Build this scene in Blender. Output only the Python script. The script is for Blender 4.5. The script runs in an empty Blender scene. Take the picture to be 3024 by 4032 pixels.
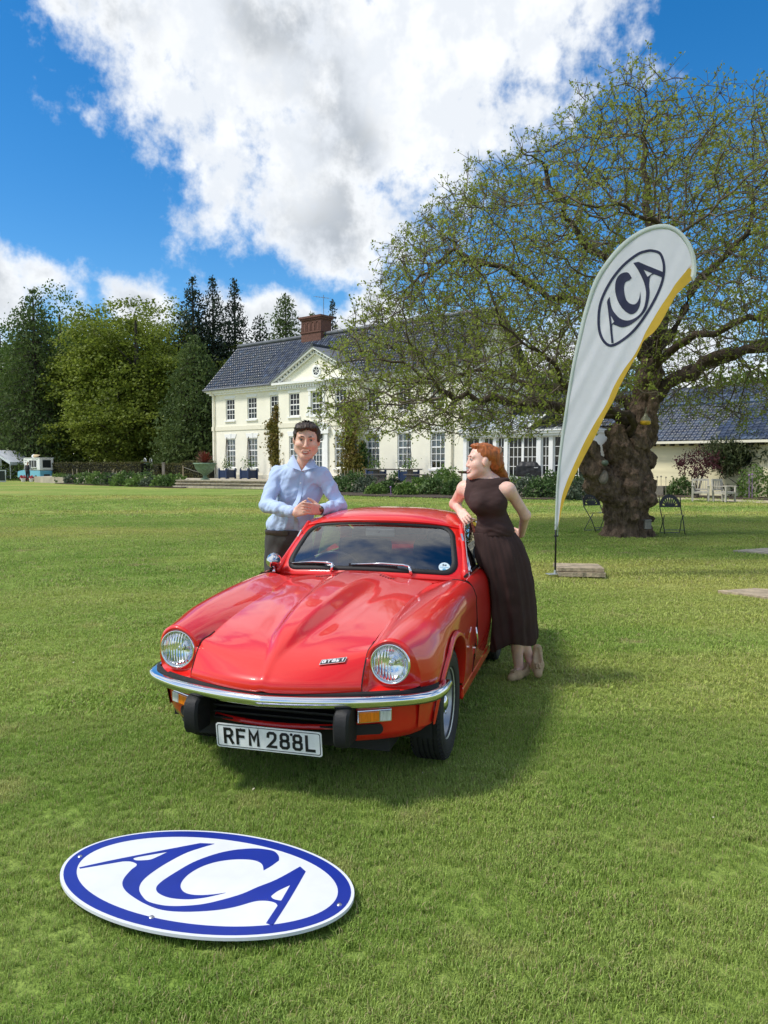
import bpy, bmesh, math, random
import numpy as np
from mathutils import Vector, Matrix, Euler
from mathutils.geometry import tessellate_polygon

SC = bpy.context.scene
COL = SC.collection
R = math.radians
rng = random.Random(7)
nrg = np.random.default_rng(11)

# ------------------------------------------------------------------ camera
CAM_H = 1.527
PITCH = math.atan((2016 - 1828.3) / 3028.6)
cam_d = bpy.data.cameras.new('camera')
cam = bpy.data.objects.new('camera', cam_d)
COL.objects.link(cam)
cam.location = (0, 0, CAM_H)
cam.rotation_euler = (math.pi / 2 - PITCH, 0, 0)
cam_d.sensor_fit = 'HORIZONTAL'
cam_d.sensor_width = 36.0
cam_d.lens = 36.0 * 3028.6 / 3024
cam_d.clip_start = 0.05
cam_d.clip_end = 3000
SC.camera = cam

# ------------------------------------------------------------------ light
SUN_AZ = math.atan2(-0.966, -0.26)      # compass-like: 0 = +Y, negative = left
SUN_EL = R(54)
sun_d = bpy.data.lights.new('sun', 'SUN')
sun_d.energy = 2.05
sun_d.angle = R(9.0)
sun_d.color = (1.0, 0.955, 0.88)
sun = bpy.data.objects.new('sun', sun_d)
COL.objects.link(sun)
to_sun = Vector((math.sin(SUN_AZ) * math.cos(SUN_EL), math.cos(SUN_AZ) * math.cos(SUN_EL), math.sin(SUN_EL)))
sun.rotation_euler = to_sun.to_track_quat('Z', 'Y').to_euler()
sun.location = (-20, 10, 40)

SC.view_settings.view_transform = 'Standard'
SC.view_settings.look = 'None'
SC.view_settings.gamma = 1.0
SC.view_settings.exposure = 0.88
SC.view_settings.use_curve_mapping = False
SC.cycles.use_denoising = True
SC.cycles.max_bounces = 8
SC.cycles.transparent_max_bounces = 12
SC.cycles.sample_clamp_indirect = 4.0
SC.cycles.sample_clamp_direct = 5.0

def build_world():
  w = bpy.data.worlds.new('World')
  SC.world = w
  w.use_nodes = True
  nt = w.node_tree
  N = nt.nodes
  L = nt.links
  N.clear()
  def nd(t, **k):
    n = N.new(t)
    for a, b in k.items():
      setattr(n, a, b)
    return n
  def val(n, i, v):
    if hasattr(v, 'links') or hasattr(v, 'is_output'):
      L.new(v, n.inputs[i])
    else:
      n.inputs[i].default_value = v
  def m(op, a, b=0.0, c=None, clamp=False):
    n = nd('ShaderNodeMath', operation=op, use_clamp=clamp)
    val(n, 0, a); val(n, 1, b)
    if c is not None:
      val(n, 2, c)
    return n.outputs[0]
  def vm(op, a, b):
    n = nd('ShaderNodeVectorMath', operation=op)
    val(n, 0, a); val(n, 1, b)
    return n
  def ramp(x, a, b, smooth=True):
    n = nd('ShaderNodeMapRange')
    n.interpolation_type = 'SMOOTHSTEP' if smooth else 'LINEAR'
    val(n, 0, x); n.inputs[1].default_value = a; n.inputs[2].default_value = b
    return n.outputs[0]
  def noise(v, scale, detail, rough, dist=0.0):
    n = nd('ShaderNodeTexNoise', noise_dimensions='2D')
    L.new(v, n.inputs['Vector'])
    n.inputs['Scale'].default_value = scale
    n.inputs['Detail'].default_value = detail
    n.inputs['Roughness'].default_value = rough
    n.inputs['Distortion'].default_value = dist
    return n.outputs['Fac'], n.outputs['Color']
  out = nd('ShaderNodeOutputWorld')
  sky = nd('ShaderNodeTexSky', sky_type='NISHITA', sun_disc=False)
  sky.sun_elevation = SUN_EL
  sky.sun_rotation = SUN_AZ
  sky.air_density = 1.0
  sky.dust_density = 0.25
  sky.ozone_density = 3.5
  bg = nd('ShaderNodeBackground')
  hs = nd('ShaderNodeHueSaturation')
  hs.inputs['Saturation'].default_value = 1.38
  hs.inputs['Value'].default_value = 0.95
  L.new(sky.outputs[0], hs.inputs['Color'])
  L.new(hs.outputs[0], bg.inputs[0])
  bg.inputs[1].default_value = 0.093
  tc = nd('ShaderNodeTexCoord')
  dirv = tc.outputs['Generated']
  sx = nd('ShaderNodeSeparateXYZ')
  L.new(dirv, sx.inputs[0])
  az = m('ARCTAN2', sx.outputs[0], sx.outputs[1])
  el = m('ARCSINE', sx.outputs[2])
  ae = nd('ShaderNodeCombineXYZ')
  L.new(az, ae.inputs[0]); L.new(el, ae.inputs[1])
  aev = ae.outputs[0]
  # flattened cloud-layer coordinates keep perspective toward the horizon
  zz = m('MAXIMUM', m('ADD', sx.outputs[2], 0.10), 0.03)
  lay = nd('ShaderNodeCombineXYZ')
  L.new(m('DIVIDE', sx.outputs[0], zz), lay.inputs[0])
  L.new(m('DIVIDE', sx.outputs[1], zz), lay.inputs[1])
  # cumulus heaps: azimuth, elevation, half widths (radians), weight
  heaps = [(-0.285, 0.510, 0.13, 0.085, 1.0), (-0.15, 0.475, 0.15, 0.10, 1.05), (-0.10, 0.385, 0.14, 0.10, 1.05),
       (-0.085, 0.30, 0.13, 0.072, 1.05), (0.0, 0.43, 0.14, 0.11, 1.1), (0.11, 0.52, 0.17, 0.10, 1.1),
       (0.22, 0.61, 0.16, 0.06, 1.05), (-0.14, 0.62, 0.34, 0.05, 0.95), (0.40, 0.655, 0.20, 0.04, 0.95),
       (-0.50, 0.180, 0.075, 0.050, 1.05), (-0.40, 0.205, 0.07, 0.030, 0.68), (-0.525, 0.34, 0.03, 0.05, 0.55),
       (-0.285, 0.175, 0.04, 0.03, 0.85), (-0.38, 0.145, 0.05, 0.03, 0.9), (-0.13, 0.165, 0.095, 0.042, 1.1),
       (0.02, 0.16, 0.11, 0.045, 1.1), (0.20, 0.13, 0.14, 0.05, 0.9), (-0.47, 0.10, 0.14, 0.06, 0.9), (0.40, 0.10, 0.1, 0.05, 0.9), (0.05, 0.375, 0.03, 0.025, 0.6)]
  _, wc = noise(aev, 5.0, 2.0, 0.55)
  wsub = vm('SUBTRACT', wc, (0.5, 0.5, 0.5)).outputs[0]
  wmul = nd('ShaderNodeVectorMath', operation='SCALE')
  L.new(wsub, wmul.inputs[0]); wmul.inputs['Scale'].default_value = 0.13
  wv = vm('ADD', aev, wmul.outputs[0]).outputs[0]
  def heap_field(vec):
    tot = None
    for (a, e, ra, re, wgt) in heaps:
      n = nd('ShaderNodeVectorMath', operation='MULTIPLY_ADD')
      L.new(vec, n.inputs[0])
      n.inputs[1].default_value = (1 / ra, 1 / re, 0)
      n.inputs[2].default_value = (-a / ra, -e / re, 0)
      ln = vm('LENGTH', n.outputs[0], (0, 0, 0)).outputs['Value']
      f = m('MULTIPLY_ADD', ln, -wgt * 0.60, wgt * 1.12)
      tot = f if tot is None else m('SMOOTH_MAX', tot, f, 0.25)
    tot = m('MINIMUM', m('MAXIMUM', tot, -0.4), 1.35)
    return tot
  hf = heap_field(wv)
  n1, _ = noise(aev, 11.0, 6.0, 0.62)
  n2, _ = noise(aev, 40.0, 3.0, 0.6)
  field = m('ADD', hf, m('ADD', m('MULTIPLY', m('SUBTRACT', n1, 0.5), 1.35), m('MULTIPLY', m('SUBTRACT', n2, 0.5), 0.35)))
  dens_in = ramp(field, 0.30, 0.78)
  # rest of the dome, unseen: broken cumulus, thickened for fill light and windscreen reflections
  lv = lay.outputs[0]
  m1, _ = noise(lv, 0.85, 5.0, 0.58)
  dens_out = ramp(m1, 0.42, 0.57)
  outside = ramp(m('ABSOLUTE', az), 0.56, 0.78)
  hi = ramp(el, 0.68, 0.85)
  oside = m('MAXIMUM', outside, hi)
  mixd = nd('ShaderNodeMix')
  L.new(oside, mixd.inputs[0]); L.new(dens_in, mixd.inputs[2]); L.new(dens_out, mixd.inputs[3])
  dens = m('MULTIPLY', mixd.outputs[0], ramp(el, -0.02, 0.03))
  # cloud tone: bright sunlit flanks, grey bellies
  g1, _ = noise(aev, 3.4, 2.0, 0.5)
  g2, _ = noise(aev, 16.0, 4.0, 0.6)
  thick = ramp(field, 0.62, 1.2)
  belly = m('MULTIPLY', thick, ramp(m('ADD', g1, m('MULTIPLY', m('SUBTRACT', g2, 0.5), 0.25)), 0.38, 0.62))
  low = ramp(el, 0.25, 0.12)
  belly = m('MULTIPLY', belly, m('SUBTRACT', 1.0, m('MULTIPLY', low, 0.6)))
  cr = nd('ShaderNodeMix', data_type='RGBA')
  L.new(belly, cr.inputs[0])
  cr.inputs[6].default_value = (0.86, 0.88, 0.90, 1)
  cr.inputs[7].default_value = (0.47, 0.50, 0.53, 1)
  puff = nd('ShaderNodeMix', data_type='RGBA')
  puff.blend_type = 'MULTIPLY'
  L.new(ramp(g2, 0.62, 0.40), puff.inputs[0])
  L.new(cr.outputs[2], puff.inputs[6])
  puff.inputs[7].default_value = (0.86, 0.88, 0.91, 1)
  bc = nd('ShaderNodeBackground')
  L.new(puff.outputs[2], bc.inputs[0])
  bc.inputs[1].default_value = 0.655
  mx = nd('ShaderNodeMixShader')
  L.new(m('MULTIPLY', dens, 0.97), mx.inputs[0])
  L.new(bg.outputs[0], mx.inputs[1])
  L.new(bc.outputs[0], mx.inputs[2])
  L.new(mx.outputs[0], out.inputs[0])
build_world()
SC.world.cycles.sampling_method = 'MANUAL'
SC.world.cycles.sample_map_resolution = 256

# ------------------------------------------------------------------ helpers
def at(u, v, D):
  """photo measurement + real distance -> world metres"""
  a = (u - 1512) / 3028.6
  b = (2016 - v) / 3028.6
  d = np.array([a, math.cos(PITCH) + b * math.sin(PITCH), -math.sin(PITCH) + b * math.cos(PITCH)])
  return np.array([0, 0, CAM_H]) + d * (D / d[1])

def gnd(u, v, z=0.0):
  a = (u - 1512) / 3028.6
  b = (2016 - v) / 3028.6
  d = np.array([a, math.cos(PITCH) + b * math.sin(PITCH), -math.sin(PITCH) + b * math.cos(PITCH)])
  return np.array([0, 0, CAM_H]) + d * ((z - CAM_H) / d[2])

MATS = {}
def pm(name, col, rough=0.6, metal=0.0, spec=0.5, coat=0.0, var=0.0, vscale=6.0, bump=0.0, bscale=40.0, col2=None,
     trans=0.0, rnd=0.0, sheen=0.0, sss=0.0, bdist=0.01, coords='Object', detail=5.0, stretch=None):
  """procedural Principled material: noise-driven colour variation, bump, per-object randomness"""
  if name in MATS:
    return MATS[name]
  mt = bpy.data.materials.new(name)
  mt.use_nodes = True
  nt = mt.node_tree
  N, L = nt.nodes, nt.links
  b = N['Principled BSDF']
  c = tuple(col) + (1,)
  b.inputs['Base Color'].default_value = c
  b.inputs['Roughness'].default_value = rough
  b.inputs['Metallic'].default_value = metal
  b.inputs['Specular IOR Level'].default_value = spec
  b.inputs['Coat Weight'].default_value = coat
  b.inputs['Coat Roughness'].default_value = 0.05
  b.inputs['Transmission Weight'].default_value = trans
  if sheen:
    b.inputs['Sheen Weight'].default_value = sheen
  if sss:
    b.inputs['Subsurface Weight'].default_value = sss
    b.inputs['Subsurface Radius'].default_value = (0.02, 0.008, 0.004)
    b.inputs['Subsurface Scale'].default_value = 0.5
  tc = N.new('ShaderNodeTexCoord')
  cv = tc.outputs[coords]
  if stretch:
    mp = N.new('ShaderNodeMapping')
    mp.inputs['Scale'].default_value = stretch
    L.new(cv, mp.inputs[0]); cv = mp.outputs[0]
  colsock = None
  if var > 0 or col2:
    n = N.new('ShaderNodeTexNoise')
    n.inputs['Scale'].default_value = vscale
    n.inputs['Detail'].default_value = detail
    n.inputs['Roughness'].default_value = 0.65
    L.new(cv, n.inputs['Vector'])
    rp = N.new('ShaderNodeValToRGB')
    rp.color_ramp.elements[0].position = 0.32
    rp.color_ramp.elements[1].position = 0.68
    a = tuple(max(0, x * (1 - var)) for x in col)
    d = tuple(col2) if col2 else tuple(min(1, x * (1 + var)) for x in col)
    rp.color_ramp.elements[0].color = a + (1,)
    rp.color_ramp.elements[1].color = d + (1,)
    L.new(n.outputs['Fac'], rp.inputs[0])
    colsock = rp.outputs[0]
  if rnd > 0:
    oi = N.new('ShaderNodeObjectInfo')
    hs = N.new('ShaderNodeHueSaturation')
    mr = N.new('ShaderNodeMapRange')
    mr.inputs[3].default_value = 1 - rnd
    mr.inputs[4].default_value = 1 + rnd
    L.new(oi.outputs['Random'], mr.inputs[0])
    L.new(mr.outputs[0], hs.inputs['Value'])
    if colsock:
      L.new(colsock, hs.inputs['Color'])
    else:
      hs.inputs['Color'].default_value = c
    colsock = hs.outputs[0]
  if colsock:
    L.new(colsock, b.inputs['Base Color'])
  if bump > 0:
    n = N.new('ShaderNodeTexNoise')
    n.inputs['Scale'].default_value = bscale
    n.inputs['Detail'].default_value = 6
    L.new(cv, n.inputs['Vector'])
    bp = N.new('ShaderNodeBump')
    bp.inputs['Strength'].default_value = bump
    bp.inputs['Distance'].default_value = bdist
    L.new(n.outputs['Fac'], bp.inputs['Height'])
    L.new(bp.outputs[0], b.inputs['Normal'])
  MATS[name] = mt
  return mt

def leafmat(name, c1, c2, c3, scale=0.35, trl=0.35, rough=0.55, per=0.0):
  """two-sided foliage: diffuse + translucent, clump-scale colour noise in world space"""
  if name in MATS:
    return MATS[name]
  mt = bpy.data.materials.new(name)
  mt.use_nodes = True
  nt = mt.node_tree
  N, L = nt.nodes, nt.links
  N.remove(N['Principled BSDF'])
  out = N['Material Output']
  geo = N.new('ShaderNodeNewGeometry')
  n = N.new('ShaderNodeTexNoise')
  n.inputs['Scale'].default_value = scale
  n.inputs['Detail'].default_value = 4
  L.new(geo.outputs['Position'], n.inputs['Vector'])
  ad = N.new('ShaderNodeMath'); ad.operation = 'MULTIPLY_ADD'
  L.new(geo.outputs['Random Per Island'], ad.inputs[0])
  ad.inputs[1].default_value = 0.30
  L.new(n.outputs['Fac'], ad.inputs[2])
  rp = N.new('ShaderNodeValToRGB')
  e = rp.color_ramp.elements
  e[0].position = 0.38; e[0].color = tuple(c1) + (1,)
  e[1].position = 0.90; e[1].color = tuple(c3) + (1,)
  k = e.new(0.64); k.color = tuple(c2) + (1,)
  L.new(ad.outputs[0], rp.inputs[0])
  d = N.new('ShaderNodeBsdfPrincipled')
  d.inputs['Roughness'].default_value = rough
  d.inputs['Specular IOR Level'].default_value = 0.25
  L.new(rp.outputs[0], d.inputs['Base Color'])
  t = N.new('ShaderNodeBsdfTranslucent')
  L.new(rp.outputs[0], t.inputs['Color'])
  mx = N.new('ShaderNodeMixShader')
  mx.inputs[0].default_value = trl
  L.new(d.outputs[0], mx.inputs[1]); L.new(t.outputs[0], mx.inputs[2])
  L.new(mx.outputs[0], out.inputs[0])
  MATS[name] = mt
  return mt

def glassmat(name, tint=(0.8, 0.85, 0.85), refl=1.0, rough=0.0):
  """thin pane: fresnel mirror over clear transmission"""
  if name in MATS:
    return MATS[name]
  mt = bpy.data.materials.new(name)
  mt.use_nodes = True
  nt = mt.node_tree
  N, L = nt.nodes, nt.links
  N.remove(N['Principled BSDF'])
  out = N['Material Output']
  fr = N.new('ShaderNodeFresnel'); fr.inputs[0].default_value = 1.65
  sc = N.new('ShaderNodeMath'); sc.operation = 'MULTIPLY'; sc.use_clamp = True
  L.new(fr.outputs[0], sc.inputs[0]); sc.inputs[1].default_value = refl
  g = N.new('ShaderNodeBsdfGlossy'); g.inputs['Roughness'].default_value = rough
  t = N.new('ShaderNodeBsdfTransparent'); t.inputs[0].default_value = tuple(tint) + (1,)
  mx = N.new('ShaderNodeMixShader')
  L.new(sc.outputs[0], mx.inputs[0]); L.new(t.outputs[0], mx.inputs[1]); L.new(g.outputs[0], mx.inputs[2])
  L.new(mx.outputs[0], out.inputs[0])
  MATS[name] = mt
  return mt

def frame_of(d):
  d = Vector(d).normalized()
  a = Vector((0, 0, 1)) if abs(d.z) < 0.9 else Vector((1, 0, 0))
  x = d.cross(a).normalized()
  return x, d.cross(x).normalized()

class MB:
  """collects vertices and faces for ONE mesh object"""
  def __init__(s):
    s.v, s.f, s.m = [], [], []
  def add(s, vs, fs, mi=0):
    o = len(s.v)
    s.v.extend([tuple(map(float, p)) for p in vs])
    s.f.extend([tuple(i + o for i in f) for f in fs])
    s.m.extend([mi] * len(fs))
    return s
  def box(s, c, d, rz=0.0, mi=0, M=None, taper=1.0):
    x, y, z = d[0] / 2, d[1] / 2, d[2] / 2
    vs = [Vector((i * x * (taper if k > 0 else 1), j * y * (taper if k > 0 else 1), k * z)) for k in (-1, 1) for j in (-1, 1) for i in (-1, 1)]
    if M is not None:
      vs = [M @ p for p in vs]
    elif rz:
      q = Matrix.Rotation(rz, 3, 'Z')
      vs = [q @ p for p in vs]
    vs = [(p[0] + c[0], p[1] + c[1], p[2] + c[2]) for p in vs]
    return s.add(vs, [(0, 2, 3, 1), (4, 5, 7, 6), (0, 1, 5, 4), (2, 6, 7, 3), (0, 4, 6, 2), (1, 3, 7, 5)], mi)
  def bb(s, lo, hi, mi=0):
    return s.box([(a + b) / 2 for a, b in zip(lo, hi)], [b - a for a, b in zip(lo, hi)], mi=mi)
  def bar(s, p, q, w, h=None, mi=0, up=None):
    """rectangular bar from p to q"""
    p, q = Vector(p), Vector(q)
    h = h or w
    d = (q - p).normalized()
    x = d.cross(Vector(up)).normalized() if up is not None else frame_of(d)[0]
    y = d.cross(x).normalized()
    vs = [c + x * (i * w / 2) + y * (j * h / 2) for c in (p, q) for i, j in ((-1, -1), (1, -1), (1, 1), (-1, 1))]
    return s.add(vs, [(3, 2, 1, 0), (4, 5, 6, 7), (0, 1, 5, 4), (1, 2, 6, 5), (2, 3, 7, 6), (3, 0, 4, 7)], mi)
  def tube(s, path, rad, n=8, cap=True, mi=0, closed=False):
    P = [Vector(p) for p in path]
    if not hasattr(rad, '__len__'):
      rad = [rad] * len(P)
    o = []
    x = None
    m = len(P)
    for i, p in enumerate(P):
      if closed:
        d = P[(i + 1) % m] - P[i - 1]
      else:
        d = P[min(i + 1, m - 1)] - P[max(i - 1, 0)]
      if d.length < 1e-9:
        d = Vector((0, 0, 1))
      d.normalize()
      if x is None:
        x = frame_of(d)[0]
      else:
        x = (x - d * x.dot(d))
        x = x.normalized() if x.length > 1e-6 else frame_of(d)[0]
      y = d.cross(x)
      for k in range(n):
        a = 2 * math.pi * k / n
        o.append(p + (x * math.cos(a) + y * math.sin(a)) * rad[i])
    fs = []
    for i in range(m if closed else m - 1):
      for k in range(n):
        a, b = i * n + k, i * n + (k + 1) % n
        c, d2 = ((i + 1) % m) * n + (k + 1) % n, ((i + 1) % m) * n + k
        fs.append((a, b, c, d2))
    if cap and not closed:
      fs.append(tuple(range(n - 1, -1, -1)))
      fs.append(tuple(range((m - 1) * n, m * n)))
    return s.add(o, fs, mi)
  def cyl(s, p, q, r0, r1=None, n=12, mi=0):
    return s.tube([p, q], [r0, r0 if r1 is None else r1], n, True, mi)
  def lathe(s, prof, n=24, M=None, mi=0, a0=0.0, a1=2 * math.pi):
    """profile [(radius, height)] about local z"""
    full = abs(a1 - a0 - 2 * math.pi) < 1e-6
    cnt = n if full else n + 1
    vs = []
    for (r, z) in prof:
      for k in range(cnt):
        a = a0 + (a1 - a0) * k / n
        vs.append(Vector((r * math.cos(a), r * math.sin(a), z)))
    if M is not None:
      vs = [M @ p for p in vs]
    fs = []
    for i in range(len(prof) - 1):
      for k in range(n):
        a, b = i * cnt + k, i * cnt + (k + 1) % cnt
        fs.append((a, b, b + cnt, a + cnt))
    return s.add(vs, fs, mi)
  def grid(s, G, mi=0, close_u=False, flip=False):
    """G[i][j] points"""
    a, b = len(G), len(G[0])
    vs = [p for row in G for p in row]
    fs = []
    for i in range(a - (0 if close_u else 1)):
      for j in range(b - 1):
        q = (i * b + j, i * b + j + 1, ((i + 1) % a) * b + j + 1, ((i + 1) % a) * b + j)
        fs.append(q[::-1] if flip else q)
    return s.add(vs, fs, mi)
  def poly(s, loops, z0, z1, M=None, mi=0, fn=None):
    """extruded polygon with holes; loops in 2D; fn maps (x,y,z)->3D"""
    L3 = [[Vector((p[0], p[1], 0)) for p in lp] for lp in loops]
    tris = tessellate_polygon(L3)
    flat = [p for lp in L3 for p in lp]
    n = len(flat)
    vs = [Vector((p.x, p.y, z1)) for p in flat] + [Vector((p.x, p.y, z0)) for p in flat]
    fs = []
    for t in tris:
      a, b, c = (flat[i] for i in t)
      if (b - a).cross(c - a).z < 0:
        t = (t[0], t[2], t[1])
      fs.append(tuple(t))
      fs.append((t[2] + n, t[1] + n, t[0] + n))
    o = 0
    for lp in L3:
      k = len(lp)
      ar = sum(lp[i].x * lp[(i + 1) % k].y - lp[(i + 1) % k].x * lp[i].y for i in range(k))
      for i in range(k):
        j = (i + 1) % k
        q = (o + i, o + i + n, o + j + n, o + j)
        fs.append(q)
      o += k
    if fn:
      vs = [fn(*p) for p in vs]
    if M is not None:
      vs = [M @ Vector(p) for p in vs]
    return s.add(vs, fs, mi)
  def build(s, name, mat, parent=None, smooth=False, origin=None, recalc=False, bevel=0.0, auto=None):
    if not s.v:
      return None
    me = bpy.data.meshes.new(name)
    vs = s.v
    if origin is not None:
      ox, oy, oz = origin
      vs = [(a - ox, b - oy, c - oz) for a, b, c in vs]
    me.from_pydata(vs, [], s.f)
    for mm in (mat if isinstance(mat, (list, tuple)) else [mat]):
      me.materials.append(mm)
    if any(s.m):
      me.polygons.foreach_set('material_index', s.m)
    if recalc:
      bm = bmesh.new(); bm.from_mesh(me)
      bmesh.ops.recalc_face_normals(bm, faces=bm.faces)
      bm.to_mesh(me); bm.free()
    o = bpy.data.objects.new(name, me)
    COL.objects.link(o)
    if bevel:
      md = o.modifiers.new('b', 'BEVEL'); md.width = bevel; md.segments = 2; md.limit_method = 'ANGLE'
      md.angle_limit = R(40)
    if smooth:
      me.polygons.foreach_set('use_smooth', [True] * len(me.polygons))
      if auto:
        set_sharp(me, auto)
    me.update()
    if parent is not None:
      o.parent = parent
    return o

def set_sharp(me, deg):
  bm = bmesh.new(); bm.from_mesh(me)
  lim = R(deg)
  for e in bm.edges:
    if len(e.link_faces) == 2 and e.calc_face_angle(0) > lim:
      e.smooth = False
  bm.to_mesh(me); bm.free()

def thing(name, label, cat, loc=(0, 0, 0), rz=0.0, group=None):
  o = bpy.data.objects.new(name, None)
  COL.objects.link(o)
  o.location = loc
  o.rotation_euler = (0, 0, rz)
  o.empty_display_size = 0.2
  return tag(o, label, cat, group)

def tag(o, label, cat, group=None, kind=None):
  if label: o['label'] = label
  if cat: o['category'] = cat
  if group: o['group'] = group
  if kind: o['kind'] = kind
  return o

def struct(o, label=None, cat=None):
  o['kind'] = 'structure'
  if label: o['label'] = label
  if cat: o['category'] = cat
  return o

def dup(o, parent=None):
  c = o.copy(); COL.objects.link(c)
  c.parent = parent
  for ch in list(o.children):
    dup(ch, c)
  return c

def npmesh(name, V, F, mat, parent=None, smooth=False, origin=None, mi=None):
  """fast mesh from numpy: V (n,3), F (m,k) with k = 3 or 4"""
  me = bpy.data.meshes.new(name)
  V = np.asarray(V, np.float32)
  if origin is not None:
    V = V - np.asarray(origin, np.float32)
  F = np.asarray(F, np.int32)
  k = F.shape[1]
  me.vertices.add(len(V)); me.vertices.foreach_set('co', V.ravel())
  me.loops.add(F.size); me.loops.foreach_set('vertex_index', F.ravel())
  me.polygons.add(len(F))
  me.polygons.foreach_set('loop_start', np.arange(0, F.size, k, dtype=np.int32))
  if mi is not None:
    me.polygons.foreach_set('material_index', np.asarray(mi, np.int32))
  for mm in (mat if isinstance(mat, (list, tuple)) else [mat]):
    me.materials.append(mm)
  if smooth:
    me.polygons.foreach_set('use_smooth', np.ones(len(F), bool))
  me.update(calc_edges=True)
  me.validate()
  o = bpy.data.objects.new(name, me)
  COL.objects.link(o)
  if parent is not None:
    o.parent = parent
  return o

# ---- numpy gradient noise, signed-distance modelling and surface nets
_perm = np.random.default_rng(3).permutation(256)
_perm = np.concatenate([_perm, _perm, _perm])
_grad = np.random.default_rng(5).normal(size=(256, 3)); _grad /= np.linalg.norm(_grad, axis=1)[:, None]
def pnoise(P):
  P = np.asarray(P, float)
  I = np.floor(P).astype(int); Fr = P - I
  U = Fr * Fr * Fr * (Fr * (Fr * 6 - 15) + 10)
  I &= 255
  r = 0
  for dx in (0, 1):
    for dy in (0, 1):
      for dz in (0, 1):
        h = _perm[_perm[_perm[(I[..., 0] + dx) & 255] + ((I[..., 1] + dy) & 255)] + ((I[..., 2] + dz) & 255)] & 255
        g = _grad[h]
        d = g[..., 0] * (Fr[..., 0] - dx) + g[..., 1] * (Fr[..., 1] - dy) + g[..., 2] * (Fr[..., 2] - dz)
        w = (U[..., 0] if dx else 1 - U[..., 0]) * (U[..., 1] if dy else 1 - U[..., 1]) * (U[..., 2] if dz else 1 - U[..., 2])
        r = r + d * w
  return r * 1.6
def fbm(P, oct=3, gain=0.5):
  P = np.asarray(P, float)
  a, t = 1.0, 0
  for i in range(oct):
    t = t + a * pnoise(P * 2 ** i + 17.3 * i); a *= gain
  return t

def smin(a, b, k):
  h = np.clip(0.5 + 0.5 * (b - a) / k, 0, 1)
  return b * (1 - h) + a * h - k * h * (1 - h)
def s_cap(P, a, b, ra, rb):
  a, b = np.asarray(a, float), np.asarray(b, float)
  ab = b - a
  t = np.clip(((P - a) @ ab) / max(ab @ ab, 1e-9), 0, 1)
  return np.linalg.norm(P - a - t[..., None] * ab, axis=-1) - (ra + (rb - ra) * t)
def s_ell(P, c, r, rot=None):
  q = P - np.asarray(c, float)
  if rot is not None:
    q = q @ np.asarray(rot)          # columns = local axes
  r = np.asarray(r, float)
  k0 = np.linalg.norm(q / r, axis=-1)
  k1 = np.linalg.norm(q / (r * r), axis=-1) + 1e-9
  return k0 * (k0 - 1) / k1
def surface_nets(D, lo, res):
  """naive surface nets of D<0"""
  lo = np.asarray(lo, float)
  n = np.array(D.shape)
  s = D < 0
  c = np.zeros(n - 1, bool); al = np.ones(n - 1, bool)
  for dx in (0, 1):
    for dy in (0, 1):
      for dz in (0, 1):
        q = s[dx:n[0] - 1 + dx, dy:n[1] - 1 + dy, dz:n[2] - 1 + dz]
        c |= q; al &= q
  act = c & ~al
  idx = -np.ones(n - 1, int)
  cells = np.argwhere(act)
  idx[act] = np.arange(len(cells))
  acc = np.zeros((len(cells), 3)); cnt = np.zeros(len(cells))
  offs = [(0, 0, 0), (1, 0, 0), (0, 1, 0), (1, 1, 0), (0, 0, 1), (1, 0, 1), (0, 1, 1), (1, 1, 1)]
  for a in range(8):
    for b in range(a + 1, 8):
      if sum(abs(offs[a][i] - offs[b][i]) for i in range(3)) != 1:
        continue
      oa, ob = np.array(offs[a]), np.array(offs[b])
      ia, ib = cells + oa, cells + ob
      da, db = D[tuple(ia.T)], D[tuple(ib.T)]
      ok = (da < 0) != (db < 0)
      t = np.where(ok, da / np.where(np.abs(da - db) < 1e-12, 1, da - db), 0)
      acc += np.where(ok[:, None], oa + t[:, None] * (ob - oa), 0); cnt += ok
  V = lo + (cells + acc / cnt[:, None]) * res
  F = []
  for d in range(3):
    e1, e2 = (d + 1) % 3, (d + 2) % 3
    sl0 = [slice(None)] * 3; sl1 = [slice(None)] * 3
    sl0[d] = slice(0, n[d] - 1); sl1[d] = slice(1, n[d])
    ch = s[tuple(sl0)] != s[tuple(sl1)]
    g = np.argwhere(ch)
    g = g[(g[:, e1] > 0) & (g[:, e2] > 0) & (g[:, e1] < n[e1] - 1) & (g[:, e2] < n[e2] - 1)]
    if not len(g):
      continue
    ins = s[tuple(g.T)]
    def cid(o1, o2):
      q = g.copy(); q[:, e1] -= o1; q[:, e2] -= o2
      return idx[tuple(q.T)]
    q = np.stack([cid(1, 1), cid(0, 1), cid(0, 0), cid(1, 0)], 1)
    q[~ins] = q[~ins][:, ::-1]
    F.append(q)
  return V, np.concatenate(F)


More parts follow.
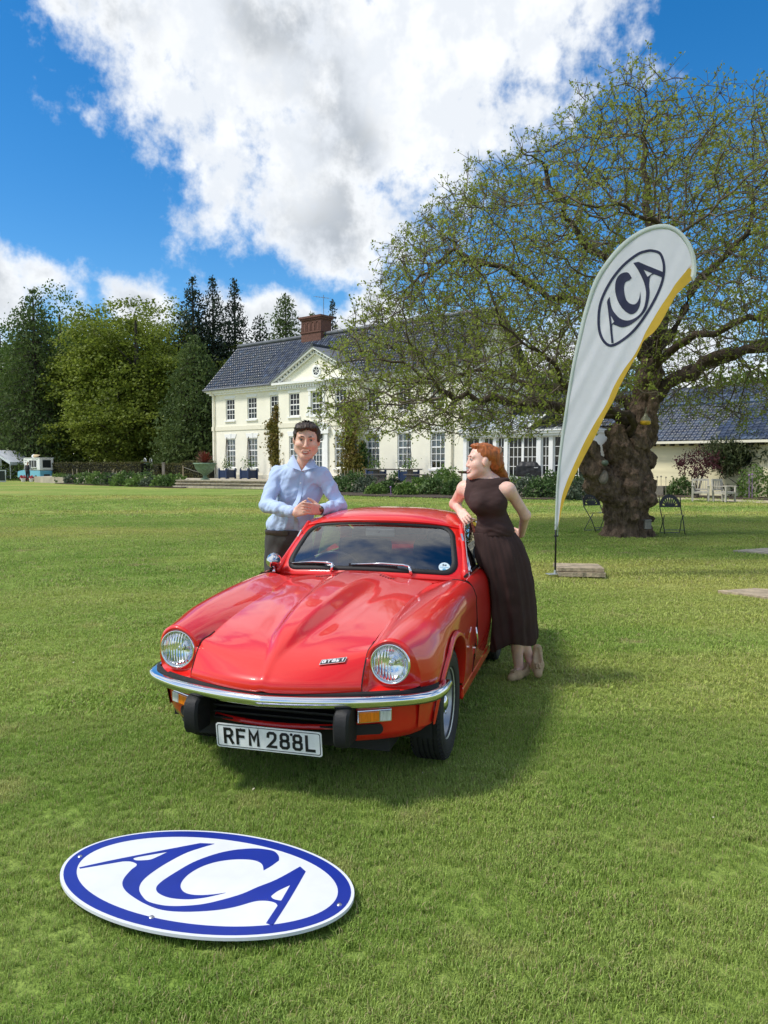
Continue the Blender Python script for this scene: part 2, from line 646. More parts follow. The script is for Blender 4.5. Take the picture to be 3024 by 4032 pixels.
class SG:
  """signed-distance grid; every primitive only touches its own box"""
  def __init__(g, lo, hi, res):
    g.lo = np.asarray(lo, float); g.res = res
    n = np.ceil((np.asarray(hi, float) - g.lo) / res).astype(int) + 1
    g.ax = [(g.lo[i] + res * np.arange(n[i])) for i in range(3)]
    g.D = np.full(n, 0.3)
  def op(g, fn, lo, hi, k=0.02, mode='add'):
    sl = []
    for i in range(3):
      a = int(np.searchsorted(g.ax[i], lo[i])); b = int(np.searchsorted(g.ax[i], hi[i]))
      if b <= a: return g
      sl.append(slice(a, b))
    P = np.stack(np.meshgrid(*[g.ax[i][sl[i]] for i in range(3)], indexing='ij'), -1)
    d = fn(P); sl = tuple(sl); cur = g.D[sl]
    if mode == 'add': g.D[sl] = smin(cur, d, k)
    elif mode == 'cut': g.D[sl] = -smin(-cur, d, k)
    elif mode == 'and': g.D[sl] = -smin(-cur, -d, k)
    return g
  def cap(g, a, b, ra, rb=None, k=0.02, mode='add'):
    rb = ra if rb is None else rb
    a, b = np.asarray(a, float), np.asarray(b, float); m = max(ra, rb) + k + 0.03
    return g.op(lambda P: s_cap(P, a, b, ra, rb), np.minimum(a, b) - m, np.maximum(a, b) + m, k, mode)
  def chain(g, pts, rad, k=0.02):
    for i in range(len(pts) - 1): g.cap(pts[i], pts[i + 1], rad[i], rad[i + 1], k)
    return g
  def ell(g, c, r, rot=None, k=0.02, mode='add'):
    c = np.asarray(c, float); m = max(r) + k + 0.03
    return g.op(lambda P: s_ell(P, c, r, rot), c - m, c + m, k, mode)
  def mesh(g):
    return surface_nets(g.D, g.lo, g.res)

def vnormals(V, F):
  n = np.zeros_like(V)
  a = np.cross(V[F[:, 2]] - V[F[:, 0]], V[F[:, 3 % F.shape[1]]] - V[F[:, 1]]) if F.shape[1] == 4 else np.cross(V[F[:, 1]] - V[F[:, 0]], V[F[:, 2]] - V[F[:, 0]])
  for k in range(F.shape[1]):
    np.add.at(n, F[:, k], a)
  return n / (np.linalg.norm(n, axis=1)[:, None] + 1e-12)

def smooth_mesh(V, F, it=1, lam=0.5):
  for _ in range(it):
    acc = np.zeros_like(V); c = np.zeros(len(V))
    k = F.shape[1]
    for i in range(k):
      a, b = F[:, i], F[:, (i + 1) % k]
      np.add.at(acc, a, V[b]); np.add.at(c, a, 1)
      np.add.at(acc, b, V[a]); np.add.at(c, b, 1)
    V = V * (1 - lam) + lam * acc / np.maximum(c, 1)[:, None]
  return V

def cspline(xs, ys, x):
  """monotone-ish cubic (finite-difference Hermite) interpolation; ys may be (n,k)"""
  xs = np.asarray(xs, float); ys = np.asarray(ys, float)
  x = np.clip(np.asarray(x, float), xs[0], xs[-1])
  m = np.gradient(ys, xs, axis=0)
  i = np.clip(np.searchsorted(xs, x, 'right') - 1, 0, len(xs) - 2)
  h = xs[i + 1] - xs[i]
  t = (x - xs[i]) / h
  if ys.ndim > 1:
    t = t[..., None]; h = h[..., None]
  h00, h10, h01, h11 = 2 * t**3 - 3 * t**2 + 1, t**3 - 2 * t**2 + t, -2 * t**3 + 3 * t**2, t**3 - t**2
  return h00 * ys[i] + h10 * h * m[i] + h01 * ys[i + 1] + h11 * h * m[i + 1]

def catmull(pts, n, closed=False):
  pts = np.asarray(pts, float)
  k = len(pts)
  out = []
  segs = k if closed else k - 1
  for s in range(segs):
    g = lambda i: pts[i % k] if closed else pts[min(max(i, 0), k - 1)]
    p0, p1, p2, p3 = g(s - 1), g(s), g(s + 1), g(s + 2)
    for j in range(n):
      t = j / n
      out.append(0.5 * ((2 * p1) + (-p0 + p2) * t + (2 * p0 - 5 * p1 + 4 * p2 - p3) * t * t + (-p0 + 3 * p1 - 3 * p2 + p3) * t**3))
  if not closed:
    out.append(pts[-1])
  return np.array(out)

# ---- stroke lettering (flat print cut as thin raised shapes)
GLY = {
 'R': [[(0, 0), (0, 1), (.72, 1), (.95, .86), (.95, .62), (.72, .47), (0, .47)], [(.55, .47), (1, 0)]],
 'F': [[(0, 0), (0, 1), (.95, 1)], [(0, .52), (.78, .52)]],
 'M': [[(0, 0), (0, 1), (.5, .38), (1, 1), (1, 0)]],
 '2': [[(0, .74), (.04, .92), (.25, 1), (.75, 1), (.98, .88), (.98, .66), (.85, .5), (0, 0), (1, 0)]],
 '8': [[(.25, .52), (.05, .64), (.05, .88), (.25, 1), (.75, 1), (.95, .88), (.95, .64), (.75, .52), (.25, .52), (0, .4), (0, .12), (.22, 0), (.78, 0), (1, .12), (1, .4), (.75, .52)]],
 'L': [[(0, 1), (0, 0), (.95, 0)]],
 'G': [[(1, .8), (.85, 1), (.15, 1), (0, .85), (0, .15), (.15, 0), (.85, 0), (1, .15), (1, .5), (.55, .5)]],
 'T': [[(0, 1), (1, 1)], [(.5, 1), (.5, 0)]],
 '6': [[(.95, .88), (.8, 1), (.2, 1), (0, .85), (0, .15), (.2, 0), (.8, 0), (1, .15), (1, .4), (.8, .55), (0, .55)]],
 'K': [[(0, 0), (0, 1)], [(1, 1), (.05, .5), (1, 0)]],
 '3': [[(0, 1), (1, 1), (1, 0), (0, 0)], [(.2, .5), (1, .5)]],
 '0': [[(.2, 0), (0, .15), (0, .85), (.2, 1), (.8, 1), (1, .85), (1, .15), (.8, 0), (.2, 0)]],
 '4': [[(.75, 0), (.75, 1), (0, .3), (1, .3)]],
 '1': [[(.3, .85), (.55, 1), (.55, 0)]], '5': [[(1, 1), (.1, 1), (.05, .55), (.8, .58), (1, .4), (1, .15), (.8, 0), (0, .05)]],
 '7': [[(0, 1), (1, 1), (.4, 0)]], '9': [[(.05, .1), (.8, 0), (1, .2), (1, .85), (.8, 1), (.2, 1), (0, .85), (0, .6), (.2, .45), (1, .45)]],
 'A': [[(0, 0), (.5, 1), (1, 0)], [(.2, .35), (.8, .35)]], 'B': [[(0, 0), (0, 1), (.8, 1), (.95, .8), (.8, .52), (0, .52)], [(.8, .52), (1, .3), (.85, 0), (0, 0)]],
 'C': [[(1, .85), (.8, 1), (.2, 1), (0, .8), (0, .2), (.2, 0), (.8, 0), (1, .15)]],
 'E': [[(1, 1), (0, 1), (0, 0), (1, 0)], [(0, .5), (.8, .5)]], 'I': [[(.5, 0), (.5, 1)]],
 'O': [[(.2, 0), (0, .2), (0, .8), (.2, 1), (.8, 1), (1, .8), (1, .2), (.8, 0), (.2, 0)]],
 'S': [[(1, .85), (.8, 1), (.2, 1), (0, .8), (.15, .55), (.85, .45), (1, .2), (.8, 0), (.2, 0), (0, .15)]],
 'W': [[(0, 1), (.25, 0), (.5, .8), (.75, 0), (1, 1)]], 'N': [[(0, 0), (0, 1), (1, 0), (1, 1)]], 'D': [[(0, 0), (0, 1), (.7, 1), (1, .7), (1, .3), (.7, 0), (0, 0)]],
 'H': [[(0, 0), (0, 1)], [(1, 0), (1, 1)], [(0, .5), (1, .5)]], 'P': [[(0, 0), (0, 1), (.85, 1), (1, .75), (.85, .48), (0, .48)]],
 'V': [[(0, 1), (.5, 0), (1, 1)]], 'Y': [[(0, 1), (.5, .5), (1, 1)], [(.5, .5), (.5, 0)]], 'U': [[(0, 1), (0, .2), (.2, 0), (.8, 0), (1, .2), (1, 1)]],
}
def stroke_glyph(mb, ch, x, y, w, h, t, fn, slant=0.0, dz=0.0015):
  """polyline strokes thickened to flat mitred ribbons with a little depth"""
  for ln in GLY.get(ch, []):
    P = [np.array((x + (w - t) * a + t / 2 + slant * (h - t) * b, y + (h - t) * b + t / 2)) for a, b in ln]
    n = len(P)
    Lf, Rt = [], []
    for i in range(n):
      d1 = P[i] - P[i - 1] if i else P[1] - P[0]
      d2 = P[i + 1] - P[i] if i < n - 1 else P[i] - P[i - 1]
      d1 = d1 / np.linalg.norm(d1); d2 = d2 / np.linalg.norm(d2)
      e = 0
      n1 = np.array((-d1[1], d1[0])); n2 = np.array((-d2[1], d2[0]))
      mv = n1 + n2
      mv = mv / max(np.linalg.norm(mv), 1e-6)
      k = min(1 / max(mv @ n1, 0.35), 2.2)
      p = P[i].copy()
      if i == 0: p = p - d1 * t / 2
      if i == n - 1: p = p + d1 * t / 2
      Lf.append(p + mv * k * t / 2); Rt.append(p - mv * k * t / 2)
    vs, fs = [], []
    for i in range(n):
      for q in (Lf[i], Rt[i]):
        vs.append(fn(q[0], q[1], dz)); vs.append(fn(q[0], q[1], 0.0))
    for i in range(n - 1):
      a, b = i * 4, i * 4 + 4
      fs += [(a, a + 2, b + 2, b), (a + 1, a, b, b + 1), (a + 2, a + 3, b + 3, b + 2)]
    fs += [(0, 1, 3, 2), ((n - 1) * 4, (n - 1) * 4 + 2, (n - 1) * 4 + 3, (n - 1) * 4 + 1)]
    mb.add(vs, fs)
# ================================================================== lawn
def lawn_material(name, blade=False):
  mt = bpy.data.materials.new(name)
  mt.use_nodes = True
  N, L = mt.node_tree.nodes, mt.node_tree.links
  b = N['Principled BSDF']
  geo = N.new('ShaderNodeNewGeometry')
  def noise(scale, det, vec=None, st=None):
    n = N.new('ShaderNodeTexNoise'); n.inputs['Scale'].default_value = scale; n.inputs['Detail'].default_value = det
    v = vec or geo.outputs['Position']
    if st:
      mp = N.new('ShaderNodeMapping'); mp.inputs['Scale'].default_value = st
      mp.inputs['Rotation'].default_value = (0, 0, 0.12)
      L.new(v, mp.inputs[0]); v = mp.outputs[0]
    L.new(v, n.inputs['Vector'])
    return n.outputs['Fac']
  def ramp(x, a, c):
    m = N.new('ShaderNodeMapRange'); m.interpolation_type = 'SMOOTHSTEP'
    L.new(x, m.inputs[0]); m.inputs[1].default_value = a; m.inputs[2].default_value = c
    return m.outputs[0]
  def mix(f, a, c):
    m = N.new('ShaderNodeMix'); m.data_type = 'RGBA'
    if hasattr(f, 'links'): L.new(f, m.inputs[0])
    else: m.inputs[0].default_value = f
    for i, x in ((6, a), (7, c)):
      if hasattr(x, 'links'): L.new(x, m.inputs[i])
      else: m.inputs[i].default_value = tuple(x) + (1,)
    return m.outputs[2]
  big = noise(0.42, 4)
  str_ = noise(0.16, 4, st=(0.30, 1.0, 1))
  mid = noise(2.4, 4)
  fine = noise(38, 3)
  c = mix(ramp(big, 0.36, 0.66), (0.195, 0.300, 0.054), (0.285, 0.370, 0.086))
  c = mix(ramp(str_, 0.45, 0.63), c, (0.400, 0.390, 0.115))
  wv = N.new('ShaderNodeTexWave'); wv.inputs['Scale'].default_value = 0.42; wv.inputs['Distortion'].default_value = 1.2; wv.inputs['Detail'].default_value = 1
  mw = N.new('ShaderNodeMapping'); mw.inputs['Rotation'].default_value = (0, 0, 1.25); L.new(geo.outputs['Position'], mw.inputs[0]); L.new(mw.outputs[0], wv.inputs[0])
  ms2 = N.new('ShaderNodeMath'); ms2.operation = 'MULTIPLY'; ms2.inputs[1].default_value = 0.22; L.new(wv.outputs['Fac'], ms2.inputs[0])
  c = mix(ms2.outputs[0], c, (0.34, 0.40, 0.12))
  c = mix(ramp(mid, 0.56, 0.74), c, (0.350, 0.380, 0.125))
  # worn, dry patches
  wn = noise(0.9, 5, st=(0.6, 1.3, 1))
  c = mix(ramp(wn, 0.655, 0.74), c, (0.37, 0.31, 0.17))
  if blade:
    rp = N.new('ShaderNodeObjectInfo')
    hs = N.new('ShaderNodeHueSaturation')
    L.new(c, hs.inputs['Color'])
    mr = N.new('ShaderNodeMapRange'); mr.inputs[3].default_value = 0.75; mr.inputs[4].default_value = 1.7
    L.new(geo.outputs['Random Per Island'], mr.inputs[0]); L.new(mr.outputs[0], hs.inputs['Value'])
    c = hs.outputs[0]
    dry = N.new('ShaderNodeMath'); dry.operation = 'GREATER_THAN'; dry.inputs[1].default_value = 0.90
    ad = N.new('ShaderNodeMath'); ad.operation = 'ADD'; fr = N.new('ShaderNodeMath'); fr.operation = 'FRACT'
    ml = N.new('ShaderNodeMath'); ml.operation = 'MULTIPLY'; ml.inputs[1].default_value = 7.31
    L.new(geo.outputs['Random Per Island'], ml.inputs[0])
    L.new(ml.outputs[0], ad.inputs[0]); L.new(rp.outputs['Random'], ad.inputs[1]); L.new(ad.outputs[0], fr.inputs[0]); L.new(fr.outputs[0], dry.inputs[0])
    c = mix(dry.outputs[0], c, (0.46, 0.40, 0.20))
    L.new(c, b.inputs['Base Color'])
    b.inputs['Roughness'].default_value = 0.5
    b.inputs['Specular IOR Level'].default_value = 0.25
    t = N.new('ShaderNodeBsdfTranslucent'); L.new(c, t.inputs[0])
    ms = N.new('ShaderNodeMixShader'); ms.inputs[0].default_value = 0.38
    L.new(b.outputs[0], ms.inputs[1]); L.new(t.outputs[0], ms.inputs[2])
    L.new(ms.outputs[0], N['Material Output'].inputs[0])
  else:
    c = mix(ramp(fine, 0.35, 0.7), mix(0.35, c, (0.03, 0.05, 0.010)), c)
    soil = noise(1.7, 5, st=(0.7, 1.4, 1))
    c = mix(ramp(soil, 0.70, 0.76), c, (0.085, 0.060, 0.038))
    L.new(c, b.inputs['Base Color'])
    b.inputs['Roughness'].default_value = 0.9
    b.inputs['Specular IOR Level'].default_value = 0.1
    bp = N.new('ShaderNodeBump'); bp.inputs['Strength'].default_value = 0.8; bp.inputs['Distance'].default_value = 0.04
    L.new(noise(55, 4), bp.inputs['Height']); L.new(bp.outputs[0], b.inputs['Normal'])
  return mt

def build_lawn():
  xs = np.concatenate([[-400, -200, -100], np.linspace(-60, 60, 121), [100, 200, 400]])
  ys = np.concatenate([[-40, -15], np.linspace(-5, 75, 81), [100, 160, 300, 600]])
  X, Y = np.meshgrid(xs, ys, indexing='ij')
  Z = 0.012 * pnoise(np.stack([X * 0.35, Y * 0.35, X * 0], -1)) - 0.012
  V = np.stack([X, Y, Z], -1).reshape(-1, 3)
  a, b = len(xs), len(ys)
  i, j = np.meshgrid(np.arange(a - 1), np.arange(b - 1), indexing='ij')
  F = np.stack([i * b + j, (i + 1) * b + j, (i + 1) * b + j + 1, i * b + j + 1], -1).reshape(-1, 4)
  struct(npmesh('lawn', V, F, lawn_material('lawn_grass'), smooth=True), 'broad mown lawn with dry yellowish patches and worn spots', 'lawn')
build_lawn()

def grass_stuff(name, seed, y0, y1, dens, rad, nblade, hgt, wid, label, slope=0.60):
  """one tuft of blades; a grid inside the node tree scatters it over the near lawn"""
  r = np.random.default_rng(seed)
  V, F = [], []
  for k in range(nblade):
    a = r.uniform(0, 2 * math.pi); d = rad * math.sqrt(r.uniform(0, 1))
    bx, by = d * math.cos(a), d * math.sin(a)
    h = hgt * r.uniform(0.45, 1.15); w = wid * r.uniform(0.7, 1.3)
    la = r.uniform(0, 2 * math.pi); ln = h * r.uniform(0.3, 1.6)
    px, py = math.cos(la + 1.57) * w / 2, math.sin(la + 1.57) * w / 2
    m = (bx + math.cos(la) * ln * 0.35, by + math.sin(la) * ln * 0.35, h * 0.62)
    t = (bx + math.cos(la) * ln, by + math.sin(la) * ln, h * 0.95)
    o = len(V)
    V += [(bx - px, by - py, -0.008), (bx + px, by + py, -0.008), (m[0] + px * .8, m[1] + py * .8, m[2]), (m[0] - px * .8, m[1] - py * .8, m[2]), t]
    F += [(o, o + 1, o + 2, o + 3), (o + 3, o + 2, o + 4)]
  me = bpy.data.meshes.new(name)
  me.from_pydata(V, [], F)
  me.materials.append(MATS['blade'])
  ob = bpy.data.objects.new(name, me); COL.objects.link(ob)
  ng = bpy.data.node_groups.new(name, 'GeometryNodeTree')
  ng.interface.new_socket('Geometry', in_out='INPUT', socket_type='NodeSocketGeometry')
  ng.interface.new_socket('Geometry', in_out='OUTPUT', socket_type='NodeSocketGeometry')
  N, L = ng.nodes, ng.links
  gi, go = N.new('NodeGroupInput'), N.new('NodeGroupOutput')
  w = 2 * (slope * y1 + 0.4)
  g = N.new('GeometryNodeMeshGrid')
  g.inputs['Size X'].default_value = w; g.inputs['Size Y'].default_value = y1 - y0
  g.inputs['Vertices X'].default_value = 2; g.inputs['Vertices Y'].default_value = 2
  tr = N.new('GeometryNodeTransform'); tr.inputs['Translation'].default_value = (0, (y0 + y1) / 2, -0.004)
  L.new(g.outputs[0], tr.inputs[0])
  pos = N.new('GeometryNodeInputPosition'); sp = N.new('ShaderNodeSeparateXYZ'); L.new(pos.outputs[0], sp.inputs[0])
  ab = N.new('ShaderNodeMath'); ab.operation = 'ABSOLUTE'; L.new(sp.outputs[0], ab.inputs[0])
  lim = N.new('ShaderNodeMath'); lim.operation = 'MULTIPLY_ADD'; L.new(sp.outputs[1], lim.inputs[0]); lim.inputs[1].default_value = slope; lim.inputs[2].default_value = 0.35
  lt = N.new('ShaderNodeMath'); lt.operation = 'LESS_THAN'; L.new(ab.outputs[0], lt.inputs[0]); L.new(lim.outputs[0], lt.inputs[1])
  dp = N.new('GeometryNodeDistributePointsOnFaces')
  dp.inputs['Density'].default_value = dens; dp.inputs['Seed'].default_value = seed
  L.new(tr.outputs[0], dp.inputs['Mesh'])
  dl = N.new('GeometryNodeDeleteGeometry')
  inv = N.new('ShaderNodeMath'); inv.operation = 'SUBTRACT'; inv.inputs[0].default_value = 1.0; L.new(lt.outputs[0], inv.inputs[1])
  L.new(dp.outputs['Points'], dl.inputs[0]); L.new(inv.outputs[0], dl.inputs['Selection'])
  ip = N.new('GeometryNodeInstanceOnPoints')
  L.new(dl.outputs[0], ip.inputs['Points']); L.new(gi.outputs[0], ip.inputs['Instance'])
  rv = N.new('FunctionNodeRandomValue'); rv.data_type = 'FLOAT_VECTOR'
  rv.inputs[0].default_value = (-0.15, -0.15, 0); rv.inputs[1].default_value = (0.15, 0.15, 6.283); rv.inputs['Seed'].default_value = seed
  L.new(rv.outputs[0], ip.inputs['Rotation'])
  nz = N.new('ShaderNodeTexNoise'); nz.inputs['Scale'].default_value = 1.1; nz.inputs['Detail'].default_value = 3
  L.new(pos.outputs[0], nz.inputs['Vector'])
  mr = N.new('ShaderNodeMapRange'); mr.inputs[1].default_value = 0.3; mr.inputs[2].default_value = 0.7; mr.inputs[3].default_value = 1.35; mr.inputs[4].default_value = 0.55
  L.new(nz.outputs[0], mr.inputs[0])
  rs = N.new('FunctionNodeRandomValue'); rs.data_type = 'FLOAT'; rs.inputs[2].default_value = 0.75; rs.inputs[3].default_value = 1.2; rs.inputs['Seed'].default_value = seed + 1
  mu = N.new('ShaderNodeMath'); mu.operation = 'MULTIPLY'; L.new(mr.outputs[0], mu.inputs[0]); L.new(rs.outputs[1], mu.inputs[1])
  L.new(mu.outputs[0], ip.inputs['Scale'])
  L.new(ip.outputs[0], go.inputs[0])
  md = ob.modifiers.new('scatter', 'NODES'); md.node_group = ng
  tag(ob, label, 'grass', kind='stuff')
  return ob
MATS['blade'] = lawn_material('grass_blade', True)
grass_stuff('grass', 21, 1.5, 4.6, 1500, 0.040, 26, 0.019, 0.0030, 'short blades of mown grass nearest the camera')
grass_stuff('grass', 22, 4.6, 9.5, 470, 0.065, 28, 0.020, 0.0048, 'short blades of mown grass around the red car')
grass_stuff('grass', 24, 22.0, 38.0, 12, 0.30, 40, 0.034, 0.02, 'short mown grass on the far lawn before the terrace')
grass_stuff('grass', 23, 9.5, 22.0, 110, 0.13, 32, 0.022, 0.009, 'short mown grass under the old tree')

# ================================================================== oval club sign lying on the grass
def smooth_loop(P, n=4):
  return [tuple(p) for p in catmull(P, n, True)]
def corner_loop(P, sharp, n=4):
  """Catmull through P, but with hard corners at the listed indices"""
  k = len(P); out = []
  cs = sorted(sharp)
  for a, b in zip(cs, cs[1:] + [cs[0] + k]):
    seg = [P[i % k] for i in range(a, b + 1)]
    if len(seg) == 2:
      out.append(tuple(seg[0]))
    else:
      out += [tuple(p) for p in catmull(seg, n)[:-1]]
  return out
def build_sign():
  z = lambda x, y: gnd(200 + x / 1.3272, 3200 + y / 1.3272, 0.042)
  out = np.array([z(*p)[:2] for p in [(40, 330), (110, 215), (300, 140), (500, 105), (720, 92), (960, 102), (1200, 150), (1400, 235), (1540, 335), (1592, 430), (1560, 500), (1450, 570), (1250, 628), (930, 652), (650, 630), (400, 580), (200, 500), (80, 410)]])
  c = out.mean(0)
  A = np.column_stack([(out - c)[:, 0] ** 2, (out - c)[:, 0] * (out - c)[:, 1], (out - c)[:, 1] ** 2, (out - c)[:, 0], (out - c)[:, 1]])
  q = np.linalg.lstsq(A, np.ones(len(out)), rcond=None)[0]
  M = np.array([[q[0], q[1] / 2], [q[1] / 2, q[2]]])
  off = -np.linalg.solve(2 * M, q[3:5])
  k = 1 + off @ M @ off
  w, E = np.linalg.eigh(M / k)
  ax = 1 / np.sqrt(w)
  if E[0, 0] < 0: E[:, 0] *= -1
  if E[0, 0] * E[1, 1] - E[0, 1] * E[1, 0] < 0: E[:, 1] *= -1
  ctr = c + off
  rz = math.atan2(E[1, 0], E[0, 0])
  sg = thing('club_sign', 'white oval sign with blue ACA lettering lying flat on the grass', 'sign', (ctr[0], ctr[1], 0.030), rz)
  loc = lambda p: tuple(np.array([(p[0] - ctr[0]), (p[1] - ctr[1])]) @ E)
  ell = lambda s, t=0.0, n=96: [((ax[0] - t) * s * math.cos(a), (ax[1] - t) * s * math.sin(a)) for a in np.linspace(0, 2 * math.pi, n, endpoint=False)]
  white = pm('sign_white', (0.66, 0.68, 0.73), 0.40, 0, 0.3, var=0.06, vscale=5)
  blue = pm('sign_blue', (0.008, 0.026, 0.26), 0.38, 0, 0.3, var=0.10, vscale=5)
  bd = MB().poly([ell(1.0)], 0, 0.012).build('board', white, sg, recalc=True, bevel=0.002)
  MB().poly([ell(1.0, 0.012), ell(1.0, 0.058)], 0.0122, 0.0132).build('border', blue, sg, recalc=True)
  tr = lambda L: [loc(z(*p)[:2]) for p in L]
  S = [(148, 287), (365, 240), (780, 160), (855, 163), (720, 205), (620, 255), (540, 305), (480, 355), (461, 400), (480, 440), (515, 468), (600, 487), (700, 488), (800, 478), (900, 455), (1000, 425), (1080, 390), (1180, 350), (1303, 282), (1332, 308), (1250, 450), (1160, 591), (1125, 578), (1185, 487), (1175, 473), (1150, 464), (1110, 460), (1060, 465), (960, 493), (850, 511), (700, 518), (585, 509), (500, 480), (430, 440), (388, 405), (374, 372), (385, 340), (420, 300), (446, 280), (446, 266), (415, 255), (375, 255), (152, 293)]
  sharp = [0, 2, 3, 18, 19, 21, 22, 23, 41, 42]
  h1 = [(430, 242), (455, 232), (612, 205), (560, 230), (520, 246), (480, 250), (445, 250)]
  h2 = [(1150, 437), (1185, 410), (1252, 378), (1204, 461), (1175, 456), (1158, 448)]
  C = [(1192, 250), (1190, 226), (1165, 202), (1110, 191), (1050, 188), (950, 197), (850, 220), (740, 262), (640, 320), (580, 360), (552, 390), (557, 415), (590, 435), (640, 448), (720, 453), (800, 445), (870, 430), (914, 419), (850, 428), (780, 432), (730, 428), (695, 415), (678, 390), (685, 360), (720, 322), (780, 286), (850, 261), (930, 247), (1010, 244), (1070, 251), (1104, 270), (1112, 302), (1150, 280)]
  MB().poly([tr(corner_loop(S, sharp)), tr(corner_loop(h1, [0, 2])), tr(corner_loop(h2, [0, 2, 3]))], 0.0122, 0.0132).build('letter', blue, sg, recalc=True)
  MB().poly([tr(corner_loop(C, [0, 17, 31]))], 0.0122, 0.0132).build('letter', blue, sg, recalc=True)
  st = pm('screw_steel', (0.5, 0.5, 0.52), 0.3, 0.9, var=0.1)
  for p in ((153, 230), (1508, 482), (527, 548)):
    x, y = loc(z(*p)[:2])
    MB().lathe([(0.0, .004), (.006, .0035), (.009, 0.0)], 14, Matrix.Translation((x, y, 0.0132))).build('screw', st, sg, smooth=True)
build_sign()

# ================================================================== feather flag
def build_flag():
  D = 10.42
  base = gnd(2180, 2270)
  fl = thing('feather_flag', 'tall white feather flag with navy ACA oval and yellow edge', 'flag', tuple(base))
  Z = lambda x, y: at(2150 + x / 1.5046, 850 + y / 1.5046, D)
  def P2(x, y):
    k = Z(x, y)[0] - base[0]
    p = at(2150 + x / 1.5046, 850 + y / 1.5046, D - .30 * k); return (p[0] - base[0], p[2])
  left = [(50, 1860), (56, 1700), (64, 1540), (85, 1330), (115, 1120), (150, 900), (185, 735), (228, 560), (285, 390), (350, 280), (440, 170), (540, 92), (620, 54), (700, 38), (765, 50), (825, 90), (872, 150), (900, 220), (910, 285), (906, 345), (893, 376)]
  inner = [(62, 1858), (70, 1700), (78, 1545), (102, 1335), (133, 1125), (170, 905), (208, 745), (252, 573), (310, 405), (374, 299), (460, 194), (553, 118), (628, 81), (700, 68), (755, 78), (806, 112), (848, 166), (872, 228), (880, 285), (877, 325), (872, 345)]
  yell = [(75, 1810), (90, 1680), (120, 1580), (170, 1460), (230, 1330), (290, 1220), (350, 1120), (400, 1010), (460, 910), (520, 830), (565, 750), (590, 695), (640, 610), (690, 530), (740, 458), (780, 395), (840, 322), (878, 268)]
  edge = [(70, 1858), (78, 1810), (103, 1705), (142, 1600), (190, 1495), (240, 1395), (290, 1300), (342, 1190), (398, 1092), (440, 1000), (500, 892), (556, 795), (580, 742), (640, 690), (680, 640), (730, 555), (778, 472), (822, 425), (878, 372)]
  cn = P2(480, 700)
  def warp(x, z, d):
    """cloth depth: soft billow and long tension folds"""
    s = 0.045 * math.sin(1.5 * (z - 1.0)) * min(1, (x + 0.05) * 1.6)
    f = 0.0038 * math.sin(26 * (x * 0.90 - z * 0.36) + 2.0 * math.sin(1.3 * z)) + 0.0022 * math.sin(47 * (x * 0.86 - z * 0.40) + 1.1)
    env = math.exp(-((z - 2.5) / 1.2) ** 2)
    return (x, -(s + f * (0.35 + 0.65 * env)) - d - 0.31 * x, z)
  white = pm('flag_white', (0.87, 0.87, 0.98), 0.8, var=0.03, vscale=3)
  def cloth(m):
    N, L = m.node_tree.nodes, m.node_tree.links
    b = N['Principled BSDF']
    t = N.new('ShaderNodeBsdfTranslucent')
    src = b.inputs['Base Color'].links[0].from_socket
    L.new(src, t.inputs[0])
    x = N.new('ShaderNodeMixShader'); x.inputs[0].default_value = 0.48
    L.new(b.outputs[0], x.inputs[1]); L.new(t.outputs[0], x.inputs[2]); L.new(x.outputs[0], N['Material Output'].inputs[0])
  yel = pm('flag_yellow', (0.72, 0.47, 0.06), 0.8, var=0.10, vscale=4, bump=0.1, bscale=14)
  slv = pm('flag_sleeve', (0.70, 0.76, 0.74), 0.75, var=0.05, vscale=6)
  navy = pm('flag_navy', (0.010, 0.014, 0.050), 0.75, var=0.1, vscale=8)
  for m in (white, yel, slv): cloth(m)
  def resample(L, n):
    L = catmull(L, 8)
    s = np.concatenate([[0], np.cumsum(np.linalg.norm(np.diff(L, axis=0), axis=1))])
    t = np.linspace(0, s[-1], n)
    return np.column_stack([np.interp(t, s, L[:, i]) for i in range(2)])
  n = 90
  A, B, Y, Ed = (resample(np.array([P2(*p) for p in L]), n) for L in (left, inner, yell, edge))
  def sheet(P, Q, k, name, mat, d=0.0, par=fl):
    rows = []
    for p, q in zip(P, Q):
      rows.append([warp(*(p + (q - p) * j / k), d) for j in range(k + 1)])
    mb = MB().grid(rows)
    return mb.build(name, mat, par, smooth=True)
  # white field spans sleeve to yellow band; chords follow the cloth
  sheet(B, Y, 26, 'cloth_field', white)
  sheet(Y, Ed, 6, 'yellow_edge', yel)
  rows = []
  for p, q in zip(A, B):
    a, b = warp(*p, 0), warp(*q, 0)
    c = (np.array(a) + np.array(b)) / 2
    rows.append([a, tuple(c + (0, -0.014, 0)), b, tuple(c + (0, 0.014, 0)), a])
  MB().grid(rows).build('pole_sleeve', slv, fl, smooth=True)
  # printed oval and letters ride 3 mm in front of the cloth
  ringo = [(640, 190), (690, 207), (714, 260), (718, 325), (702, 400), (662, 490), (602, 590), (532, 680), (462, 740), (402, 773), (362, 770), (327, 733), (309, 672), (306, 600), (317, 520), (348, 440), (402, 350), (470, 272), (548, 213), (600, 194)]
  ringc = np.mean(ringo, axis=0)
  ro = catmull(ringo, 5, True)
  nr = []
  for i in range(len(ro)):
    d = ro[(i + 1) % len(ro)] - ro[i - 1]
    nn = np.array((d[1], -d[0])); nn /= np.linalg.norm(nn)
    if nn @ (ringc - ro[i]) < 0: nn = -nn
    nr.append(ro[i] + nn * 16)
  def dens(loop, step=0.03):
    o = []
    k = len(loop)
    for i in range(k):
      a, b = np.array(loop[i]), np.array(loop[(i + 1) % k])
      m = max(1, int(np.linalg.norm(b - a) / step))
      o += [tuple(a + (b - a) * j / m) for j in range(m)]
    return o
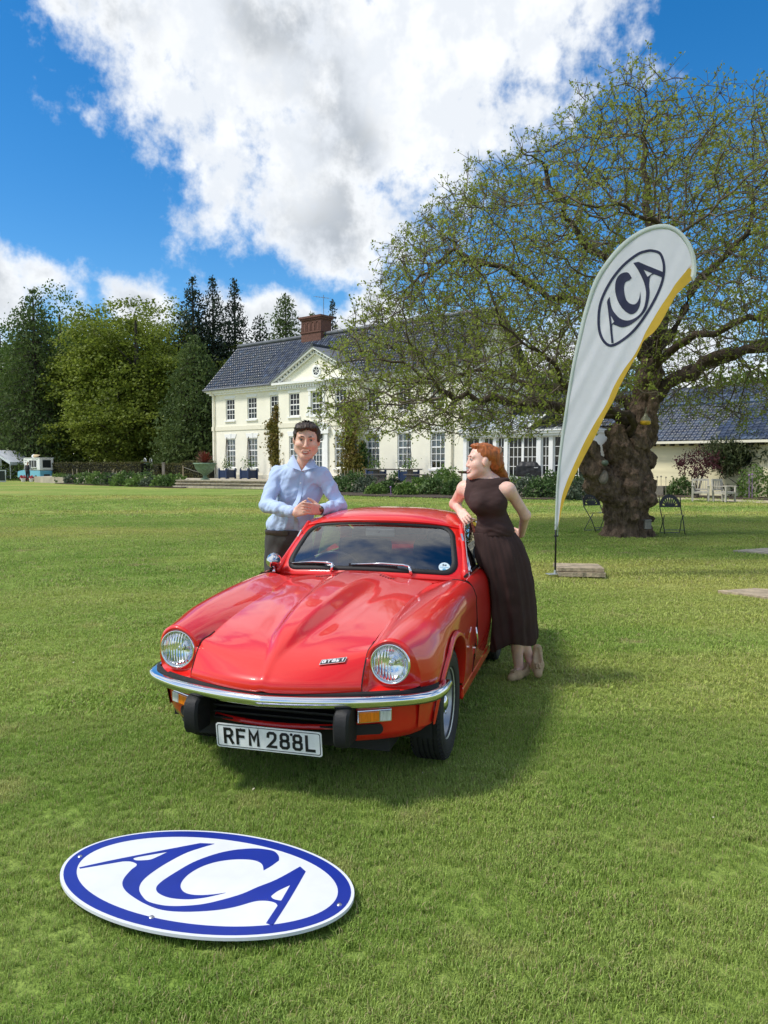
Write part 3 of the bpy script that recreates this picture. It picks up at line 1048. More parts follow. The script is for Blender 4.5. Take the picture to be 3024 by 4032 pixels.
  def fine(loops, name):
    """2D polygon cut into small triangles so that it can follow the folds"""
    bm = bmesh.new()
    L3 = [[Vector((p[0], p[1], 0)) for p in lp] for lp in loops]
    vs = [bm.verts.new(p) for lp in L3 for p in lp]
    for t in tessellate_polygon(L3):
      try: bm.faces.new([vs[i] for i in t])
      except ValueError: pass
    for _ in range(4):
      es = [e for e in bm.edges if e.calc_length() > 0.05]
      if es: bmesh.ops.subdivide_edges(bm, edges=es, cuts=1, use_grid_fill=False)
      bmesh.ops.triangulate(bm, faces=[f for f in bm.faces if len(f.verts) > 3])
    for v in bm.verts:
      v.co = Vector(warp(v.co.x, v.co.y, 0.005))
    bm.normal_update()
    for f in bm.faces:
      if f.normal.y > 0: f.normal_flip()
    me = bpy.data.meshes.new(name); bm.to_mesh(me); bm.free()
    me.materials.append(navy)
    o = bpy.data.objects.new(name, me); COL.objects.link(o); o.parent = fl
  pp = lambda L: [P2(*p) for p in L]
  fine([pp(ro), pp(nr)], 'oval_print')
  S = [(382, 475), (388, 520), (405, 565), (440, 603), (480, 617), (520, 608), (560, 580), (585, 540), (597, 490), (600, 440), (588, 385), (560, 325), (525, 272), (555, 265), (705, 325), (700, 357), (650, 338), (628, 352), (620, 400), (622, 450), (615, 500), (600, 550), (570, 590), (530, 625), (490, 650), (450, 658), (412, 645), (398, 642), (394, 662), (401, 752), (388, 754), (372, 560), (366, 505)]
  fine([pp(corner_loop(S, [0, 12, 13, 14, 15, 16, 29, 30])), pp([(387, 588), (406, 625), (391, 640)]), pp([(588, 312), (640, 333), (611, 354)])], 'letter_print')
  C = [(515, 362), (497, 332), (470, 329), (440, 345), (420, 380), (415, 430), (424, 480), (440, 520), (465, 553), (495, 575), (520, 578), (545, 560), (562, 525), (568, 480), (566, 440), (560, 480), (545, 510), (525, 520), (500, 513), (480, 490), (470, 450), (470, 410), (480, 386), (500, 377)]
  fine([pp(corner_loop(C, [0, 14]))], 'letter_print')
  blk = pm('pole_black', (0.012, 0.012, 0.013), 0.35, 0.2, var=0.2)
  MB().tube([(0.02, 0, 0.03), (0.022, 0, 0.5), (P2(56, 1850)[0], 0, P2(56, 1850)[1] + 0.05)], [0.014, 0.013, 0.011], 10).build('pole', blk, fl, smooth=True)
  MB().cyl((0.022, 0, 0.545), (0.022, 0, 0.565), 0.028, 0.028, 12).cyl((0.0, 0, 0.555), (0.06, 0, 0.555), 0.007, 0.007, 8).build('pole_collar', blk, fl)
  MB().tube([(0.045, 0, 0.56), (0.052, 0, 0.72), (0.05, 0, 0.82)], 0.004, 6).build('tension_cord', slv, fl)
  MB().box((0.03, 0, 0.038), (0.26, 0.13, 0.008), rz=0.3).cyl((0.02, 0, 0.04), (0.02, 0, 0.09), 0.022, 0.018, 10).build('base_plate', pm('galvanised', (0.45, 0.48, 0.48), 0.45, 0.6, var=0.2, vscale=20), fl)
build_flag()

def slab_mesh(mb, poly, z0, z1, jit, seed):
  r = np.random.default_rng(seed)
  L = []
  k = len(poly)
  for i in range(k):
    a, b = np.array(poly[i], float), np.array(poly[(i + 1) % k], float)
    m = max(3, int(np.linalg.norm(b - a) / 0.06))
    for j in range(m):
      L.append(tuple(a + (b - a) * j / m + r.normal(size=2) * jit))
  return mb.poly([L], z0, z1)
stone = pm('sandstone', (0.36, 0.29, 0.20), 0.85, var=0.30, vscale=9, bump=0.6, bscale=30, bdist=0.02)
grey_stone = pm('grey_stone', (0.27, 0.25, 0.21), 0.88, var=0.25, vscale=7, bump=0.6, bscale=26, bdist=0.02)
q = [gnd(2192, 2268), gnd(2374, 2278), gnd(2374, 2256, 0.08), gnd(2330, 2236, 0.08), gnd(2196, 2238, 0.08)]
base_p = [(2.36, 10.30), (2.97, 10.22), (3.03, 10.72), (2.42, 10.80)]
o = slab_mesh(MB(), base_p, 0.018, 0.075, 0.004, 5).build('paving_slab', stone, None, recalc=True, bevel=0.006)
tag(o, 'lower of two pale stone slabs beside the flag base', 'slab', 'stone slabs by the flag')
o = slab_mesh(MB(), [(2.34, 10.33), (2.96, 10.25), (3.00, 10.74), (2.40, 10.84)], 0.082, 0.135, 0.004, 6).build('paving_slab', stone, None, recalc=True, bevel=0.006)
tag(o, 'upper of two pale stone slabs beside the flag base', 'slab', 'stone slabs by the flag')
o = slab_mesh(MB(), [(3.98, 9.10), (4.25, 8.75), (4.75, 8.30), (5.4, 8.5), (5.2, 9.15), (4.5, 9.25)], -0.03, 0.030, 0.012, 7).build('flat_stone', stone, None, recalc=True, bevel=0.006)
tag(o, 'cracked flat stone set in the lawn at the right edge, nearer one', 'stone')
o = slab_mesh(MB(), [(6.1, 13.35), (6.5, 12.95), (7.2, 12.9), (7.6, 13.4), (7.0, 13.8)], -0.03, 0.035, 0.012, 8).build('flat_stone', grey_stone, None, recalc=True, bevel=0.006)
tag(o, 'grey flat stone half sunk in the lawn, farther one at the right edge', 'stone')
# ================================================================== country house
HX = np.array((0.771, -0.637)); HN = np.array((0.637, 0.771))
H0 = np.array((-11.45, 57.6)); HRZ = math.atan2(-0.637, 0.771)
def hw(t, y, z=0.0):
  p = H0 + HX * t + HN * y
  return (p[0], p[1], z)
ZB = 0.48

def tile_material():
  mt = pm('glazed_pantile', (0.028, 0.040, 0.062), 0.4, 0, 0.5, 0.0)
  N, L = mt.node_tree.nodes, mt.node_tree.links
  b = N['Principled BSDF']
  oi = N.new('ShaderNodeObjectInfo'); g = N.new('ShaderNodeNewGeometry')
  a = N.new('ShaderNodeMath'); a.operation = 'ADD'; L.new(oi.outputs['Random'], a.inputs[0]); L.new(g.outputs['Random Per Island'], a.inputs[1])
  f = N.new('ShaderNodeMath'); f.operation = 'FRACT'; L.new(a.outputs[0], f.inputs[0])
  r = N.new('ShaderNodeValToRGB'); L.new(f.outputs[0], r.inputs[0])
  e = r.color_ramp.elements
  e[0].color = (0.014, 0.022, 0.042, 1); e[1].color = (0.055, 0.095, 0.170, 1); e[1].position = 1.0
  k = e.new(0.5); k.color = (0.026, 0.045, 0.092, 1)
  k = e.new(0.9); k.color = (0.060, 0.072, 0.085, 1)
  L.new(r.outputs[0], b.inputs['Base Color'])
  mr = N.new('ShaderNodeMapRange'); mr.inputs[3].default_value = 0.34; mr.inputs[4].default_value = 0.6
  L.new(f.outputs[0], mr.inputs[0]); L.new(mr.outputs[0], b.inputs['Roughness'])
  return mt
TILE = tile_material()

def pantile_roof(parent, t0, t1, y0, z0, y1, z1, tw, course, key, cut=None, n_single=300):
  """S-profile tiles laid in courses; local x along the eave; nearest ones are objects of their own"""
  sl = math.hypot(y1 - y0, z1 - z0); cy, cz = (y1 - y0) / sl, (z1 - z0) / sl
  nx = [0, .18, .38, .58, .78, 1.0]
  hz = [0.018, -0.004, -0.012, 0.004, 0.030, 0.034]
  prof = [(a * tw * 1.06, h) for a, h in zip(nx, hz)]
  ln = course * 1.18
  V, F = [], []
  for k, (s, lift) in enumerate(((0, 0.022), (ln, 0.0))):
    for x, h in prof:
      V.append((x, s * cy - (h + lift) * cz, s * cz + (h + lift) * cy))
  for x, h in prof:
    V.append((x, -(h - 0.004) * cz, (h - 0.004) * cy))
  m = len(prof)
  for i in range(m - 1):
    F.append((i, i + 1, m + i + 1, m + i))
    F.append((2 * m + i, 2 * m + i + 1, i + 1, i))
  V = np.array(V)
  me = bpy.data.meshes.new('tile'); me.from_pydata([tuple(p) for p in V], [], F); me.materials.append(TILE)
  spots = []
  nc = int(sl / course); nt = int((t1 - t0) / tw)
  rr = random.Random(4)
  for c in range(nc):
    for k in range(nt):
      t = t0 + k * tw + rr.uniform(-0.004, 0.004)
      s = c * course + rr.uniform(-0.006, 0.006)
      y, z = y0 + s * cy, z0 + s * cz + 0.01
      if cut and cut(t + tw / 2, y, z):
        continue
      spots.append((t, y, z))
  spots.sort(key=key)
  for (t, y, z) in spots[:n_single]:
    o = bpy.data.objects.new('tile', me); COL.objects.link(o); o.parent = parent; o.location = (t, y, z)
  rest = spots[n_single:]
  if rest:
    A = np.array(rest)
    VV = (V[None] + A[:, None, :]).reshape(-1, 3)
    FF = (np.array(F)[None] + (np.arange(len(rest)) * len(V))[:, None, None]).reshape(-1, 4)
    o = npmesh('tile_courses', VV, FF, TILE, parent); o['kind'] = 'stuff'

cream = pm('cream_render', (0.82, 0.785, 0.66), 0.8, var=0.07, vscale=0.5, bump=0.12, bscale=20, bdist=0.01, detail=8)
wpaint = pm('white_paint', (0.80, 0.80, 0.78), 0.5, var=0.04, vscale=3)
darkpane = pm('window_pane_dark', (0.012, 0.014, 0.016), 0.05, 0, 0.35, 0.0, var=0.3, vscale=0.8)
clearpane = glassmat('window_pane_clear', (0.86, 0.90, 0.92), 1.0)
blindm = pm('white_blind', (0.56, 0.58, 0.60), 0.9, var=0.18, vscale=2.5, stretch=(4, 1, 1))
room_shade = pm('room_shade_black', (0.02, 0.02, 0.022), 0.9, var=0.2)  # near-black colour standing for the shade inside the rooms
lead = pm('lead_grey', (0.16, 0.17, 0.19), 0.55, 0.2, var=0.15, vscale=2)

def sash(parent, t, y, z0, w, h, cols, rows, glass, blind=False, lintel=None, sill=True, name='window'):
  """sash window in the local facade plane; frame + glazing bars mesh, each pane its own object"""
  mb = MB()
  fw = 0.075
  yb = y + 0.10
  mb.bb((t - w / 2, yb - 0.03, z0), (t - w / 2 + fw, yb + 0.05, z0 + h)).bb((t + w / 2 - fw, yb - 0.03, z0), (t + w / 2, yb + 0.05, z0 + h))
  mb.bb((t - w / 2 + fw, yb - 0.03, z0 + h - fw), (t + w / 2 - fw, yb + 0.05, z0 + h)).bb((t - w / 2 + fw, yb - 0.03, z0), (t + w / 2 - fw, yb + 0.05, z0 + fw))
  iw, ih = w - 2 * fw, h - 2 * fw
  mid = rows // 2
  for c in range(1, cols):
    x = t - w / 2 + fw + iw * c / cols
    mb.bb((x - 0.017, yb - 0.015, z0 + fw), (x + 0.017, yb + 0.02, z0 + h - fw))
  for r in range(1, rows):
    z = z0 + fw + ih * r / rows
    hh = 0.040 if r == (rows - mid) else 0.017
    mb.bb((t - w / 2 + fw, yb - 0.018, z - hh), (t + w / 2 - fw, yb + 0.018, z + hh))
  win = mb.build(name, wpaint, parent)
  for c in range(cols):
    for r in range(rows):
      xa, xb = t - w / 2 + fw + iw * c / cols, t - w / 2 + fw + iw * (c + 1) / cols
      za, zb = z0 + fw + ih * r / rows, z0 + fw + ih * (r + 1) / rows
      tl = rng.uniform(-0.004, 0.004); tl2 = rng.uniform(-0.004, 0.004)
      MB().add([(xa, yb + 0.005 + tl, za), (xb, yb + 0.005 + tl2, za), (xb, yb + 0.005 - tl, zb), (xa, yb + 0.005 - tl2, zb)], [(0, 1, 2, 3)]).build('pane', glass, win)
  if blind:
    zl = z0 + (rng.uniform(0, 0.05) if blind != 'part' else 0.38)
    MB().grid([[(t - w / 2 + 0.04 + (w - 0.08) * k / 14, yb + 0.10 + 0.012 * (k % 2), z) for z in (zl, z0 + h)] for k in range(15)]).build('blind', blindm, win)
  MB().bb((t - w / 2 - 0.1, yb + 0.30, z0 - 0.1), (t + w / 2 + 0.1, yb + 0.34, z0 + h + 0.1)).build('room_shade_sheet', room_shade, win)  # dark sheet behind the glass, painted as the room's shade
  if sill:
    MB().bb((t - w / 2 - 0.10, y - 0.10, z0 - 0.12), (t + w / 2 + 0.10, y + 0.10, z0 - 0.01)).build('sill', wpaint, win)
  if lintel == 'flat':
    L = MB()
    zt = z0 + h + 0.02
    for sgn in (-1, 1):
      L.poly([[(t + sgn * 0.09, zt), (t + sgn * (w / 2 + 0.02), zt), (t + sgn * (w / 2 + 0.16), zt + 0.32), (t + sgn * 0.12, zt + 0.32)]], 0, 0.035, fn=lambda a, b, d: (a, y - d, b))
    L.build('lintel', wpaint, win, recalc=True)
    MB().poly([[(t - 0.085, zt - 0.02), (t + 0.085, zt - 0.02), (t + 0.115, zt + 0.36), (t - 0.115, zt + 0.36)]], 0, 0.055, fn=lambda a, b, d: (a, y - d, b)).build('keystone', wpaint, win, recalc=True)
  elif lintel == 'plain':
    MB().bb((t - w / 2 - 0.08, y - 0.025, z0 + h + 0.01), (t + w / 2 + 0.08, y + 0.03, z0 + h + 0.20)).build('lintel', wpaint, win)
  return win

def wall_with_holes(mb, t0, t1, z0, z1, y, th, holes):
  """solid wall slab minus rectangles, cut into strips"""
  xs = sorted(set([t0, t1] + [v for h in holes for v in (h[0], h[1])]))
  zs = sorted(set([z0, z1] + [v for h in holes for v in (h[2], h[3])]))
  for a, b in zip(xs, xs[1:]):
    run = None
    for c, d in zip(zs, zs[1:]):
      solid = not any(h[0] - 1e-6 <= a and b <= h[1] + 1e-6 and h[2] - 1e-6 <= c and d <= h[3] + 1e-6 for h in holes)
      if solid:
        run = (run[0], d) if run else (c, d)
      if (not solid or d == zs[-1]) and run:
        mb.bb((a, y, run[0]), (b, y + th, run[1])); run = None
  return mb

def build_house():
  hs = thing('country_house', 'long cream two-storey country house with blue tiled roof and white pediment', 'house', (H0[0], H0[1], 0), HRZ)
  TL, TR = -2.13, 21.05
  g0, gh, gw = 1.27, 2.16, 1.08
  u0, uh, uw = 4.80, 1.58, 1.02
  WT = [0, 2.45, 4.9, 7.2, 9.35, 11.5, 13.95, 16.45, 18.95]
  zt = 7.0
  holes = []
  side = [i for i in range(9) if i not in (3, 4, 5)]
  for i in side:
    holes.append((WT[i] - gw / 2, WT[i] + gw / 2, g0, g0 + gh)); holes.append((WT[i] - uw / 2, WT[i] + uw / 2, u0, u0 + uh))
  bl, br, by = 5.65, 13.05, -0.35
  mb = MB()
  for (a, b, lo, hi) in ((TL, bl, 0, 2), (br, TR, 6, 8)):
    wall_with_holes(mb, a, b, ZB - 0.5, zt, 0, 0.35, [h for h in holes if a < h[0] < b])
  mb.bb((TL, 0.351, ZB - 0.5), (TL + 0.3, 6.4, zt)).bb((TR - 0.3, 0.351, ZB - 0.5), (TR, 6.4, zt)).bb((TL, 6.4, ZB - 0.5), (TR, 6.7, zt))
  mb.poly([[(0.2, zt), (6.5, zt), (3.0, 10.6)]], 0, 0.3, fn=lambda a, b, d: (TL + d, a, b)).poly([[(0.2, zt), (6.5, zt), (3.0, 10.6)]], 0, 0.3, fn=lambda a, b, d: (TR - d, a, b))
  mb.build('wall', cream, hs, recalc=True)
  bay = MB()
  bh = [(WT[i] - gw / 2, WT[i] + gw / 2, g0, g0 + gh) for i in (3, 5)] + [(WT[i] - uw / 2, WT[i] + uw / 2, u0, u0 + uh) for i in (3, 4, 5)] + [(WT[4] - 0.75, WT[4] + 0.75, ZB - 0.4, 3.65)]
  wall_with_holes(bay, bl, br, ZB - 0.5, zt, by, 0.30, bh)
  bay.bb((bl, by + 0.301, ZB - 0.5), (bl + 0.3, 0.34, zt)).bb((br - 0.3, by + 0.301, ZB - 0.5), (br, 0.34, zt))
  apex, hb = 9.10, 7.14
  bay.poly([[(bl - 0.1, hb), (br + 0.1, hb), ((bl + br) / 2, apex - 0.1)]], 0, 0.25, fn=lambda a, b, d: (a, by + d, b))
  bay.build('bay_wall', cream, hs, recalc=True)
  # windows
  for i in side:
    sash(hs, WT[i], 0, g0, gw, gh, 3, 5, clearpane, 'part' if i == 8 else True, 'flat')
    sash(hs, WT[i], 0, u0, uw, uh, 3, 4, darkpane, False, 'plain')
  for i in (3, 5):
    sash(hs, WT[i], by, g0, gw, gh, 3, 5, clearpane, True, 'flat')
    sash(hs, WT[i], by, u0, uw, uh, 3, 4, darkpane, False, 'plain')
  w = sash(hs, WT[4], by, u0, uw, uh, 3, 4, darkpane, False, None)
  t = WT[4]
  MB().bb((t - 0.74, by - 0.06, u0 - 0.02), (t - 0.52, by + 0.02, u0 + uh + 0.02)).bb((t + 0.52, by - 0.06, u0 - 0.02), (t + 0.74, by + 0.02, u0 + uh + 0.02)).bb((t - 0.80, by - 0.08, u0 + uh + 0.021), (t + 0.80, by + 0.02, u0 + uh + 0.24)).build('window_surround', wpaint, w, bevel=0.015)
  for sgn in (-1, 1):
    MB().poly([[(t + sgn * 0.74, u0 - 0.05), (t + sgn * 1.0, u0 - 0.05), (t + sgn * 0.96, u0 + 0.15), (t + sgn * 0.84, u0 + 0.30), (t + sgn * 0.80, u0 + 0.6), (t + sgn * 0.74, u0 + 0.7)]], 0, 0.07, fn=lambda a, b, d: (a, by - d, b)).build('scroll', wpaint, w, recalc=True)
  # entrance
  dr = MB().bb((t - 0.74, by + 0.04, ZB - 0.4), (t - 0.50, by + 0.12, 3.64)).bb((t + 0.50, by + 0.04, ZB - 0.4), (t + 0.74, by + 0.12, 3.64)).bb((t - 0.50, by + 0.04, 3.0), (t + 0.50, by + 0.12, 3.08))
  dr.bb((t - 0.50, by + 0.06, ZB - 0.3), (t - 0.40, by + 0.12, 3.0)).bb((t + 0.40, by + 0.06, ZB - 0.3), (t + 0.50, by + 0.12, 3.0)).bb((t - 0.4, by + 0.06, ZB - 0.3), (t + 0.4, by + 0.12, 1.3))
  for c in (-0.13, 0.13): dr.bb((t + c - 0.015, by + 0.07, 1.3), (t + c + 0.015, by + 0.11, 3.0))
  for z in (1.72, 2.15, 2.58): dr.bb((t - 0.4, by + 0.07, z - 0.015), (t + 0.4, by + 0.11, z + 0.015))
  door = dr.build('front_door', wpaint, hs)
  for c in range(3):
    for r in range(4):
      x = t - 0.39 + 0.26 * c; z = 1.31 + 0.43 * r
      MB().add([(x, by + 0.10, z), (x + 0.25, by + 0.10, z), (x + 0.25, by + 0.10, z + 0.40), (x, by + 0.10, z + 0.40)], [(0, 1, 2, 3)]).build('pane', clearpane, door)
  MB().grid([[(t - 0.5 + k / 10, by + 0.2 + 0.015 * (k % 2), z) for z in (0.2, 3.6)] for k in range(11)]).build('blind', blindm, door)
  fan = MB()
  for a in np.linspace(0.35, math.pi - 0.35, 5):
    fan.bar((t, by + 0.10, 3.08), (t + 0.5 * math.cos(a), by + 0.10, 3.08 + 0.55 * math.sin(a)), 0.025, 0.03)
  fan.build('fanlight', wpaint, door)
  MB().bb((t - 0.50, by + 0.13, 3.09), (t + 0.5, by + 0.14, 3.64)).build('pane', darkpane, door)
  ps = MB()
  for sgn in (-1, 1):
    ps.bb((t + sgn * 0.93 - 0.14, by - 0.12, ZB - 0.4), (t + sgn * 0.93 + 0.14, by + 0.0, 3.55))
  ps.bb((t - 1.2, by - 0.18, 3.551), (t + 1.2, by + 0.0, 3.78))
  arc = [(1.25 * math.cos(a), 0.55 * math.sin(a)) for a in np.linspace(0, math.pi, 16)]
  ps.poly([[(t + x, 3.781 + z) for x, z in arc]], 0, 0.10, fn=lambda a, b, d: (a, by - d, b))
  for k in range(15):
    (x0, z0), (x1, z1) = arc[k], arc[k + 1]
    ps.bar((t + x0, by - 0.15, 3.80 + z0), (t + x1, by - 0.15, 3.80 + z1), 0.12, 0.22, up=(0, 1, 0))
  ps.build('door_case', wpaint, door)
  # string course, plinth, corner pilaster strips
  sc = MB()
  for a, b, y in ((TL - 0.03, bl, 0), (br, TR + 0.03, 0), (bl - 0.03, br + 0.03, by)):
    sc.bb((a, y - 0.05, 4.05), (b, y + 0.02, 4.36))
  sc.build('string_course', pm('cream_trim', (0.76, 0.72, 0.58), 0.8, var=0.05, vscale=0.7), hs)
  pl = MB()
  for a, b, y in ((TL - 0.04, bl, 0), (br, TR + 0.04, 0), (bl - 0.04, br + 0.04, by)):
    pl.bb((a, y - 0.06, ZB - 0.5), (b, y + 0.02, ZB + 0.30))
  pl.build('plinth', MATS['cream_trim'], hs)
  # eaves cornice and gutter
  co = MB()
  for a, b in ((TL - 0.45, bl - 0.2), (br + 0.2, TR + 0.45)):
    co.bb((a + 0.3, -0.14, 6.72), (b, 0.05, 6.86)).bb((a + 0.12, -0.28, 6.862), (b, 0.05, 6.98)).bb((a, -0.40, 6.982), (b, 0.05, 7.06))
  co.build('cornice', wpaint, hs)
  gt = MB()
  for a, b in ((TL - 0.48, bl - 0.25), (br + 0.25, TR + 0.48)):
    gt.tube([(a, -0.46, 7.10), (b, -0.46, 7.10)], 0.075, 10)
  gt.build('gutter', lead, hs)
  # pediment
  pb = MB()
  cx = (bl + br) / 2; hwd = (br - bl) / 2 + 0.35
  pb.bb((bl - 0.25, by - 0.22, 6.86), (br + 0.25, by + 0.0, 6.97)).bb((bl - 0.35, by - 0.36, 6.972), (br + 0.35, by, 7.12))
  pb.bb((bl - 0.08, by - 0.09, 6.62), (br + 0.08, by, 6.70))
  for sgn in (-1, 1):
    a, b = Vector((cx + sgn * (hwd + 0.05), by - 0.19, hb + 0.02)), Vector((cx, by - 0.19, apex + 0.12))
    d = (b - a).normalized(); up = Vector((0, 1, 0)).cross(d) * (-1)
    n = Vector((-d.z, 0, d.x)) if sgn < 0 else Vector((d.z, 0, -d.x))
    if n.z < 0: n = -n
    pb.bar(a + n * -0.03, b + n * -0.03, 0.36, 0.13, up=n)
    a2, b2 = a + Vector((0, 0.08, 0)), b + Vector((0, 0.08, 0))
    pb.bar(a2 - n * 0.30, b2 - n * 0.30, 0.15, 0.06, up=n)
  ped = pb.build('pediment', wpaint, hs, recalc=True)
  for k in range(30):
    x = bl + 0.05 + (br - bl - 0.1) * (k + 0.5) / 30
    MB().bb((x - 0.07, by - 0.20, 6.705), (x + 0.07, by - 0.01, 6.858)).build('dentil', wpaint, ped)
  for sgn in (-1, 1):
    for k in range(13):
      f = (k + 1.0) / 14.0
      x = cx + sgn * hwd * (1 - f); z = hb + 0.02 + (apex + 0.1 - hb) * f - 0.20
      MB().box((x, by - 0.12, z), (0.14, 0.20, 0.13), M=Matrix.Rotation(sgn * 0.50, 3, 'Y')).build('dentil', wpaint, ped)
  oc = Matrix.Translation((cx, by - 0.001, 7.69)) @ Matrix.Rotation(math.pi / 2, 4, 'X')
  ow = MB().lathe([(0.27, 0.01), (0.27, 0.05), (0.31, 0.06), (0.36, 0.06), (0.41, 0.04), (0.42, 0.0)], 32, oc).build('round_window', wpaint, ped, smooth=True, auto=40)
  MB().lathe([(0, 0.012), (0.28, 0.012)], 32, oc).build('pane', darkpane, ow)
  br2 = MB().lathe([(0.05, 0.015), (0.05, 0.04), (0.09, 0.04), (0.09, 0.015)], 16, oc)
  for k in range(6):
    a = k * math.pi / 3 + 0.4
    br2.bar(oc @ Vector((0.08 * math.cos(a), 0.08 * math.sin(a), 0.03)), oc @ Vector((0.28 * math.cos(a), 0.28 * math.sin(a), 0.03)), 0.035, 0.03)
  br2.build('glazing_bar', wpaint, ow)
  # roof
  rf = bpy.data.objects.new('roof', None); COL.objects.link(rf); rf.parent = hs
  yr, zr = 3.05, 10.78
  base = MB()
  base.add([(TL - 0.45, -0.44, 7.08), (TR + 0.45, -0.44, 7.08), (TR + 0.45, yr, zr - 0.03), (TL - 0.45, yr, zr - 0.03), (TL - 0.45, 6.9, 7.08), (TR + 0.45, 6.9, 7.08)], [(0, 1, 2, 3), (3, 2, 5, 4)])
  base.build('roof_deck', pm('roof_dark', (0.02, 0.025, 0.035), 0.7, var=0.2), rf)
  gable_y = lambda z: -0.44 + (z - 7.08) / (zr - 7.08) * (yr + 0.44)
  def cut(t, y, z):
    f = max(0.0, 1 - abs(t - cx) / hwd)
    return f > 0 and z < 7.14 + f * (apex + 0.22 - 7.14) - 0.02
  pantile_roof(rf, TL - 0.45, TR + 0.45, -0.46, 7.09, yr, zr, 0.245, 0.30, lambda s: abs(s[0] - 6.0) + 0.6 * abs(s[2] - 9.0), cut)
  MB().tube([(TL - 0.5, yr, zr + 0.05), (TR + 0.5, yr, zr + 0.05)], 0.14, 10).build('ridge_tile', pm('ridge_grey', (0.10, 0.11, 0.13), 0.6, var=0.3, vscale=2), rf)
  MB().add([(TL - 0.46, -0.44, 7.02), (TL - 0.46, yr, zr - 0.08), (TL - 0.46, yr, zr + 0.02), (TL - 0.46, -0.44, 7.12)], [(0, 1, 2, 3)]).build('verge', wpaint, rf)
  # pediment roof running back into the main slope
  pr = MB()
  for sgn in (-1, 1):
    A = [(cx + sgn * (hwd + 0.15), by - 0.42, hb + 0.03), (cx, by - 0.42, apex + 0.22), (cx, gable_y(apex + 0.22) + 0.05, apex + 0.22), (cx + sgn * (hwd + 0.15), gable_y(hb) + 0.05, hb + 0.03)]
    pr.add(A, [(0, 1, 2, 3)])
    pr.add([(x, y, z - 0.07) for x, y, z in A], [(3, 2, 1, 0)])
    pr.add([A[0], A[1], (A[1][0], A[1][1], A[1][2] - 0.07), (A[0][0], A[0][1], A[0][2] - 0.07)], [(0, 1, 2, 3)])
  pr.build('pediment_roof', lead, rf)
  MB().bb((cx - 0.10, by - 0.45, apex + 0.19), (cx + 0.10, gable_y(apex + 0.2) + 0.1, apex + 0.33)).build('lead_ridge', pm('lead_dark', (0.05, 0.055, 0.06), 0.6, var=0.2), rf)
  # chimney
  brick = pm('chimney_brick', (0.13, 0.060, 0.045), 0.9, var=0.35, vscale=9, bump=0.5, bscale=25, bdist=0.02)
  ct, cyy = 5.9, yr + 0.1
  ch = MB().bb((ct - 0.98, cyy - 0.55, 9.8), (ct + 0.98, cyy + 0.55, 11.85)).build('chimney', brick, rf)
  MB().bb((ct - 1.06, cyy - 0.63, 11.851), (ct + 1.06, cyy + 0.63, 11.98)).bb((ct - 1.14, cyy - 0.71, 11.981), (ct + 1.14, cyy + 0.71, 12.12)).bb((ct - 1.04, cyy - 0.61, 10.95), (ct + 1.04, cyy + 0.61, 11.05)).build('chimney_cap', brick, ch)
  rc = brick
  for k in range(4):
    x = ct - 0.66 + k * 0.44
    lp = [(x - 0.12, 11.08), (x + 0.12, 11.08)] + [(x + 0.12 * math.cos(a), 11.55 + 0.12 * math.sin(a)) for a in np.linspace(0, math.pi, 9)]
    MB().poly([lp], -0.02, 0.004, fn=lambda a, b, d: (a, cyy - 0.55 - d, b)).build('arched_recess', rc, ch, recalc=True)
    arch = MB()
    ap = [(x + 0.15 * math.cos(a), 11.55 + 0.15 * math.sin(a)) for a in np.linspace(0, math.pi, 9)]
    arch.tube([(x + 0.15, cyy - 0.56, 11.08)] + [(a, cyy - 0.56, b) for a, b in ap] + [(x - 0.15, cyy - 0.56, 11.08)], 0.035, 6)
    arch.build('brick_arch', brick, ch)
  ae = MB().cyl((ct + 0.75, cyy, 12.1), (ct + 0.75, cyy, 13.6), 0.02, 0.02, 6).cyl((ct + 0.1, cyy - 0.2, 13.55), (ct + 1.1, cyy + 0.2, 13.35), 0.012, 0.012, 5)
  for k in range(6):
    f = k / 5; x, y, z = ct + 0.1 + f, cyy - 0.2 + 0.4 * f, 13.55 - 0.2 * f
    ae.cyl((x, y - 0.18, z - 0.05), (x, y + 0.18, z + 0.05), 0.008, 0.008, 4)
  ae.build('aerial', lead, ch)
  # rainwater pipes
  for t, y in ((TL + 0.32, -0.10), (br + 0.35, -0.10), (TR - 1.05, -0.10)):
    dp = MB().tube([(t, y, ZB - 0.3), (t, y, 6.35)], 0.055, 8).tube([(t, y, 6.4), (t, y, 6.62), (t - 0.02, y - 0.15, 6.85), (t - 0.02, y - 0.3, 7.05)], [0.06, 0.11, 0.08, 0.06], 8)
    for z in (1.6, 3.3, 5.0): dp.tube([(t, y, z), (t, y, z + 0.09)], 0.072, 8)
    dp.build('downpipe', MATS['cream_trim'], hs, smooth=True, auto=50)
  return hs
HOUSE = build_house()

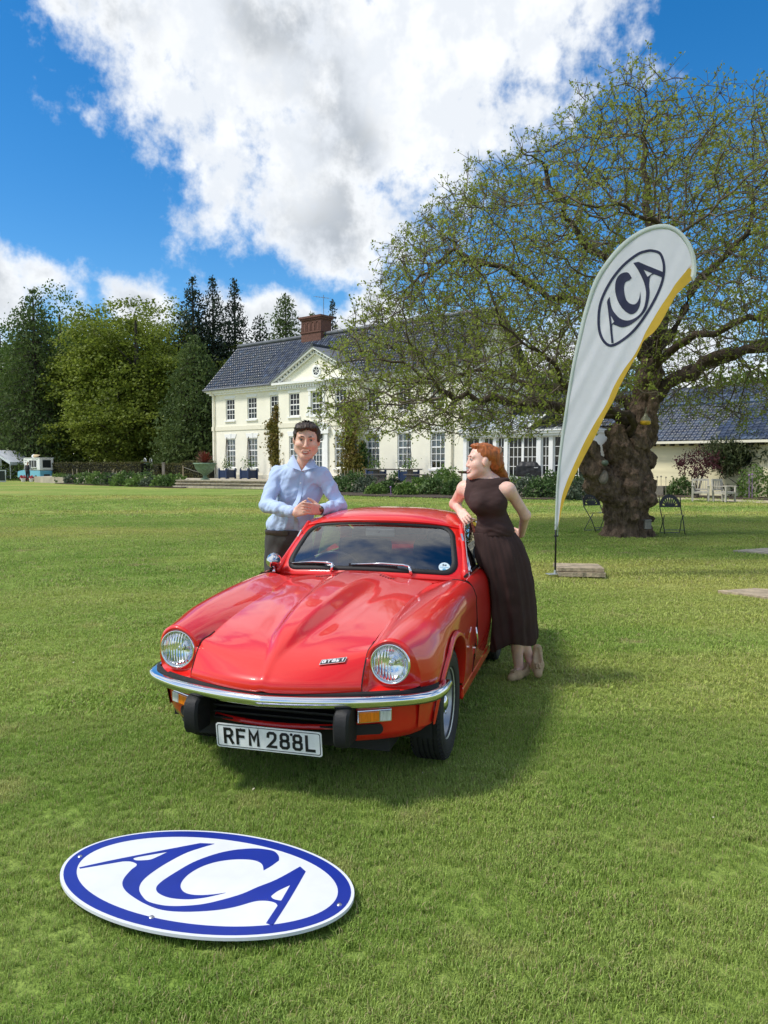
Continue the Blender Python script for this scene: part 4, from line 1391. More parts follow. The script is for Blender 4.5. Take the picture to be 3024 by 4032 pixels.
def bars_bay(parent, p, q, z0, z1, cols, rows, name='window', panel=0.0):
  """glazed bay between two local plan points"""
  p, q = Vector((p[0], p[1], 0)), Vector((q[0], q[1], 0))
  d = q - p; L = d.length; d.normalize(); n = Vector((d.y, -d.x, 0))
  P = lambda s, z, o=0.0: tuple(p + d * s + n * o + Vector((0, 0, z)))
  mb = MB()
  fw = 0.07
  for s in (fw / 2, L - fw / 2): mb.bar(P(s, z0), P(s, z1), fw, 0.08, up=tuple(n))
  for z in (z0 + fw / 2, z1 - fw / 2): mb.bar(P(fw, z), P(L - fw, z), 0.08, fw, up=(0, 0, 1))
  zz = z0 + fw + panel
  if panel: mb.add([P(fw, z0 + fw), P(L - fw, z0 + fw), P(L - fw, zz), P(fw, zz)], [(0, 1, 2, 3)])
  for c in range(1, cols): mb.bar(P(fw + (L - 2 * fw) * c / cols, zz), P(fw + (L - 2 * fw) * c / cols, z1 - fw), 0.03, 0.04, up=tuple(n))
  for r in range(1, rows): mb.bar(P(fw, zz + (z1 - fw - zz) * r / rows), P(L - fw, zz + (z1 - fw - zz) * r / rows), 0.04, 0.03, up=(0, 0, 1))
  w = mb.build(name, wpaint, parent)
  for c in range(cols):
    for r in range(rows):
      s0, s1 = fw + (L - 2 * fw) * c / cols, fw + (L - 2 * fw) * (c + 1) / cols
      a, b = zz + (z1 - fw - zz) * r / rows, zz + (z1 - fw - zz) * (r + 1) / rows
      MB().add([P(s0, a, -0.01), P(s1, a, -0.01), P(s1, b, -0.01), P(s0, b, -0.01)], [(0, 1, 2, 3)]).build('pane', darkpane, w)
  return w

def build_conservatory():
  cv = thing('conservatory', 'white glazed conservatory with french doors on the right of the house', 'conservatory', (H0[0], H0[1], 0), HRZ)
  z0, z1 = ZB, 3.02
  # plan: shallow bays, doors in a projecting centre
  pts = [(21.25, -0.55), (22.3, -0.55), (23.2, -0.55), (23.9, -0.55), (25.9, -0.55), (26.6, -0.55), (27.6, -0.55), (28.6, -0.55)]
  pier = MB()
  for t, y in pts: pier.bb((t - 0.11, y - 0.02, z0 - 0.3), (t + 0.11, y + 0.2, z1))
  pier.bb((21.1, -0.70, z1 + 0.001), (28.8, 2.4, z1 + 0.14)).bb((21.0, -0.80, z1 + 0.141), (28.9, 2.4, z1 + 0.26)).bb((20.95, -0.86, z1 + 0.261), (28.95, 2.4, z1 + 0.33))
  pier.bb((28.72, -0.4, z0 - 0.3), (28.8, 2.4, z1))
  pier.build('frame', wpaint, cv)
  dw = MB()
  for a, b in zip(pts, pts[1:]):
    if abs(a[0] - 23.9) < 0.01: continue
    dw.bb((a[0] + 0.111, -0.5, z0 - 0.3), (b[0] - 0.111, -0.3, z0 + 0.42))
  dw.build('dwarf_wall', cream, cv)
  for a, b in zip(pts, pts[1:]):
    if abs(a[0] - 23.9) < 0.01:
      bars_bay(cv, (a[0] + 0.12, -0.45), (24.9, -0.45), z0, z1, 3, 4, 'french_door', 0.35)
      bars_bay(cv, (24.9, -0.45), (b[0] - 0.12, -0.45), z0, z1, 3, 4, 'french_door', 0.35)
    else:
      bars_bay(cv, (a[0] + 0.112, -0.42), (b[0] - 0.112, -0.42), z0 + 0.43, z1, 2, 4)
  MB().bb((21.2, 1.5, 0.3), (28.7, 1.55, 3.0)).build('room_shade_sheet', room_shade, cv)  # one dark sheet stands for the shade within the conservatory
  # glass roof: lean-to with a cross gable over the doors
  zr = 4.35
  rg = pm('roof_glass_grey', (0.26, 0.29, 0.30), 0.12, 0, 0.6, 0.4, var=0.2, vscale=1.5)
  y0, y1 = -0.86, 2.4
  ze = z1 + 0.335
  for k in range(16):
    a, b = 20.95 + 0.5 * k, 20.95 + 0.5 * (k + 1)
    MB().add([(a + 0.02, y0, ze), (b - 0.02, y0, ze), (b - 0.02, y1, zr), (a + 0.02, y1, zr)], [(0, 1, 2, 3)]).build('roof_pane', rg, cv)
    MB().bar((a, y0, ze + 0.01), (a, y1, zr + 0.01), 0.05, 0.06, up=(0, 0, 1)).build('roof_bar', wpaint, cv)
  gx0, gx1, gx = 25.3, 28.5, 26.9
  gb = MB()
  for sgn, xe in ((-1, gx0), (1, gx1)):
    for k in range(4):
      f0, f1 = k / 4, (k + 1) / 4
      A = lambda f, y: (xe + (gx - xe) * f, y, ze + 0.02 + 1.0 * f)
      gb.bar((A(f1, y0)[0], y0 - 0.03, A(f1, y0)[2] + 0.02), (A(f1, y0)[0], 1.8, A(f1, y0)[2] + 0.02), 0.045, 0.05)
      MB().add([A(f0, y0 - 0.02), A(f1, y0 - 0.02), A(f1, 1.8), A(f0, 1.8)], [(0, 1, 2, 3)]).build('roof_pane', rg, cv)
    gb.bar((xe, y0 - 0.05, ze + 0.03), (gx, y0 - 0.05, ze + 1.05), 0.10, 0.10)
  gb.build('gable_frame', wpaint, cv)
build_conservatory()

def build_outbuilding():
  ob = thing('outbuilding', 'low cream brick outbuilding with blue pantiles and a round window', 'building', (H0[0], H0[1], 0), HRZ)
  pb = pm('painted_brick', (0.72, 0.66, 0.44), 0.85, var=0.10, vscale=0.8, bump=0.3, bscale=6, bdist=0.02, stretch=(0.6, 1, 4.0))
  T0, T1, y = 29.6, 48.0, 1.0
  # wall around the round opening
  oc = (35.55, 1.80); ro = 0.42
  mb = MB()
  wall_with_holes(mb, T0, T1, -0.2, 2.55, y, 0.3, [(oc[0] - 0.45, oc[0] + 0.45, oc[1] - 0.45, oc[1] + 0.45)])
  sq = [(oc[0] - 0.4505, oc[1] - 0.4505), (oc[0] + 0.4505, oc[1] - 0.4505), (oc[0] + 0.4505, oc[1] + 0.4505), (oc[0] - 0.4505, oc[1] + 0.4505)]
  cir = [(oc[0] + ro * math.cos(a), oc[1] + ro * math.sin(a)) for a in np.linspace(0, 2 * math.pi, 28, endpoint=False)]
  mb.poly([sq, cir], 0, 0.3, fn=lambda a, b, d: (a, y + d, b))
  mb.bb((T0, y + 0.301, -0.2), (T0 + 0.3, 7.5, 2.55)).poly([[(y, 2.55), (7.5, 2.55), (4.2, 4.45)]], 0, 0.3, fn=lambda a, b, d: (T0 + d, a, b))
  mb.build('wall', pb, ob, recalc=True)
  M = Matrix.Translation((oc[0], y + 0.14, oc[1])) @ Matrix.Rotation(math.pi / 2, 4, 'X')
  rw = MB().lathe([(0.36, 0.0), (0.36, 0.05), (0.42, 0.06), (0.425, -0.05)], 36, M)
  for k in range(5):
    a = math.pi / 2 + k * 2 * math.pi / 5
    rw.bar(M @ Vector((0.08 * math.cos(a), 0.08 * math.sin(a), 0.03)), M @ Vector((0.37 * math.cos(a), 0.37 * math.sin(a), 0.03)), 0.05, 0.04)
  rw.lathe([(0.06, 0.01), (0.06, 0.05), (0.11, 0.05), (0.11, 0.01)], 20, M)
  w = rw.build('round_window', wpaint, ob, smooth=True, auto=40)
  MB().lathe([(0, 0.005), (0.37, 0.005)], 32, M).build('pane', darkpane, w)
  M2 = Matrix.Translation((oc[0], y - 0.012, oc[1])) @ Matrix.Rotation(math.pi / 2, 4, 'X')
  MB().lathe([(0.42, -0.01), (0.42, 0.02), (0.52, 0.02), (0.53, -0.01)], 36, M2).build('window_surround', pb, w, smooth=True, auto=40)
  rf = bpy.data.objects.new('roof', None); COL.objects.link(rf); rf.parent = ob
  y0, z0, y1, z1 = 0.55, 2.68, 4.2, 4.62
  MB().add([(T0 - 0.3, y0, z0 - 0.03), (T1, y0, z0 - 0.03), (T1, y1, z1 - 0.03), (T0 - 0.3, y1, z1 - 0.03), (T0 - 0.3, 7.9, z0), (T1, 7.9, z0)], [(0, 1, 2, 3), (3, 2, 5, 4)]).build('roof_deck', MATS['roof_dark'], rf)
  pantile_roof(rf, T0 - 0.3, 44.0, y0 - 0.02, z0 - 0.02, y1, z1, 0.26, 0.31, lambda s: abs(s[0] - 37.5) + 0.8 * abs(s[2] - 3.2))
  MB().tube([(T0 - 0.3, y1, z1 + 0.05), (T1, y1, z1 + 0.05)], 0.13, 10).build('ridge_tile', TILE, rf)
  MB().bb((T0 - 0.3, y0 - 0.12, 2.52), (T1, y0 - 0.02, 2.64)).build('gutter', MATS['cream_trim'], ob)
  for k in range(34):
    t = T0 + 0.1 + k * 0.45
    MB().bb((t - 0.05, y0 - 0.0, 2.42), (t + 0.05, y + 0.05, 2.56)).build('rafter_end', pm('rafter_dark', (0.03, 0.025, 0.02), 0.8, var=0.2), ob)
  # taller tiled range behind
  rr = thing('rear_range', 'taller blue tiled roof rising behind the low outbuilding', 'building', (H0[0], H0[1], 0), HRZ)
  MB().bb((21.06, 3.6, -0.2), (38.0, 9.5, 3.6)).build('wall', cream, rr)
  rf2 = bpy.data.objects.new('roof', None); COL.objects.link(rf2); rf2.parent = rr
  MB().add([(21.06, 3.2, 3.58), (38.4, 3.2, 3.58), (35.4, 6.5, 5.75), (21.06, 6.5, 5.75), (38.4, 9.9, 3.58)], [(0, 1, 2, 3), (1, 4, 2)]).build('roof_deck', MATS['roof_dark'], rf2)
  pantile_roof(rf2, 21.1, 38.4, 3.18, 3.60, 6.5, 5.75, 0.27, 0.33, lambda s: abs(s[0] - 33), cut=lambda t, y, z: t > 38.4 - (z - 3.6) * 1.4, n_single=150)
build_outbuilding()

# ------------------------------------------------------------------ terrace and paving
def build_terrace():
  edge = [(-30, 66), (-25.6, 61.6), (-18.6, 55.3), (-13.4, 51.0), (-8.0, 48.6), (-5.0, 46.0), (-2.4, 43.6), (2.0, 40.2), (6.6, 38.2), (11.0, 37.2), (13.5, 37.2)]
  back = [(20, 45), (8, 60), (-8, 75), (-30, 75)]
  pv = pm('terrace_paving', (0.40, 0.35, 0.27), 0.9, var=0.2, vscale=1.2, bump=0.4, bscale=12, bdist=0.02)
  L = edge + back
  struct(MB().poly([L], -0.10, ZB - 0.0).build('terrace', pv, None, recalc=True), 'stone flagged terrace in front of the house', 'terrace')
  # low retaining wall of coursed stone along the visible edge
  wl = thing('terrace_wall', 'low weathered stone retaining wall with projecting courses beside the urn', 'wall', (-13.4, 50.4, 0))
  sm = pm('coursed_stone', (0.34, 0.29, 0.21), 0.9, var=0.3, vscale=4, bump=0.6, bscale=14, bdist=0.03, rnd=0.22)
  capm = pm('coping_stone', (0.42, 0.37, 0.28), 0.9, var=0.22, vscale=4, bump=0.5, bscale=12, bdist=0.02, rnd=0.15)
  P = [np.array(p) for p in ((-13.6, 50.55), (-8.0, 48.05), (-5.0, 45.5))]
  r = random.Random(9)
  for A, B in zip(P, P[1:]):
    L = np.linalg.norm(B - A); d = (B - A) / L; a = math.atan2(d[1], d[0]); n = np.array((d[1], -d[0]))
    for c, (z, h, out, m) in enumerate(((0.0, 0.14, 0.42, capm), (0.14, 0.12, 0.12, sm), (0.26, 0.06, 0.24, capm), (0.32, 0.13, 0.05, sm), (0.45, 0.07, 0.16, capm))):
      s = 0
      while s < L - 0.1:
        w = min(r.uniform(0.45, 0.95), L - s)
        p = A + d * (s + w / 2) + n * (out - 0.25)
        o = MB().box((0, 0, 0), (w - 0.012, 0.5, h - 0.008), rz=a).build('coping' if m is capm else 'stone', m, wl)
        o.location = (p[0] + 13.4, p[1] - 50.4, z + h / 2 + r.uniform(-0.006, 0.006))
        s += w
  # gravel path by the garden chairs
  pth = pm('path_gravel', (0.42, 0.36, 0.26), 0.95, var=0.18, vscale=6, bump=0.5, bscale=40)
  a = [(9.5, 33.9), (12.2, 33.4), (15.2, 30.2), (22, 24.5), (22.6, 26.6), (16.4, 31.9), (13.4, 35.0), (9.8, 35.3)]
  struct(MB().poly([a], 0.004, 0.016).build('path', pth, None, recalc=True), 'pale gravel path along the flower border', 'path')
build_terrace()
# ================================================================== the red coupe
def build_car():
  yaw = 0.268
  s_, c_ = math.sin(yaw), math.cos(yaw)
  car = thing('sports_car', 'glossy red vintage sports coupe with chrome bumper and plate RFM 288L', 'car', (-0.34, 4.124, 0), math.atan2(-c_, -s_))
  red = pm('car_paint_red', (0.68, 0.014, 0.010), 0.35, 0.0, 0.25, 1.0, var=0.04, vscale=3.0)
  chrome = pm('chrome', (0.78, 0.79, 0.81), 0.10, 1.0, var=0.03, vscale=8)
  rubber = pm('black_rubber', (0.011, 0.011, 0.012), 0.62, 0, 0.35, bump=0.15, bscale=120, var=0.3, vscale=14)
  softblack = pm('matt_black', (0.008, 0.008, 0.009), 0.75, var=0.3, vscale=8)
  tyre_m = pm('tyre_rubber', (0.017, 0.017, 0.018), 0.72, var=0.35, vscale=25, bump=0.2, bscale=150)
  silver = pm('silver_wheel_paint', (0.52, 0.53, 0.54), 0.34, 0.55, var=0.12, vscale=14)
  glass = glassmat('windscreen_glass', (0.78, 0.86, 0.84), 3.0)
  trim = pm('interior_black', (0.012, 0.012, 0.015), 0.6, var=0.4, vscale=20)
  dark = pm('shut_line_dark', (0.006, 0.002, 0.002), 0.8, var=0.2)

  # ---------------- wing sections
  XS = np.array([-0.95, -0.6, -0.3, 0.0, 0.25, 0.45, 0.57])
  T = {-0.95: [(.50, .806), (.545, .812), (.615, .824), (.685, .808), (.728, .752), (.742, .60), (.715, .26)],
     -0.6: [(.452, .790), (.505, .802), (.600, .824), (.683, .808), (.727, .748), (.740, .60), (.715, .26)],
     -0.3: [(.432, .772), (.485, .790), (.592, .815), (.677, .797), (.722, .735), (.737, .60), (.712, .28)],
     0.0: [(.425, .748), (.478, .772), (.583, .799), (.668, .778), (.717, .712), (.736, .60), (.712, .30)],
     0.25: [(.421, .716), (.470, .750), (.570, .780), (.655, .754), (.706, .684), (.729, .58), (.700, .30)],
     0.45: [(.420, .676), (.462, .724), (.550, .757), (.634, .724), (.684, .650), (.708, .56), (.680, .30)],
     0.57: [(.425, .648), (.452, .702), (.538, .744), (.616, .712), (.654, .640), (.668, .56), (.645, .31)]}
  TAB = np.array([[p for p in T[x]] for x in XS])         # (7,7,2)
  DXF = np.array([0.0, 0.006, 0.0, -0.012, -0.032, -0.055, -0.10])
  RA = 0.348
  def wing_ctrl(x):
    return np.stack([cspline(XS, TAB[:, k, :], np.array([x]))[0] for k in range(7)])
  def wing_section(x, nb=6):
    P = wing_ctrl(x)
    w = max(0.0, (x - 0.15) / 0.42) ** 1.6
    P3 = np.column_stack([x + DXF * w, P])
    zb = P3[6, 2]
    xa = x
    if abs(xa) < RA:
      zb = max(zb, 0.29 + math.sqrt(RA * RA - xa * xa))
    top = catmull(P3[:6], 5)                            # to p5
    # crease along the flank
    cz = 0.718
    for q in top:
      if q[1] > 0.66:
        q[1] += 0.006 * math.exp(-((q[2] - cz) / 0.012) ** 2)
    full = catmull(P3, 6)
    tail = []
    z0 = top[-1, 2]
    if zb >= z0:
      # clip the section at the arch
      k = len(top) - 1
      while k > 2 and top[k, 2] < zb:
        k -= 1
      nxt = top[min(k + 1, len(top) - 1)]
      f = (top[k, 2] - zb) / max(top[k, 2] - nxt[2], 1e-5)
      end = top[k] + (nxt - top[k]) * min(max(f, 0), 1)
      head = top[:k + 1]
      t_old = np.linspace(0, 1, len(head)); tn = np.linspace(0, 1, len(top))
      top = np.column_stack([np.interp(tn, t_old, head[:, i]) for i in range(3)])
      top[-1] = top[-1]
      tail = [top[-1] + (end - top[-1]) * (j + 1) / nb for j in range(nb)]
    else:
      for j in range(nb):
        z = z0 + (zb - z0) * (j + 1) / nb
        fl = full[25:]
        y = np.interp(-z, -fl[:, 2], fl[:, 1]); xx = np.interp(-z, -fl[:, 2], fl[:, 0])
        tail.append((xx, y, z))
    return np.vstack([top, np.array(tail)])
  th = np.linspace(0, math.pi, 25)
  stn = sorted(set([round(v, 4) for v in list(np.linspace(0.57, RA + 0.004, 9)) + list((RA - 0.0005) * np.cos(th)) + list(np.linspace(-RA - 0.004, -0.715, 10))]), reverse=True)
  W = [wing_section(x) for x in stn]
  for sg in (1, -1):
    mb = MB()
    mb.grid([[(p[0], sg * p[1], p[2]) for p in r] for r in W])
    # rolled arch flare
    fl = []
    for a in np.linspace(0.02, math.pi - 0.02, 40):
      x, z = RA * math.cos(a), 0.29 + RA * math.sin(a)
      sec = wing_section(max(min(x, 0.5), -0.6))
      y = sec[-1][1]
      w = math.sin(a) ** 0.5
      co = [(1.085, 0.000), (1.06, 0.014), (1.02, 0.022), (0.99, 0.018), (0.975, 0.0), (0.965, -0.05)]
      fl.append([(x * k, sg * (y + dy * (0.4 + 0.6 * w) + (0.004 if k > 1.05 else 0)), 0.29 + (z - 0.29) * k) for k, dy in co])
    mb.grid(fl)
    mb.build('front_wing', red, car, smooth=True, recalc=True, auto=50)

  # ---------------- bonnet
  tc = np.array([0, .04, .08, .14, .22, .34, .5, .7, .86, 1.0])
  xc = np.interp(tc, [0, 1], [0.765, -0.755])
  zc = cspline([-0.755, -0.6, -0.3, 0.0, 0.3, 0.5, 0.62, 0.70, 0.765], [.832, .824, .800, .768, .726, .688, .648, .610, .566], xc)
  ze_t = cspline([-0.72, -0.6, -0.3, 0, .25, .45, .56, .60, .632], [.797, .790, .772, .748, .716, .678, .650, .606, .556], np.interp(tc, [0, 1], [0.632, -0.72]))
  def bonnet_pt(t, q, lift=0.0):
    """t 0 lip .. 1 rear, q -1..1 across"""
    x0 = 0.765 + (-0.755 - 0.765) * t
    x1 = 0.632 + (-0.72 - 0.632) * t
    z0 = float(cspline([-0.755, -0.6, -0.3, 0.0, 0.3, 0.5, 0.62, 0.70, 0.765], [.832, .824, .800, .768, .726, .688, .648, .610, .566], np.array([x0]))[0])
    z1 = float(cspline([-0.72, -0.6, -0.3, 0, .25, .45, .56, .60, .632], [.797, .790, .772, .748, .716, .678, .650, .606, .556], np.array([x1]))[0])
    a = abs(q)
    ye = float(cspline(XS, TAB[:, 0, 0], np.array([min(x1, 0.57)]))[0])
    x = x0 + (x1 - x0) * a ** 1.7
    z = z0 + (z1 - z0) * a ** 2.3
    y = q * ye
    wb = np.interp(x, [-0.75, 0.1, 0.45, 0.66], [0.205, 0.135, 0.085, 0.03])
    hb = float(cspline([-0.75, -0.4, -0.1, 0.25, 0.48, 0.60, 0.68], [0.020, 0.040, 0.052, 0.052, 0.034, 0.010, 0.0], np.array([x]))[0]) if x < 0.68 else 0
    u = abs(y) / wb
    g = 1 - np.clip((u - 0.42) / 0.62, 0, 1) ** 1.0
    g = g * g * (3 - 2 * g)
    z += hb * g
    if x > 0.5:
      z += 0.006 * math.exp(-(y / 0.02) ** 2) * min(1, (x - 0.5) / 0.1)
    # shallow scoop beside the bulge
    z -= 0.007 * math.exp(-((abs(y) - wb * 1.3) / 0.06) ** 2) * np.interp(x, [-0.75, -0.2, 0.4, 0.62], [0.3, 1, 1, 0])
    return np.array([x, y, z + lift])
  ts = list(np.linspace(0, 0.16, 14)) + list(np.linspace(0.18, 1, 44))
  qs = np.linspace(-1, 1, 85)
  G = []
  lip0 = [bonnet_pt(0, q) for q in qs]
  G.append([p + np.array((-0.03, 0, -0.058)) for p in lip0])
  G.append([p + np.array((0.010, 0, -0.056)) for p in lip0])
  G.append([p + np.array((0.016, 0, -0.048)) for p in lip0])
  G.append([p + np.array((0.010, 0, -0.014)) for p in lip0])
  for t in ts:
    G.append([bonnet_pt(t, q) for q in qs])
  bon = MB().grid(G).build('bonnet', red, car, smooth=True, recalc=True, auto=60)
  # shut lines
  sl = MB()
  for sg in (-1, 1):
    sl.tube([bonnet_pt(t, sg * 0.998) + np.array((0, 0, 0.0005)) for t in np.linspace(0, 0.16, 9)], 0.0035, 6)
    sl.tube([lip0[-1 if sg > 0 else 0] + np.array(d) for d in ((0.012, 0, -0.05), (0.009, 0, -0.014), (0, 0, 0))], 0.0035, 6)
    sl.tube([(p[0] + 0.0, sg * (p[1] + 0.001), p[2] + 0.001) for p in wing_section(-0.712)[9:]], 0.0035, 6)
  sl.build('shut_line', dark, car)

  # ---------------- headlamp surrounds and lamps
  HC = np.array([0.566, 0.538, 0.625])
  lens_m = glassmat('lamp_lens', (0.95, 0.97, 0.97), 1.0, 0.02)
  nt = lens_m.node_tree
  wv = nt.nodes.new('ShaderNodeTexWave'); wv.inputs['Scale'].default_value = 22; wv.bands_direction = 'Y'
  wv.inputs['Distortion'].default_value = 1.2; wv.inputs['Detail'].default_value = 1
  tcn = nt.nodes.new('ShaderNodeTexCoord'); nt.links.new(tcn.outputs['Object'], wv.inputs[0])
  bpn = nt.nodes.new('ShaderNodeBump'); bpn.inputs['Strength'].default_value = 0.55; bpn.inputs['Distance'].default_value = 0.004
  nt.links.new(wv.outputs['Fac'], bpn.inputs['Height'])
  for n in nt.nodes:
    if n.type in ('BSDF_GLOSSY', 'FRESNEL'):
      nt.links.new(bpn.outputs[0], n.inputs['Normal'])
  bowl_m = pm('lamp_reflector', (0.80, 0.82, 0.84), 0.12, 1.0, bump=0.25, bscale=30, bdist=0.01)
  for sg in (1, -1):
    sec0 = W[0]
    # outer loop: wing mouth, lower lip, bonnet edge
    lo = [p for p in sec0 if p[2] > 0.512]
    loop = [np.array(p) for p in lo]
    e = loop[-1]
    be = [bonnet_pt(t, 1.0) for t in np.linspace(0, 0.06, 6)]
    lipb = be[0] + np.array((0.012, 0, -0.05))
    for k in np.linspace(0.12, 0.95, 9):
      p = e + (lipb - e) * k
      p = p + np.array((0.026, 0.012, 0)) * math.sin(math.pi * k)
      p[2] = e[2] + (lipb[2] - e[2]) * k - 0.004
      loop.append(p)
    loop.append(lipb)
    loop += be
    loop = np.array(loop)
    # order by angle about the lamp
    ang = np.unwrap(np.arctan2(loop[:, 2] - HC[2], loop[:, 1] - HC[1]))
    seg = np.concatenate([[0], np.cumsum(np.linalg.norm(np.diff(np.vstack([loop, loop[:1]]), axis=0), axis=1))])
    NN = 64
    lc = np.vstack([loop, loop[:1]])
    tt = np.linspace(0, seg[-1], NN, endpoint=False)
    OL = np.column_stack([np.interp(tt, seg, lc[:, i]) for i in range(3)])
    an = np.arctan2(OL[:, 2] - HC[2], OL[:, 1] - HC[1])
    rings = []
    for k in np.linspace(0, 1, 9):
      rw = []
      for p, a in zip(OL, an):
        ip = HC + np.array((0.004, 0.0925 * math.cos(a), 0.0925 * math.sin(a)))
        e1 = k * k * (3 - 2 * k)
        q = p * (1 - k) + ip * k
        dlow = max(0.0, -math.sin(a))
        q = q + np.array((-0.030 * dlow, 0, -0.004 * dlow)) * math.sin(math.pi * min(k * 1.0, 1)) ** 1.0
        q[0] += 0.012 * math.sin(math.pi * k) * max(0, math.sin(a))
        rw.append((q[0], sg * q[1], q[2]))
      rings.append(rw + [rw[0]])
    # inner sleeve
    rings.append([(p[0] - 0.02, p[1], p[2]) for p in rings[-1]])
    MB().grid(rings).build('headlamp_surround', red, car, smooth=True, recalc=True, auto=60)
    hm = Matrix.Translation((HC[0], sg * HC[1], HC[2])) @ Matrix.Rotation(math.pi / 2 - 0.03, 4, 'Y') @ Matrix.Scale(0.94, 4)
    hl = MB().lathe([(0.0, -0.045), (0.03, -0.043), (0.06, -0.034), (0.085, -0.012), (0.090, 0.0)], 40, hm).build('headlamp', bowl_m, car, smooth=True)
    MB().lathe([(0.0, 0.026), (0.03, 0.0245), (0.06, 0.019), (0.080, 0.010), (0.089, 0.002)], 40, hm).build('lens', lens_m, hl, smooth=True)
    MB().lathe([(0.088, 0.002), (0.089, 0.010), (0.093, 0.014), (0.098, 0.012), (0.1005, 0.004), (0.1005, -0.01)], 48, hm).build('chrome_ring', chrome, hl, smooth=True)
    MB().lathe([(0.0, -0.008), (0.012, -0.008), (0.016, -0.02), (0.016, -0.04)], 16, hm).build('bulb_shield', chrome, hl, smooth=True)

  # ---------------- bumper
  bp = [(0.30, .748, .474), (0.40, .746, .471), (0.485, .722, .470), (0.545, .675, .470), (0.60, .600, .471), (0.66, .490, .472), (0.715, .350, .474), (0.760, .180, .475), (0.788, 0.0, .476)]
  hp = catmull(bp, 6)
  path = [np.array(p) for p in hp] + [np.array((p[0], -p[1], p[2])) for p in hp[::-1][1:]]
  prof = [(-0.012, .027), (0.010, .028), (0.020, .024), (0.026, .014), (0.028, 0.002), (0.025, -0.009), (0.018, -0.019), (0.008, -0.024), (-0.010, -0.025)]
  rows = []
  n = len(path)
  for i, p in enumerate(path):
    d = path[min(i + 1, n - 1)] - path[max(i - 1, 0)]
    nn = np.array((-d[1], d[0], 0)); nn /= np.linalg.norm(nn)
    if nn @ np.array((1, p[1], 0)) < 0: nn = -nn
    tp = min(1, 0.35 + 0.65 * min(i, n - 1 - i) / 5)
    rows.append([tuple(p + nn * a + np.array((0, 0, b * (0.75 + 0.25 * tp)))) for a, b in prof])
  MB().grid(rows).build('front_bumper', chrome, car, smooth=True, recalc=True, auto=70)
  # dark gap above the bumper
  gp = MB()
  gp.grid([[(p[0] - 0.035, p[1] * 0.985, .512), (p[0] - 0.012, p[1] * 0.99, .508), (p[0] - 0.012, p[1] * 0.99, .490)] for p in path[8:-8]])
  gp.build('bumper_gap', softblack, car)
  for sg in (1, -1):
    b = MB()
    y0, w = 0.365 * sg, 0.036
    sec = [(0.64, .455), (0.735, .452), (0.765, .430), (0.775, .380), (0.770, .310), (0.755, .287), (0.64, .287)]
    rr = []
    for yy, inset in ((-w, 0.012), (-w + 0.010, 0.0), (w - 0.010, 0.0), (w, 0.012)):
      rr.append([(x - (inset if x > 0.7 else 0), y0 + yy, z - (inset * 0.6 if z > 0.4 else -inset * 0.4)) for x, z in sec])
    b.grid([r + [r[0]] for r in rr])
    o = len(b.v)
    b.add(rr[0], [tuple(range(len(sec)))]); b.add(rr[-1], [tuple(range(len(sec)))[::-1]])
    b.build('overrider', rubber, car, smooth=True, recalc=True, auto=45)

  # ---------------- valance, mouth, plate
  for sg in (1, -1):
    rows = []
    for y, x in [(.385, .655), (.44, .632), (.50, .602), (.56, .562), (.61, .520), (.65, .475), (.675, .43), (.69, .385), (.695, .36)]:
      zl = np.interp(y, [.385, .60, .66, .695], [.268, .272, .285, .31])
      rows.append([(x - dx, sg * y, z) for dx, z in ((0, .475), (.003, .42), (.010, .36), (.025, .31), (.05, zl), (.085, zl - 0.004))])
    MB().grid(rows).build('valance_panel', red, car, smooth=True, recalc=True)
    # duct
    dm = Matrix.Translation((0.614, sg * 0.440, 0.332)) @ Matrix.Rotation(sg * 0.40, 4, 'Z')
    pts = [(math.cos(a) * 0.022 + (0.052 if math.cos(a) > 0 else -0.052), math.sin(a) * 0.024) for a in np.linspace(0, 2 * math.pi, 28, endpoint=False)]
    MB().poly([pts], 0, 0.012, dm @ Matrix(((0, 0, 1, 0), (1, 0, 0, 0), (0, 1, 0, 0), (0, 0, 0, 1)))).build('brake_duct', softblack, car)
    # indicator lamp: amber + clear
    im = Matrix.Translation((0.622, sg * 0.478, 0.400)) @ Matrix.Rotation(sg * 0.50, 4, 'Z')
    ind = MB().box((0, 0, 0), (0.024, 0.158, 0.058), M=im.to_3x3()).build('indicator', chrome, car, bevel=0.004)
    ind.location = im.translation
    amber = pm('amber_lens', (0.80, 0.20, 0.01), 0.12, 0, 0.6, 0.6, var=0.25, vscale=60, stretch=(1, 1, 0.2), sss=0.0)
    clear = pm('clear_lens', (0.60, 0.62, 0.60), 0.10, 0, 0.6, 0.6, var=0.3, vscale=80, stretch=(1, 1, 0.15))
    q = im.to_3x3()
    MB().box(q @ Vector((0.014, sg * -0.027, 0)), (0.012, 0.094, 0.048), M=q).build('amber_lens', amber, ind, bevel=0.004)
    MB().box(q @ Vector((0.014, sg * 0.049, 0)), (0.012, 0.052, 0.048), M=q).build('clear_lens', clear, ind, bevel=0.004)
  mo = MB()
  mo.bb((0.42, -0.40, 0.26), (0.47, 0.40, 0.50))
  mo.bb((0.30, -0.50, 0.22), (0.44, 0.50, 0.30))
  mo.build('grille_backing', softblack, car)
  for k in range(5):
    z = 0.325 + k * 0.030
    MB().box((0.600, 0, z), (0.05, 0.64, 0.008)).build('grille_slat', rubber, car)
  bs = MB().grid([[(0.655 - 0.10 * (y / 0.4) ** 2, y, z) for z in (0.312, 0.330)] + [(0.64 - 0.10 * (y / 0.4) ** 2, y, 0.332)] for y in np.linspace(-0.33, 0.33, 15)]).build('lower_lip', red, car, smooth=True, recalc=True)
  pl_m = pm('plate_white', (0.82, 0.83, 0.82), 0.35, var=0.08, vscale=16)
  ink = pm('plate_black', (0.008, 0.008, 0.009), 0.4, var=0.2)
